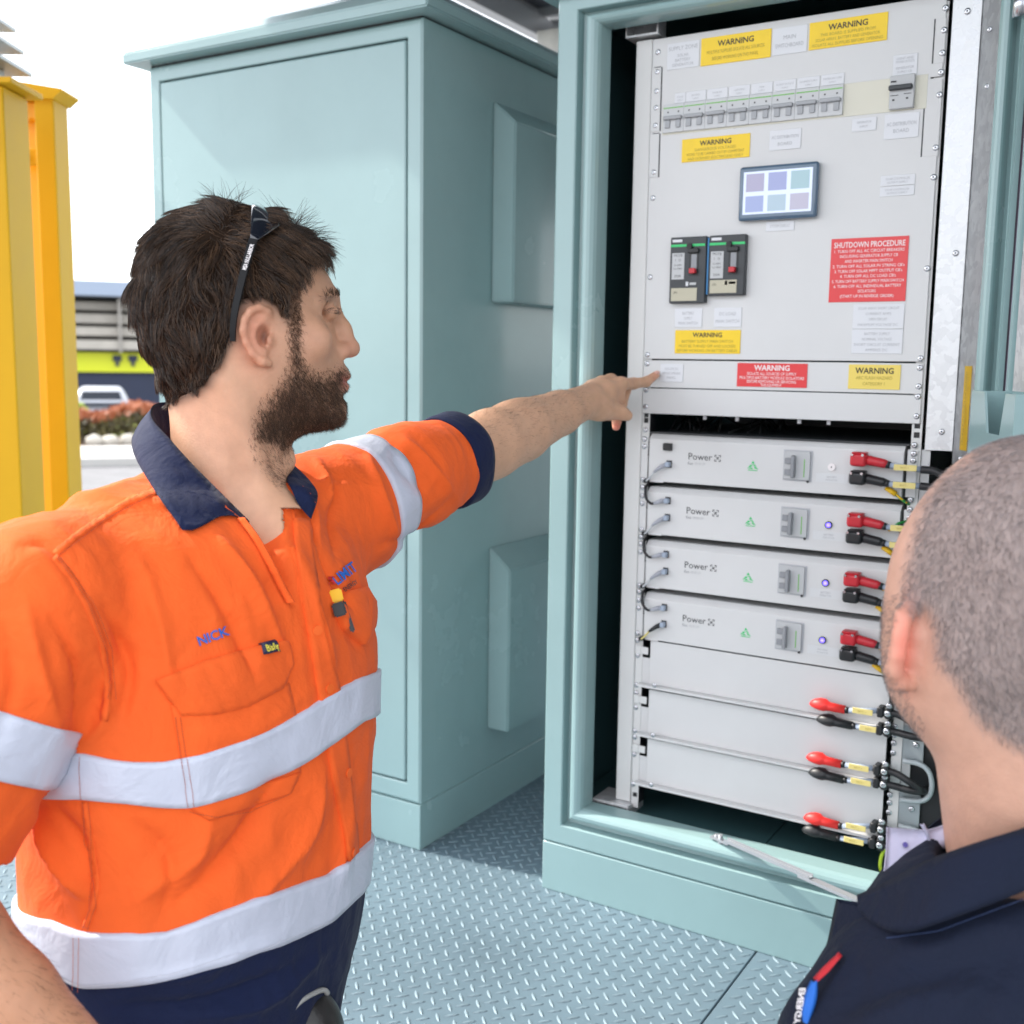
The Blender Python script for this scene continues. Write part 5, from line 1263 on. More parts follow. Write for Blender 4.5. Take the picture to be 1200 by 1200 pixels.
# ---- seams with puckered edges
for ln in ([(183, 576), (150, 588), (120, 608), (90, 628), (64, 650)], [(64, 652), (84, 676), (104, 712), (120, 752), (127, 800), (122, 845)], [(99, 940), (106, 990), (113, 1040), (108, 1066), (100, 1088)], [(344, 640), (358, 700), (374, 770), (384, 800)]):
    q_ = resample(ln, 40); dq = np.gradient(q_, axis=0); dq /= np.linalg.norm(dq, axis=1)[:, None]; nq = np.stack([-dq[:, 1], dq[:, 0]], 1)
    patch('seam', SB, (q_-nq*4).tolist(), (q_+nq*4).tolist(), 44, 3, .0012, OR, man, ORG1, sink=.002, pucker=.0006)
def vedge(name, pts, dx, wd_, near_=.004):
    A_, B_ = [], []
    for x, y in pts:
        h, n = cast(SB, x+dx, y); z = h[2]-near_; A_.append(C(x, y, z)); B_.append(C(x+math.copysign(wd_, dx), y+1, z-.0005))
    sheet(name, A_, B_, OR, n=24, mm=5, bulge=.0012, par=man, org=ORG1, th=.0025)
vedge('placket_edge', [(286, 606), (304, 630), (322, 662), (335, 688), (345, 706)], -10, 9)
vedge('placket_facing', [(328, 572), (334, 610), (339, 650), (344, 685), (348, 706)], 14, 13)
# ---- placket, pocket flaps, pocket outline, buttons, name
patch('placket', SB, [(343, 610), (347, 655), (354, 705), (364, 760), (372, 812), (383, 880), (394, 940), (404, 985), (408, 1032)], [(362, 610), (364, 650), (373, 705), (386, 760), (396, 812), (405, 880), (412, 940), (416, 985), (418, 1022)], 60, 6, .0045, OR, man, ORG1, sink=.003)
for px, py in ((364, 738), (376, 806), (398, 905), (403, 998)):
    h, n_ = cast(SB, px+6, py)
    bm = bmesh.new(); a_ = W(h+n_*.0045)-ORG1; b_ = W(h+n_*.0062)-ORG1; add_tube(bm, [a_, b_], .005, 14); bm_obj('button', bm, mat('orange_button', (.80, .13, .02), .5, spec=.2) if 'orange_button' not in bpy.data.materials else bpy.data.materials['orange_button'], man)
patch('pocket_flap', SB, [(183, 797), (240, 774), (300, 757), (333, 750), (337, 756)], [(212, 838), (250, 838), (290, 828), (330, 806), (342, 778)], 36, 10, .0035, OR, man, ORG1, sink=.004, puff=.003, pucker=.0005)
patch('pocket', SB, [(200, 825), (208, 870), (214, 905), (218, 943)], [(338, 800), (345, 830), (352, 870), (352, 905)], 24, 24, .0014, OR, man, ORG1, sink=.003, puff=.0012, pucker=.0003)
patch('pocket_hem', SB, [(218, 944), (245, 962)], [(352, 905), (340, 930)], 10, 20, .0018, OR, man, ORG1, sink=.003, puff=.002)
patch('pocket_flap', SB, [(388, 712), (405, 694), (425, 688), (436, 705)], [(400, 738), (412, 748), (424, 757), (435, 735)], 24, 8, .006, OR, man, ORG1, sink=.004, puff=.006)
for ln in ([(186, 802), (240, 780), (300, 762), (334, 755)], [(190, 806), (212, 833), (250, 833), (290, 823), (328, 802), (338, 776)], [(196, 808), (216, 828), (250, 827), (286, 818), (322, 798)],
           [(205, 840), (212, 890)], [(211, 840), (218, 890)], [(65, 655), (100, 705), (122, 760), (128, 820)], [(72, 655), (107, 705), (129, 760), (134, 820)], [(180, 573), (120, 605), (66, 645)], [(183, 579), (122, 612), (70, 652)],
           [(98, 936), (104, 1010), (108, 1060), (98, 1090)], [(105, 936), (111, 1010), (114, 1060), (104, 1090)], [(222, 950), (250, 958), (300, 948), (338, 930)]):
    stitch('stitching', SB, ln, THR, man, ORG1, off=.0026)
stitch('tape_stitching', TB, [(97, 884), (99, 936)], THR, man, ORG1, off=.0062); stitch('tape_stitching', TB, [(91, 1096), (90, 1158)], THR, man, ORG1, off=.0062); stitch('tape_stitching', TB, [(97, 1096), (96, 1160)], THR, man, ORG1, off=.0062)
stitch('tape_stitching', TB, [(211, 888), (219, 944)], THR, man, ORG1, off=.0062); stitch('tape_stitching', TB, [(218, 888), (226, 944)], THR, man, ORG1, off=.0062)
for ln, of in (([(30, 881), (98, 886), (190, 896), (235, 887), (300, 865), (385, 817)], .003), ([(30, 931), (98, 932), (220, 943), (300, 918), (385, 869)], .003), ([(30, 1074), (98, 1095), (195, 1095), (300, 1055), (385, 1027)], .003), ([(40, 1126), (98, 1153), (195, 1144), (300, 1112), (385, 1077)], .0062)):
    stitch('tape_stitching', TB, ln, mat('pale_thread', (.6, .6, .66), .6) if 'pale_thread' not in bpy.data.materials else bpy.data.materials['pale_thread'], man, ORG1, off=of, w_=.45)
def px_text(lines, p0, p1, hpx, slant=0):
    """text along px baseline p0->p1 with given cap height px"""
    V, F = text2d(lines, .02); wd = V[:, 0].max(); e = np.array(p1, float)-p0; L = np.hypot(*e); e /= L; up = np.array([e[1], -e[0]])
    k = L/wd; return V, F, (lambda a: tuple(np.array(p0)+e*a[0]*k+up*a[1]*hpx+e*a[1]*slant))
V2, F2, fn = px_text([('NICK', 0, 0, 1, 'l', None)], (233, 757), (268, 744), 11); decal('name_embroidery', SB, V2, F2, fn, .002, EMB, man, ORG1)
tg = patch('brand_tag', SB, [(303, 754), (322, 749)], [(305, 768), (324, 763)], 6, 4, .0085, mat('navy_tag', (.01, .015, .05), .6), man, ORG1, sink=0)
V2, F2, fn = px_text([('Bisley', 0, 0, 1, 'l', None)], (306, 764.5), (321, 760.5), 8); decal('lettering', SB, V2, F2, fn, .0098, mat('yellow_thread', (.75, .65, .08), .6), man, ORG1)
V2, F2, fn = px_text([('LIMIT', 0, 0, 1, 'l', None)], (394, 686), (417, 668), 12); decal('logo_embroidery', SB, V2, F2, fn, .003, EMB, man, ORG1)
V2, F2, fn = px_text([('S', 0, 0, 1, 'l', None)], (383, 686), (393, 684), 9); decal('logo_embroidery', SB, V2, F2, fn, .003, EMR, man, ORG1)
V2, F2, fn = px_text([('ENERGY', 0, 0, 1, 'l', None)], (402, 694), (417, 684), 5); decal('logo_embroidery', SB, V2, F2, fn, .003, BLACKP, man, ORG1)

# ---- head and neck
head_poly = [(258, 246), (292, 250), (330, 264), (356, 282), (372, 298), (379, 312), (387, 326), (392, 338), (395, 347), (392, 357), (388, 366), (390, 378), (394, 392), (398, 405), (401, 416), (403, 425), (407, 432), (404, 441), (402, 448), (404, 455), (401, 464), (405, 474), (406, 485), (400, 496), (386, 502), (362, 506), (346, 514), (338, 526), (334, 545), (334, 590), (340, 640), (300, 660), (220, 640), (200, 580), (200, 520), (197, 478), (188, 440), (176, 395), (170, 345), (176, 305), (192, 276), (220, 254)]
HM = PolyMap(head_poly)
def head_w(x, y):
    w_ = .0775-.012*sig((y-430)/22)-.010*sig((x-350)/18)*sig((y-400)/16)-.006*sig((x-365)/8)-.004*sig((y-540)/20)
    return w_
def head_fn(X, Y, Z):
    x = 600+FPX*X/Z; y = 600+FPX*Y/Z; d = HM(x, y)*.00092; R = .082; w_ = head_w(x, y); dz = np.abs(Z-zmid(x))
    return (np.sqrt((dz/w_)**2+np.maximum(0, 1-np.minimum(d, R)/R)**2)-1)*np.minimum(w_, R)*.8
fh = Field((-.42, -.36, 1.03), (-.155, .07, 1.36), .0022)
fh.func((-.5, -.4, 1.0), (-.1, .1, 1.4), head_fn, k=0)
zs = lambda x, o: zmid(x)-.070-o
E_ = lambda x, y, o: C(x, y, zmid(x)-.0705-o)
# nose
zn = zmid(405)
fh.chain([C(393, 362, zn), C(403, 386, zn), C(411, 406, zn)], [.0060, .0072, .0080], k=.009)
fh.ell(C(411, 409, zn), (.0100, .0088, .0095), k=.006); fh.ell(C(400, 412, zn-.012), (.0095, .0085, .0055), k=.006); fh.ell(C(400, 412, zn+.012), (.0095, .0085, .0055), k=.006)
fh.ell(C(405, 420, zn-.007), (.004, .0028, .003), k=.003, op='s')
# lips, brow ridge, cheekbone, eye
fh.ell(C(402, 440, zn), (.0085, .0048, .018), k=.005); fh.ell(C(400, 453, zn), (.0085, .005, .016), k=.005); fh.cap(C(401, 447, zn-.02), C(406, 447, zn+.0), .0012, k=.002, op='s')
fh.cap(C(386, 349, zn-.008), C(373, 354, zn-.045), .0075, .006, k=.012)
fh.ell(C(387, 366, zn-.032), (.011, .0065, .010), k=.010, op='s')
fh.ell(C(386, 366, zn-.025), (.0100, .0088, .0100), k=.002)
fh.ell(C(360, 398, zmid(360)-.050), (.022, .016, .010), k=.03)
# ear
fh.chain([E_(317, 374, .002), E_(314, 365, .008), E_(304, 360, .013), E_(293, 364, .017), E_(286, 375, .019), E_(284, 388, .019), E_(288, 402, .016), E_(296, 415, .013), E_(307, 424, .009), E_(315, 426, .005)], [.0030, .0036, .0038, .0038, .0038, .0038, .0037, .0040, .0050, .0046], k=.003)
fh.chain([E_(293, 372, .010), E_(290, 388, .012), E_(296, 404, .010)], [.003, .0035, .003], k=.006)
fh.chain([E_(309, 372, .006), E_(302, 382, .010), E_(300, 394, .011), E_(304, 406, .010), E_(310, 412, .008)], [.0030, .0034, .0034, .0032, .003], k=.004)
fh.ell(E_(300, 392, .002), (.013, .028, .010), k=.006)
fh.ell(E_(309, 394, .010), (.0068, .0110, .0120), k=.003, op='s'); fh.ell(E_(316, 399, .004), (.004, .0055, .006), k=.004)
# sternomastoid, throat
fh.cap(C(268, 450, zmid(268)-.058), C(312, 590, 1.135), .009, .008, k=.02); fh.ell(C(333, 540, zmid(333)), (.012, .012, .010), k=.012)
fh.ell(C(303, 650, 1.158), (.050, .07, .078), [S_AX, [0, 1, 0], N_AX], k=.03)
HV, HQ = fh.mesh(); HV = smooth(HV, HQ, 3, .45); HN = vnorm(HV, HQ)
x_, y_ = pxy(HV)
beard_poly = [(342, 362), (352, 376), (352, 402), (362, 424), (378, 430), (392, 424), (404, 424), (414, 434), (412, 470), (416, 490), (402, 512), (370, 516), (346, 524), (338, 540), (318, 524), (298, 520), (291, 505), (296, 478), (312, 456), (326, 436), (336, 408), (336, 380)]
BM = PolyMap(beard_poly, pad=60); hair_poly = [(199, 482), (185, 440), (172, 415), (154, 380), (150, 335), (163, 299), (172, 270), (208, 246), (262, 232), (291, 238), (330, 256), (362, 266), (386, 300), (381, 308), (369, 316), (352, 334), (346, 352), (346, 372), (338, 382), (330, 374), (318, 362), (306, 355), (290, 357), (281, 370), (277, 398), (272, 412), (259, 432), (250, 455), (232, 466), (214, 474)]
HP = PolyMap(hair_poly, False, pad=60); HPC = PolyMap([(185, 492), (160, 450), (130, 380), (120, 330), (140, 270), (200, 215), (262, 200), (340, 215), (400, 270), (388, 300)]+hair_poly[13:], False, pad=60)
base = np.array([.58, .33, .21]); cols = np.tile(base, (len(HV), 1))
def blend(cols, w_, c): return cols*(1-w_[:, None])+np.array(c)*w_[:, None]
nearm = sig((zmid(x_)+.01-HV[:, 2])/.004)
bd = sig((BM(x_, y_)-6)/5.)
cols = blend(cols, bd*.45, (.13, .065, .04))
cols = blend(cols, np.exp(-((x_-300)/22)**2-((y_-392)/38)**2)*.55, (.62, .20, .13))
cols = blend(cols, np.exp(-((x_-309)/5)**2-((y_-394)/9)**2)*.9, (.13, .045, .03))  # ear hollow darkened in the tint as recess shade
cols = blend(cols, np.exp(-((x_-412)/14)**2-((y_-410)/16)**2)*.5, (.60, .23, .17))
cols = blend(cols, np.exp(-((x_-368)/20)**2-((y_-396)/18)**2)*.25, (.60, .25, .18))
face = sig((x_-325)/14)*sig((455-y_)/14); cols = blend(cols, face*.6, (.42, .225, .14))  # face darkened in the tint, standing in for its turn from the light
lip = np.exp(-((x_-404)/9)**2-((y_-447)/9)**2); cols = blend(cols, lip*.8, (.36, .10, .085))
cols = blend(cols, np.exp(-((x_-250)/60)**2-((y_-540)/70)**2)*.3, (.60, .30, .20))
cols = blend(cols, np.clip(sig((HP(x_, y_)-2)/3.), 0, 1)*.85, (.05, .03, .02))
cols = blend(cols, np.exp(-((x_-386)/10)**2-((y_-350)/5)**2)*.6*(HV[:, 2] < zn), (.10, .06, .04))
VP = polydist([(200, 470), (330, 540), (331, 600), (337, 648), (347, 714), (341, 704), (325, 668), (304, 636), (286, 612), (262, 600), (200, 560)], x_, y_)
for i in np.where((y_ > 596) & (VP < 0))[0]:
    h, n_ = cast(SB, x_[i], y_[i])
    if h is not None and HV[i, 2] < h[2]+.007 and h[2]-HV[i, 2] < .08: HV[i] *= (h[2]+.007)/HV[i, 2]
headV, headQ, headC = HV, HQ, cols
# ---- pointing arm and hand
fa = Field((-.12, -.31, 1.40), (.30, .02, 2.02), .0023)
D_ = LWR-LEL
fa.chain([LEL-D_*.12, LEL+D_*.12, LEL+D_*.38, LEL+D_*.72, LWR], [.0455, .0475, .0445, .0335, .0272], k=.012)
fa.cap(LEL+D_*.05+np.array([0, .012, 0]), LEL+D_*.35+np.array([0, .008, 0]), .036, .034, k=.015)
fa.chain([LEL+D_*.0, LEL+D_*.3+np.array([0, -.006, 0]), LEL+D_*.75], [.036, .037, .026], k=.015)
Hn = lambda x, y, z: C(x, y, z)
K2, K3, K4, K5 = Hn(727, 450, 1.892), Hn(716, 446, 1.915), Hn(706, 448, 1.935), Hn(698, 452, 1.945)
wr = LWR
for kk, rr in ((K2, .0125), (K3, .0125), (K4, .012), (K5, .011)): fa.chain([wr+(kk-wr)*.1, wr+(kk-wr)*.55, kk], [.019, .0155, rr], k=.012)
fa.chain([wr+np.array([0, .008, -.002]), Hn(703, 478, 1.845), Hn(716, 482, 1.865)], [.019, .0195, .015], k=.014)      # thenar
fa.cap(Hn(705, 468, 1.87), Hn(722, 466, 1.895), .020, .016, k=.012)
fa.chain([K2, Hn(742, 449.5, 1.925), Hn(757, 447.5, 1.952), Hn(768.5, 439.5, 1.9655)], [.0115, .0098, .0088, .0072], k=.006)
fa.chain([Hn(716, 481, 1.862), Hn(728, 483.5, 1.872), Hn(735, 487, 1.880)], [.0135, .0110, .0095], k=.008)
for a_, b_, c_, d_ in ((K3, Hn(733, 457, 1.945), Hn(729, 474, 1.940), Hn(720, 482, 1.918)), (K4, Hn(722, 462, 1.966), Hn(719, 482, 1.955), Hn(713, 488, 1.930)), (K5, Hn(711, 466, 1.975), Hn(710, 484, 1.962), Hn(706, 488, 1.940))):
    fa.chain([a_, b_, c_, d_], [.0112, .0098, .0088, .0078], k=.004)
fa.chain([Hn(727, 476, 1.905), Hn(723, 492, 1.902), Hn(722, 500, 1.898)], [.009, .0085, .0072], k=.004)
AV, AQ = fa.mesh(); AV = smooth(AV, AQ, 2, .4); AN = vnorm(AV, AQ)
AV = crease(AV, AN, [([(741, 445), (744, 454)], 1.3, -.0006), ([(757, 441), (759, 452)], 1.2, -.0006), ([(640, 470), (664, 462), (684, 458), (706, 452)], 3, .0010), ([(600, 482), (640, 476), (668, 474)], 4, .0012), ([(713, 478), (716, 489)], 1.5, -.0006), ([(684, 452), (690, 486)], 2.5, -.0008)])
x_, y_ = pxy(AV); ac = np.tile(np.array([.60, .35, .225]), (len(AV), 1))
ac = blend(ac, np.exp(-((x_-723)/6)**2-((y_-500)/7)**2)*.8, (.66, .17, .13)); ac = blend(ac, np.exp(-((x_-768)/6)**2-((y_-441)/7)**2)*.4, (.62, .26, .19))
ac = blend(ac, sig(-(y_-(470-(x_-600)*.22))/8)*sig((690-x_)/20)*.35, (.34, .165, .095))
ac = blend(ac, np.exp(-((x_-742)/3)**2-((y_-447)/5)**2)*.3, (.42, .2, .14))
# ---- near forearm, hand on the hip (mostly below the picture)
RW = C(92, 1250, .885); FE = C(-125, 1050, .87)
fr_ = Field((-.62, .22, .74), (-.28, .60, 1.16), .0036)
D2 = RW-FE
fr_.chain([FE-D2*.05, FE+D2*.25, FE+D2*.6, RW], [.043, .046, .038, .030], k=.012)
HB = RW+np.array([.035, .045, .03])
for i, (dx, dz) in enumerate(((.0, -.03), (.008, -.01), (.008, .012), (.0, .032))):
    k0_ = RW+np.array([.045+dx*.4, .055, dz]); fr_.chain([RW+np.array([.01, .01, dz*.3]), k0_], [.018, .0125], k=.012)
    fr_.chain([k0_, k0_+np.array([.028, .020, dz*.2]), k0_+np.array([.034, .045, dz*.2]), k0_+np.array([.022, .060, dz*.2])], [.0115, .010, .009, .008], k=.004)
fr_.chain([RW+np.array([.0, .01, -.02]), RW+np.array([.01, .05, -.045]), RW+np.array([.03, .075, -.045])], [.017, .013, .010], k=.01)
RV, RQ = fr_.mesh(); RV = smooth(RV, RQ, 2); RN_ = vnorm(RV, RQ)
rc = np.tile(np.array([.50, .25, .145]), (len(RV), 1)); x_, y_ = pxy(RV); rc = blend(rc, sig(-(y_-1110-(x_-30)*.9)/12)*.4, (.30, .13, .07))
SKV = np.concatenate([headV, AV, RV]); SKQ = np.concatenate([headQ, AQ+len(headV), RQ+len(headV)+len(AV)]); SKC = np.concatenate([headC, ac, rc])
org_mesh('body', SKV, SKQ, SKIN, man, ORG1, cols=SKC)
# fingernail of the pointing finger and of the thumb
for (px, py, z, r_) in ((770.2, 436.5, 1.9600, .0042),):
    bm = bmesh.new(); bmesh.ops.create_icosphere(bm, subdivisions=2, radius=1)
    for v_ in bm.verts: q = v_.co; c_ = C(px, py, z)+np.array([q.x*.0052, q.y*.0036, q.z*.0042]); v_.co = Vector(W(c_)-ORG1)
    bm_obj('fingernail', bm, mat('nail', (.62, .36, .30), .3), man, smooth=True)
# ---- eyelashes, brow
g4 = np.random.default_rng(5)
def px_hairs(name, poly, n, dirs, L, r_, mt, V, Q, N, parent, org, seed, zmax=None, **k):
    R_, NR = sample(V, Q, N, n, lambda c, nn: (inside(poly, *pxy(c)) & (nn[:, 2] < .45) & (c[:, 2] < (zmax if zmax else 9))).astype(float), seed)
    xx, yy = pxy(R_); D = dirfield(dirs, xx, yy); LL = L*np.random.default_rng(seed).uniform(.7, 1.25, n)
    return strands(name, R_, NR, D, LL, r_, mt, parent, org, seed=seed, **k)
px_hairs('eyebrow', [(377, 347), (384, 342), (397, 343), (399, 349), (385, 351), (377, 352)], 170, [(370, 352, -1, .25), (396, 346, -.8, -.2)], .007, .00022, HAIRM, headV, headQ, HN, man, ORG1, 21, lift=.25, curl=.1)
px_hairs('eyelashes', [(378, 361), (394, 361), (394, 368), (378, 368)], 60, [(380, 364, .3, -.1), (390, 364, 1, .0)], .007, .00022, HAIRM[2], headV, headQ, HN, man, ORG1, 22, lift=.8, curl=.05)
# ---- beard
dirs_b = [(345, 380, .15, 1), (345, 420, .3, 1), (320, 470, .3, 1), (360, 460, .5, 1), (395, 430, .8, .7), (400, 480, .7, .8), (370, 505, .5, 1), (310, 510, .2, 1)]
def bw(c, nn):
    x, y = pxy(c); d = BM(x, y); edge = np.clip(d/24, 0, 1); lipm = 1-np.exp(-((x-405)/8)**2-((y-448)/6)**2)*.95
    side = np.clip((y-350)/40, .6, 1)
    return edge**.9*lipm*side*(nn[:, 2] < .6)
R_, NR = sample(headV, headQ, HN, 7500, bw, 31); xx, yy = pxy(R_); DD = dirfield(dirs_b, xx, yy); DD += g4.normal(size=DD.shape)*.35
dens = np.clip(BM(xx, yy)/16, .3, 1)*np.clip((yy-360)/90, .55, 1.0)
strands('beard', R_, NR, DD, .0105*dens*g4.uniform(.5, 1.35, len(R_)), .00018, BEARDM, man, ORG1, seg=4, lift=.42, curl=.5, seed=32)
R_, NR = sample(headV, headQ, HN, 700, lambda c, nn: (inside([(300, 500), (345, 512), (342, 560), (325, 575), (300, 545), (288, 515)], *pxy(c)) & (nn[:, 2] < .5)).astype(float), 33); xx, yy = pxy(R_)
SBM = PolyMap([(330, 338), (354, 330), (356, 372), (357, 410), (364, 432), (338, 434), (333, 400), (334, 370)], False, pad=40)
R2_, N2_ = sample(headV, headQ, HN, 1150, lambda c, nn: np.clip(SBM(*pxy(c))/9, 0, 1)**1.3*np.clip(1.25-(pxy(c)[1]-340)/130, .45, 1)*(nn[:, 2] < .5), 36); x2_, y2_ = pxy(R2_)
strands('sideburn', R2_, N2_, dirfield([(340, 350, .2, 1), (348, 420, .3, 1)], x2_, y2_)+g4.normal(size=(1150, 3))*.35, .0065*g4.uniform(.4, 1.3, 1150), .00018, BEARDM, man, ORG1, seg=3, lift=.35, curl=.5, seed=37)
strands('neck_stubble', R_, NR, dirfield([(320, 540, .2, 1), (320, 500, .3, 1)], xx, yy), .0042*g4.uniform(.6, 1.3, len(R_)), .00016, BEARDM, man, ORG1, seg=2, lift=.6, curl=.5, seed=34)
# ---- hair: dark mass and strands over it
cap_out = [(258, 236), (292, 241), (330, 256), (358, 272), (376, 292), (382, 305), (400, 350), (400, 500), (300, 560), (200, 540), (196, 480), (182, 440), (168, 412), (157, 380), (154, 338), (166, 300), (178, 274), (212, 249)]
CM = PolyMap(cap_out)
fc_ = Field((-.43, -.36, 1.03), (-.17, -.06, 1.36), .0026)
def cap_fn(X, Y, Z):
    x = 600+FPX*X/Z; y = 600+FPX*Y/Z; d = CM(x, y)*.00092; R = .084; w_ = .0815+.004*sig((330-y)/20)*1.0-.013*sig((y-425)/14); dz = np.abs(Z-zmid(x))
    f_ = (np.sqrt((dz/w_)**2+np.maximum(0, 1-np.minimum(d, R)/R)**2)-1)*np.minimum(w_, R)*.8
    wob = .0022*np.sin(x*.11+np.sin(y*.07)*2)*np.sin(y*.045+x*.02)
    return np.maximum(f_+wob, -(HPC(x, y)-8)*.0009)
fc_.func((-.5, -.4, 1.0), (-.1, 0, 1.4), cap_fn, k=0)
CV, CQ = fc_.mesh(); CV = smooth(CV, CQ, 4); CN = vnorm(CV, CQ)
hair = org_mesh('hair', CV, CQ, HCAP, man, ORG1)
dirs_h = [(165, 300, -.1, 1), (160, 345, .05, 1), (185, 400, .35, 1), (205, 450, .3, 1), (190, 430, .3, 1), (235, 440, .15, 1), (262, 400, .1, 1), (270, 340, .25, 1), (230, 330, .1, 1), (200, 280, -.5, .8), (230, 252, -1, .25), (262, 245, -.2, -.6), (290, 262, .9, .1), (330, 275, 1, .15), (365, 285, .9, .8), (375, 300, .5, 1), (340, 320, .7, .8), (318, 345, .5, .9), (342, 355, .2, 1), (300, 310, .6, .8), (250, 300, -.05, 1), (215, 300, -.2, 1)]
hw = lambda c, nn: ((HP(*pxy(c)) > -6)*1.0)*(nn[:, 2] < .7)*(1+.6*(c[:, 1] < -.24))
R_, NR = sample(CV, CQ, CN, 17000, hw, 41); xx, yy = pxy(R_); DD = dirfield(dirs_h, xx, yy, 3)
nz = np.stack([np.sin(xx*.09+yy*.05+1), np.cos(xx*.05-yy*.08)], 1); DD[:, :2] += nz*.28; DD += g4.normal(size=DD.shape)*.12
LL = np.interp(yy, [240, 300, 380, 430, 480], [.030, .028, .024, .017, .010])*g4.uniform(.6, 1.25, len(R_)); LL *= np.where((xx > 270) & (yy > 330), .55, 1)
strands('hair_strands', R_, NR, DD, LL, .00036, HAIRM, man, ORG1, seg=5, lift=.30, curl=.30, sag=1.3, clump=22, seed=42).parent = man
# wisps: crown and fringe
for k_, (poly, n, dr, L_) in enumerate((([(248, 236), (282, 236), (282, 250), (248, 250)], 46, [(250, 240, -.9, -1), (275, 240, .3, -1)], .030), ([(335, 255), (372, 262), (382, 292), (360, 290)], 190, [(345, 262, .7, -.8), (370, 275, 1, -.2), (378, 292, 1, .7)], .030), ([(160, 270), (200, 250), (195, 300), (160, 310)], 60, [(175, 275, -.9, -.3)], .014), ([(320, 255), (350, 262), (345, 275), (320, 270)], 26, [(335, 262, -.4, -1)], .034))):
    R_, NR = sample(CV, CQ, CN, n, lambda c, nn: (inside(poly, *pxy(c)) & (nn[:, 2] < .6)).astype(float), 50+k_); xx, yy = pxy(R_); DD = dirfield(dr, xx, yy)+g4.normal(size=(n, 3))*.25
    strands('loose_hair', R_, NR*.6, DD, L_*g4.uniform(.5, 1.2, n), .00028, HAIRM[2], man, ORG1, seg=6, lift=.7, curl=.5, sag=1.6, seed=60+k_)
# arm hair
R_, NR = sample(AV, AQ, AN, 1500, lambda c, nn: ((pxy(c)[0] > 545) & (pxy(c)[0] < 690) & (nn[:, 2] < .5))*np.clip(1.2-(pxy(c)[1]-(480-(pxy(c)[0]-560)*.2))/60, .15, 1), 71)
strands('arm_hair', R_, NR, np.tile(D_/np.linalg.norm(D_), (1500, 1))+g4.normal(size=(1500, 3))*.35+np.array([0, .3, 0]), .008*g4.uniform(.5, 1.2, 1500), .00012, BEARDM[0], man, ORG1, seg=3, lift=.35, curl=.4, seed=72)
R_, NR = sample(RV, RQ, RN_, 1500, lambda c, nn: ((c[:, 1] < .5) & (nn[:, 2] < .5)).astype(float), 73)
strands('arm_hair', R_, NR, np.tile(D2/np.linalg.norm(D2), (1500, 1))+g4.normal(size=(1500, 3))*.35, .009*g4.uniform(.5, 1.2, 1500), .00012, BEARDM[1], man, ORG1, seg=3, lift=.4, curl=.4, seed=74)
# ---- trousers, belt, boots
fp = Field((-.56, .45, .90), (-.05, 1.75, 1.45), .011)
G_ = np.array([0, 0, GZ]); up_c = MC@np.array([0, 0, 1.])      # world up in camera space
hip = body_axis(.60)
def drop(p, z): # point below p at world height z
    w_ = W(p); return MC@(np.array([w_[0], w_[1], z])-CO)
hz = W(hip)[2]
for sgn in (-1, 1):
    hj = hip+S_AX*.085*sgn; kn = drop(hj+S_AX*.02*sgn+N_AX*.02, GZ+.50); an = drop(hj+S_AX*.03*sgn, GZ+.09)
    fp.chain([hj, kn, an], [.098, .068, .056], k=.03)
fp.ell(hip-up_c*.01, (.165, .10, .125), [S_AX, [0, 1, 0], N_AX], k=.04); fp.cap(hip+up_c*.05, hip-up_c*.1, .12, .12, k=.05)
PV_, PQ_ = fp.mesh(); PV_ = smooth(PV_, PQ_, 1); org_mesh('trousers', PV_, PQ_, NV, man, ORG1)
def boots(hipc, S, Nx, parent, org, mt):
    for sgn in (-1, 1):
        a0 = drop(hipc+S*.115*sgn, GZ+.05); fb = Field(a0-.22, a0+.22, .008)
        fb.chain([drop(a0, GZ+.11), a0], [.052, .045], k=.02); fb.chain([a0-Nx*.05+0*a0, a0+Nx*.06, drop(a0+Nx*.15, GZ+.042)], [.042, .044, .038], k=.02)
        q0 = drop(a0, GZ+.004); upv = up_c; fb.func(a0-.3, a0+.3, lambda X, Y, Z: -((X-q0[0])*upv[0]+(Y-q0[1])*upv[1]+(Z-q0[2])*upv[2]), .004, 'i')
        V_, Q_ = fb.mesh(); org_mesh('boot', V_, Q_, mt, parent, org)
boots(hip, S_AX, N_AX, man, ORG1, mat('tan_boot_leather', (.20, .11, .05), .6))
# black pouch on the belt
h, n_ = cast(SB, 362, 1185)
bm = bmesh.new(); 
pp = spline([C(338, 1200, 1.085), C(346, 1180, 1.09), (C(360, 1168, 1.10)), C(378, 1160, 1.12), C(384, 1164, 1.13)], 6)
add_tube(bm, [W(p)-ORG1 for p in pp], .0028, 6); bm_obj('pouch_trim', bm, mat('pouch_grey_piping', (.30, .30, .29), .5), man)
fz = Field(C(300, 1150, 1.0)-.02, C(420, 1290, 1.25)+.05, .004)
fz.ell(C(364, 1222, 1.135), (.036, .055, .036), [S_AX, [0, 1, 0], N_AX], k=0); V_, Q_ = fz.mesh(); org_mesh('belt_pouch', V_, Q_, mat('black_leather', (.012, .011, .011), .4, bump=(300, .3, .001)), man, ORG1)

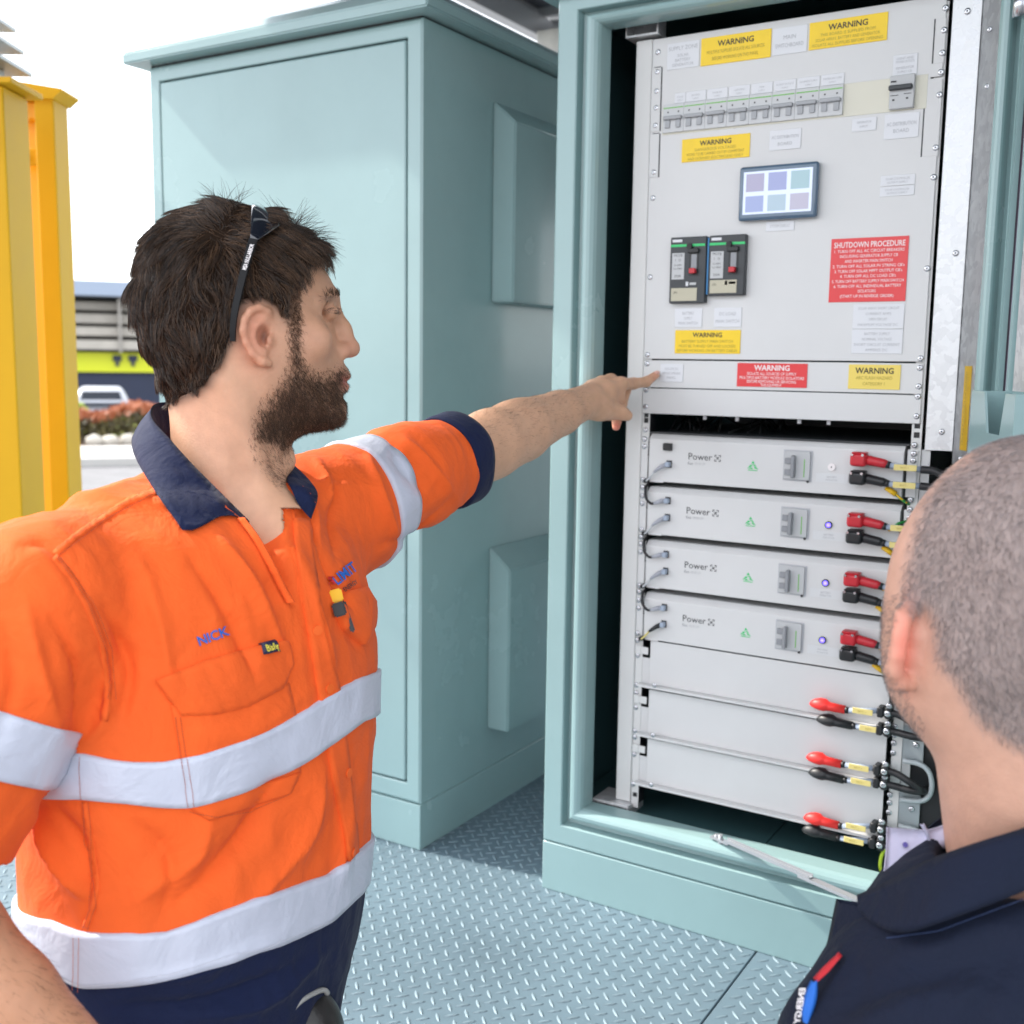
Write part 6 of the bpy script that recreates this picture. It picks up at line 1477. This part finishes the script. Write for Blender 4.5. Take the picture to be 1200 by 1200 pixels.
# sunglasses pushed back over the ears
FR = mat('matt_black_frame', (.004, .004, .005), .5, spec=.25)
sg = empty('sunglasses', tuple(W(C(290, 330, 1.10))), label='black wraparound sunglasses pushed up into the man\'s dark hair', cat='sunglasses'); OS = np.array(W(C(290, 330, 1.10)))
bm = bmesh.new()
tp = [C(273, 400, zmid(273)-.088), C(273, 385, zmid(273)-.090), C(276, 362, zmid(276)-.092), C(283, 330, zmid(283)-.092), C(291, 300, zmid(291)-.090), C(297, 280, zmid(297)-.084)]
tp = spline(tp, 5); n_ = len(tp); V = []
for i, p in enumerate(tp):
    t = i/(n_-1); w_ = .0030+.0016*t; tn = tp[min(i+1, n_-1)]-tp[max(i-1, 0)]; tn /= np.linalg.norm(tn); sd_ = np.cross(tn, [0, 0, 1.]); sd_ /= np.linalg.norm(sd_); nn = np.array([0, 0, -1.])
    for a, b in ((-1, 0), (-.85, .9), (.85, .9), (1, 0), (.85, -.9), (-.85, -.9)): V.append(p+sd_*a*w_+nn*b*.0022)
V = np.array(V); F = [(i*6+j, i*6+(j+1) % 6, (i+1)*6+(j+1) % 6, (i+1)*6+j) for i in range(n_-1) for j in range(6)]+[tuple(range(6)), tuple(range((n_-1)*6, n_*6))[::-1]]
mesh_obj('temple', W(V)-OS, F, FR, sg)
V2 = V.copy(); V2[:, 2] = 2*zmid(290)-V2[:, 2]; V2[:, 0] = (V2[:, 0]/V[:, 2])*V2[:, 2]; V2[:, 1] = (V[:, 1]/V[:, 2])*V2[:, 2]; mesh_obj('temple', W(V2)-OS, F, FR, sg)
V2, F2 = text2d([('MSA NULLARBOR', 0, 0, 1, 'l', None)], .02); L_ = V2[:, 0].max(); A_, B_ = C(286.0, 316, zmid(286)-.0945), C(295.5, 286, zmid(295)-.0900)
e = (B_-A_); e1 = e/np.linalg.norm(e); sdv = np.array([-.95, -.3, 0]); sdv -= e1*(sdv@e1); sdv /= np.linalg.norm(sdv)
mesh_obj('lettering', W(np.array([A_+e*(a[0]/L_)+sdv*(a[1]-.5)*.0040 for a in V2]))-OS, F2, INKW, sg)
# lens shield over the crown
lens = []; nl, ml = 25, 9
for i in range(nl):
    a = (i/(nl-1)-.5)*2; r_ = 1-abs(a)**2.4; bx, by = 293+2*r_, 281-41*r_
    for j in range(ml):
        t = j/(ml-1); px = bx+t*(6+30*r_); py = by+t*(3+20*r_)-3.5*math.sin(t*math.pi)*r_; lens.append(C(px, py, zmid(300)+a*.083))
lo_ = mesh_obj('lens', W(np.array(lens))-OS, grid_faces(nl, ml), mat('dark_lens', (.006, .008, .014), .08, coat=1), sg, smooth=True)
mo = lo_.modifiers.new('s', 'SOLIDIFY'); mo.thickness = .002
# pen and knife in the far chest pocket
pk = empty('utility_knife', tuple(W(C(395, 700, 1.22))), label='yellow and black utility knife clipped in the far chest pocket', cat='knife'); OP = np.array(W(C(395, 700, 1.22)))
def surf(px, py, off): h, n_ = cast(SB, px, py); return W(h+n_*off)-OP
def slabp(name, p0, p1, wpx, off, th, m):
    e = np.array(p1, float)-p0; e /= np.hypot(*e); s_ = np.array([-e[1], e[0]])*wpx/2
    c = [np.array(p0)+s_, np.array(p0)-s_, np.array(p1)-s_, np.array(p1)+s_]; h0, n0 = cast(SB, *((np.array(p0)+p1)/2)); vv = []
    z = h0[2]-.010
    for o_ in (off, off+th):
        for q in c: vv.append(W(C(q[0], q[1], z-o_))-OP)
    bm = bmesh.new(); v = [bm.verts.new(p) for p in vv]
    for f in ((0, 1, 2, 3), (4, 5, 6, 7), (0, 1, 5, 4), (1, 2, 6, 5), (2, 3, 7, 6), (3, 0, 4, 7)): bm.faces.new([v[i] for i in f])
    bmesh.ops.recalc_face_normals(bm, faces=bm.faces[:]); bmesh.ops.bevel(bm, geom=bm.edges[:], offset=.0015, segments=2, affect='EDGES'); bm_obj(name, bm, m, pk)
slabp('yellow_cap', (391, 691), (395, 706), 17, .0, .010, YW); slabp('black_body', (395, 706), (400, 722), 15, .0, .009, BLACKP); slabp('clip', (402, 704), (414, 741), 5.5, .0095, .0035, DARKP)
# ------------------------------------------------------------------ man in navy, seen from behind, near the camera
ORG2 = np.array([.02, .78, GZ])
# he faces left and away; head axes in camera space: forward, side (towards camera-left ear side), up
F2_ = np.array([-.62, .06, .78]); F2_ /= np.linalg.norm(F2_); U2 = np.array([.27, -.95, -.06]); U2 -= F2_*(U2@F2_); U2 /= np.linalg.norm(U2); S2_ = np.cross(U2, F2_)
D2c = .85
def H2(a, b, c): return HC+F2_*a+S2_*b+U2*c          # forward, side, up (m)
HC = C(1176, 676, .875)
AX = [F2_, S2_, U2]
f2 = Field((.235, -.085, .70), (.53, .34, 1.06), .0025)
f2.ell(H2(-.020, 0, .028), (.088, .075, .083), AX, k=0); f2.ell(H2(.030, 0, -.012), (.062, .064, .072), AX, k=.03)
f2.ell(H2(.043, -.002, -.070), (.050, .058, .062), AX, k=.03); f2.ell(H2(-.045, 0, -.015), (.058, .068, .065), AX, k=.03)
NB2 = C(1215, 1010, .90)
NBS = NB2+np.array([0, -.012, .012]); f2.cap(H2(-.008, 0, -.06), NBS, .064, .066, k=.03); f2.cap(H2(-.030, 0, -.04), NBS+np.array([.01, 0, .0]), .052, .058, k=.02)
def px_of(p): return 600+FPX*p[0]/p[2], 600+FPX*p[1]/p[2]
# left ear seen from behind: rim chain placed by its picture position at the side of the head
e = lambda x, y, z: C(x, y, z)
f2.chain([e(1074, 716, .862), e(1066, 713, .850), e(1058, 724, .842), e(1055, 745, .838), e(1051, 768, .838), e(1047, 786, .843), e(1052, 798, .850), e(1063, 800, .857), e(1072, 790, .864)], [.0050, .0064, .0068, .0066, .0066, .0072, .0080, .0070, .005], k=.002)
f2.chain([e(1078, 722, .862), e(1072, 745, .856), e(1068, 770, .858), e(1066, 788, .860)], [.008, .0085, .0080, .007], k=.004)
f2.ell(H2(.075, 0, .0), (.012, .016, .02), AX, k=.02)
V2h, Q2h = f2.mesh(); V2h = smooth(V2h, Q2h, 1, .4); N2h = vnorm(V2h, Q2h)
x_, y_ = pxy(V2h); c2 = np.tile(np.array([.58, .335, .245]), (len(V2h), 1))
hp2 = [(1200, 498), (1176, 508), (1151, 520), (1132, 540), (1107, 556), (1085, 586), (1072, 620), (1062, 660), (1057, 690), (1060, 712), (1075, 722), (1086, 716), (1094, 740), (1096, 768), (1108, 790), (1122, 806), (1144, 844), (1176, 868), (1204, 884), (1300, 930), (1420, 800), (1420, 560), (1300, 480)]
HP2 = PolyMap(hp2, True, pad=60); hd = sig((HP2(x_, y_)-2)/4.5)
c2 = blend(c2, hd*.85, (.25, .215, .21))
ea = np.exp(-((x_-1060)/16)**2-((y_-757)/44)**2)*(V2h[:, 2] < .872); c2 = blend(c2, ea*.9, (.70, .20, .14))
jw = sig((1046-x_)/6)*sig((y_-700)/20); c2 = blend(c2, jw*.3, (.30, .20, .15))
man2 = empty('person', tuple(ORG2), label='man with short cropped hair and navy collared shirt seen from behind', cat='person')
g6 = np.random.default_rng(8)
BUZ = [mat('cropped_grey_brown_hair', (.23, .195, .19), .5), mat('cropped_dark_hair', (.15, .125, .12), .5), mat('cropped_pale_hair', (.36, .325, .325), .45)]
R_, NR = sample(V2h, Q2h, N2h, 38000, lambda c, nn: np.clip((HP2(*pxy(c))+5)/16, 0, 1)*(nn[:, 2] < .5), 81)
xx, yy = pxy(R_); DD = dirfield([(1120, 560, -.9, -.2), (1090, 640, -.6, .6), (1130, 640, .5, .6), (1180, 560, -.3, .8), (1110, 740, .2, 1), (1180, 700, .6, .8), (1150, 820, .4, 1), (1200, 860, .3, 1)], xx, yy)+g6.normal(size=(len(R_), 3))*.22
DD[:, :2] += np.stack([np.sin(yy*.06+xx*.03), np.cos(xx*.07)], 1)*.2
strands('hair', R_, NR, DD, .0055*g6.uniform(.6, 1.3, len(R_)), .00017, BUZ, man2, ORG2, seg=2, lift=.22, curl=.25, seed=82)
R_, NR = sample(V2h, Q2h, N2h, 2500, lambda c, nn: (inside([(1030, 700), (1062, 690), (1060, 712), (1046, 740), (1042, 790), (1060, 806), (1085, 850), (1078, 870), (1040, 815), (1026, 760)], *pxy(c)) & (nn[:, 2] < .6)).astype(float), 83)
strands('stubble', R_, NR, np.tile([.1, 1, 0], (2500, 1))+g6.normal(size=(2500, 3))*.5, .003*g6.uniform(.6, 1.3, 2500), .00017, BUZ[:2], man2, ORG2, seg=2, lift=.7, curl=.4, seed=84)
# shirt: shoulders and trunk
NV2 = cloth('navy_work_shirt', (.0045, .0085, .024), .82, wr=(22, .7, .010), sheen=.02)
S22 = np.array([.88, 0, .47]); N22 = np.array([-.47, 0, .88])       # his shoulder line runs to the right and away
TC2 = C(1195, 1130, .875)
f3 = Field((.10, .20, .62), (.74, .95, 1.26), .0062)
rows2 = [(.275, .08, .07), (.305, .13, .10), (.345, .165, .122), (.39, .20, .132), (.42, .222, .140), (.55, .218, .140), (.72, .205, .135), (.95, .20, .135)]
ry = np.array([r[0] for r in rows2]); ra = np.array([r[1] for r in rows2]); rb = np.array([r[2] for r in rows2])
def fn2(X, Y, Z):
    a = np.interp(Y, ry, ra); b = np.interp(Y, ry, rb); x = X-TC2[0]-.03; z = Z-TC2[2]-.04; u = np.abs(x*S22[0]+z*S22[2])/a; v = np.abs(x*N22[0]+z*N22[2])/b
    return np.maximum(((u**2.4+v**2.4)**(1/2.4)-1)*np.minimum(a, b)*.9, ry[0]-Y)
f3.func((.0, .2, .5), (.8, .95, 1.3), fn2, k=0)
LS2 = C(1036, 1262, .885); RS2 = LS2+S22*.40*1.0+np.array([.0, -.01, .02])
f3.cap(NB2+np.array([.0, .048, -.01]), LS2, .056, .066, k=.05); f3.cap(NB2+np.array([.02, .035, .02]), RS2, .060, .066, k=.05)
LE2 = LS2+np.array([-.035, .27, .06]); RE2 = RS2+np.array([.05, .28, .03])
f3.cap(LS2, LE2, .068, .060, k=.03); f3.cap(RS2, RE2, .068, .060, k=.03)
f3.cap(NB2+U2*-.02, H2(-.01, 0, -.06), .072, .066, k=.012, op='s')
V3, Q3 = f3.mesh(); V3 = smooth(V3, Q3, 2); N3 = vnorm(V3, Q3)
folds2 = [([(1010, 1130), (1100, 1110), (1200, 1070)], 14, .004), ([(960, 1190), (1060, 1150), (1180, 1120)], 18, -.006), ([(1000, 1200), (1080, 1170), (1150, 1160)], 14, .006), ([(1190, 1110), (1150, 1170), (1130, 1230)], 14, -.005), ([(990, 1100), (1010, 1140), (985, 1190)], 10, -.004)]
V3 = crease(V3, N3, folds2); V3 = V3+N3*((wrinkle(V3, 45, (.8, .5, 0), 9)-.35)*.008)[:, None]; V3 = smooth(V3, Q3, 1, .4)
org_mesh('shirt', V3, Q3, NV2, man2, ORG2); SB2 = bvh_of(V3, Q3)
def dr(px, py, off=.006):
    h, n = cast(SB2, px, py); return h+n*off if h is not None else C(px, py, .86)
fold = [C(1330, 945, .94), C(1260, 950, .845), C(1200, 972, .822), C(1155, 986, .826), (C(1113, 1000, .838)), C(1075, 1015, .855), C(1037, 1036, .880), C(1004, 1051, .905)]
leaf = [C(1340, 1000, .93), C(1270, 1020, .825), C(1200, 1045, .803), C(1150, 1064, .805), C(1100, 1082, .812), C(1060, 1093, .830), C(1030, 1086, .860), C(1006, 1066, .895)]
inn = [C(1325, 985, .95), C(1260, 990, .86), C(1200, 1010, .84), C(1155, 1025, .842), C(1113, 1040, .852), C(1078, 1050, .87), C(1042, 1062, .895), C(1008, 1064, .915)]
collar(fold, leaf, inn, 'collar', NV2, man2, ORG2, SBv=SB2)
# open front edge below the collar point and the far collar side
fe = org_mesh('shirt_front', *(lambda A, B: (np.concatenate([A, B, A+[0, 0, .01], B+[0, 0, .01]]), np.array([(i, i+1, len(A)+i+1, len(A)+i) for i in range(len(A)-1)]+[(2*len(A)+i, 3*len(A)+i, 3*len(A)+i+1, 2*len(A)+i+1) for i in range(len(A)-1)]+[(i, 2*len(A)+i, 2*len(A)+i+1, i+1) for i in range(len(A)-1)])))(resample([C(984, 1058, .925), C(979, 1082, .925), C(973, 1112, .92), C(953, 1147, .915), C(932, 1173, .91), C(914, 1205, .90), C(905, 1260, .90)], 24), resample([C(1010, 1062, .90), C(1040, 1098, .865), C(1045, 1130, .85), C(1040, 1160, .85), C(1035, 1180, .85), C(1030, 1210, .84), C(1030, 1260, .84)], 24)), NV2, man2, ORG2)
# far collar with its pale lining
LIL = cloth('pale_lilac_lining', (.58, .57, .74), .7, wr=(40, .5, .004), sheen=.05)
sheet('far_collar', [C(1118, 950, .955), C(1098, 962, .965), C(1080, 978, .975), C(1060, 1000, .975)], [C(1122, 1010, .955), C(1104, 1025, .965), C(1085, 1035, .972), C(1070, 1045, .975)], NV2, par=man2, org=ORG2)
sheet('collar_lining', [C(1118, 962, .945), C(1092, 972, .948), C(1066, 972, .950), C(1040, 970, .952)], [C(1120, 990, .945), C(1098, 1000, .940), C(1070, 1030, .935), C(1032, 1048, .930)], LIL, par=man2, org=ORG2)
sheet('collar_stand', [C(1078, 966, .944), C(1086, 980, .943), C(1083, 996, .941)], [C(1083, 965, .944), C(1090, 980, .943), C(1088, 996, .941)], LIL, mm=3, par=man2, org=ORG2)
bm = bmesh.new(); add_tube(bm, [W(C(1061, 990, .9395))-ORG2, W(C(1061, 990, .9380))-ORG2], .0024, 10); bm_obj('collar_button', bm, mat('violet_button', (.06, .04, .25), .4), man2)
stitch('collar_stitching', SB2, [(1040, 1100), (1100, 1092), (1200, 1055)], THN, man2, ORG2, off=.001)
# chest embroidery at the edge of the shirt
sheet('red_embroidery', [C(984, 1117, .878), C(966, 1134, .874), C(954, 1147, .872)], [C(986, 1119, .876), C(972, 1138, .872), C(956, 1152, .870)], EMR, n=10, mm=3, par=man2, org=ORG2)
sheet('blue_embroidery', [C(951, 1150, .871), C(944, 1165, .869), C(940, 1182, .867), C(941, 1200, .865)], [C(958, 1148, .869), C(958, 1165, .865), C(955, 1180, .863), C(947, 1200, .862)], EMB, n=16, mm=5, par=man2, org=ORG2)
V2t, F2t = text2d([('ENERGY', 0, 0, 1, 'l', None)], .03); Lx = V2t[:, 0].max()
Aq, Bq = np.array([937, 1158.]), np.array([930, 1200.])
mesh_obj('lettering', W(np.array([C(*(Aq+(Bq-Aq)*a[0]/Lx+np.array([7, 0])*(1-a[1])), .865) for a in V2t]))-ORG2, F2t, INKW, man2)
# trousers and boots
hip2 = np.array([TC2[0]+.03, .90, TC2[2]+.02]); fp2 = Field((.05, .75, .62), (.70, 1.80, 1.40), .013)
for sgn in (-1, 1):
    hj = hip2+S22*.09*sgn; kn = drop(hj+S22*.02*sgn, GZ+.50); an = drop(hj+S22*.03*sgn, GZ+.09); fp2.chain([hj, kn, an], [.10, .07, .058], k=.03)
fp2.ell(hip2, (.18, .12, .13), [S22, [0, 1, 0], N22], k=.04); V_, Q_ = fp2.mesh(); org_mesh('trousers', V_, Q_, NV2, man2, ORG2)
boots(hip2, S22, N22, man2, ORG2, mat('black_boot_leather', (.02, .018, .016), .5))
# forearms and hands hang in front of him, below the picture
f5 = Field((.0, .50, .70), (.75, 1.02, 1.30), .005)
for e0, sgn in ((LE2, -1), (RE2, 1)):
    w0_ = e0+N22*.17+np.array([0, .14, 0])+S22*(-.03*sgn); f5.chain([e0, e0+(w0_-e0)*.3, w0_], [.046, .044, .028], k=.01)
    f5.cap(w0_, w0_+N22*.05+np.array([0, .05, 0]), .028, .030, k=.015)
    for i in range(4):
        b0 = w0_+N22*.06+np.array([0, .06, 0])+S22*((i-1.5)*.018); f5.chain([b0, b0+N22*.015+np.array([0, .035, 0]), b0+np.array([0, .062-.006*abs(i-1), 0])], [.0105, .0095, .008], k=.004)
    t0 = w0_+N22*.03+np.array([0, .03, 0])-S22*.03*sgn; f5.chain([t0, t0+N22*.03+np.array([0, .02, 0])-S22*.012*sgn, t0+N22*.045+np.array([0, .045, 0])], [.013, .011, .009], k=.006)
V_, Q_ = f5.mesh(); V_ = smooth(V_, Q_, 1)
org_mesh('body', np.concatenate([V2h, V_]), np.concatenate([Q2h, Q_+len(V2h)]), SKIN, man2, ORG2, cols=np.concatenate([c2, np.tile(np.array([.55, .31, .22]), (len(V_), 1))]))
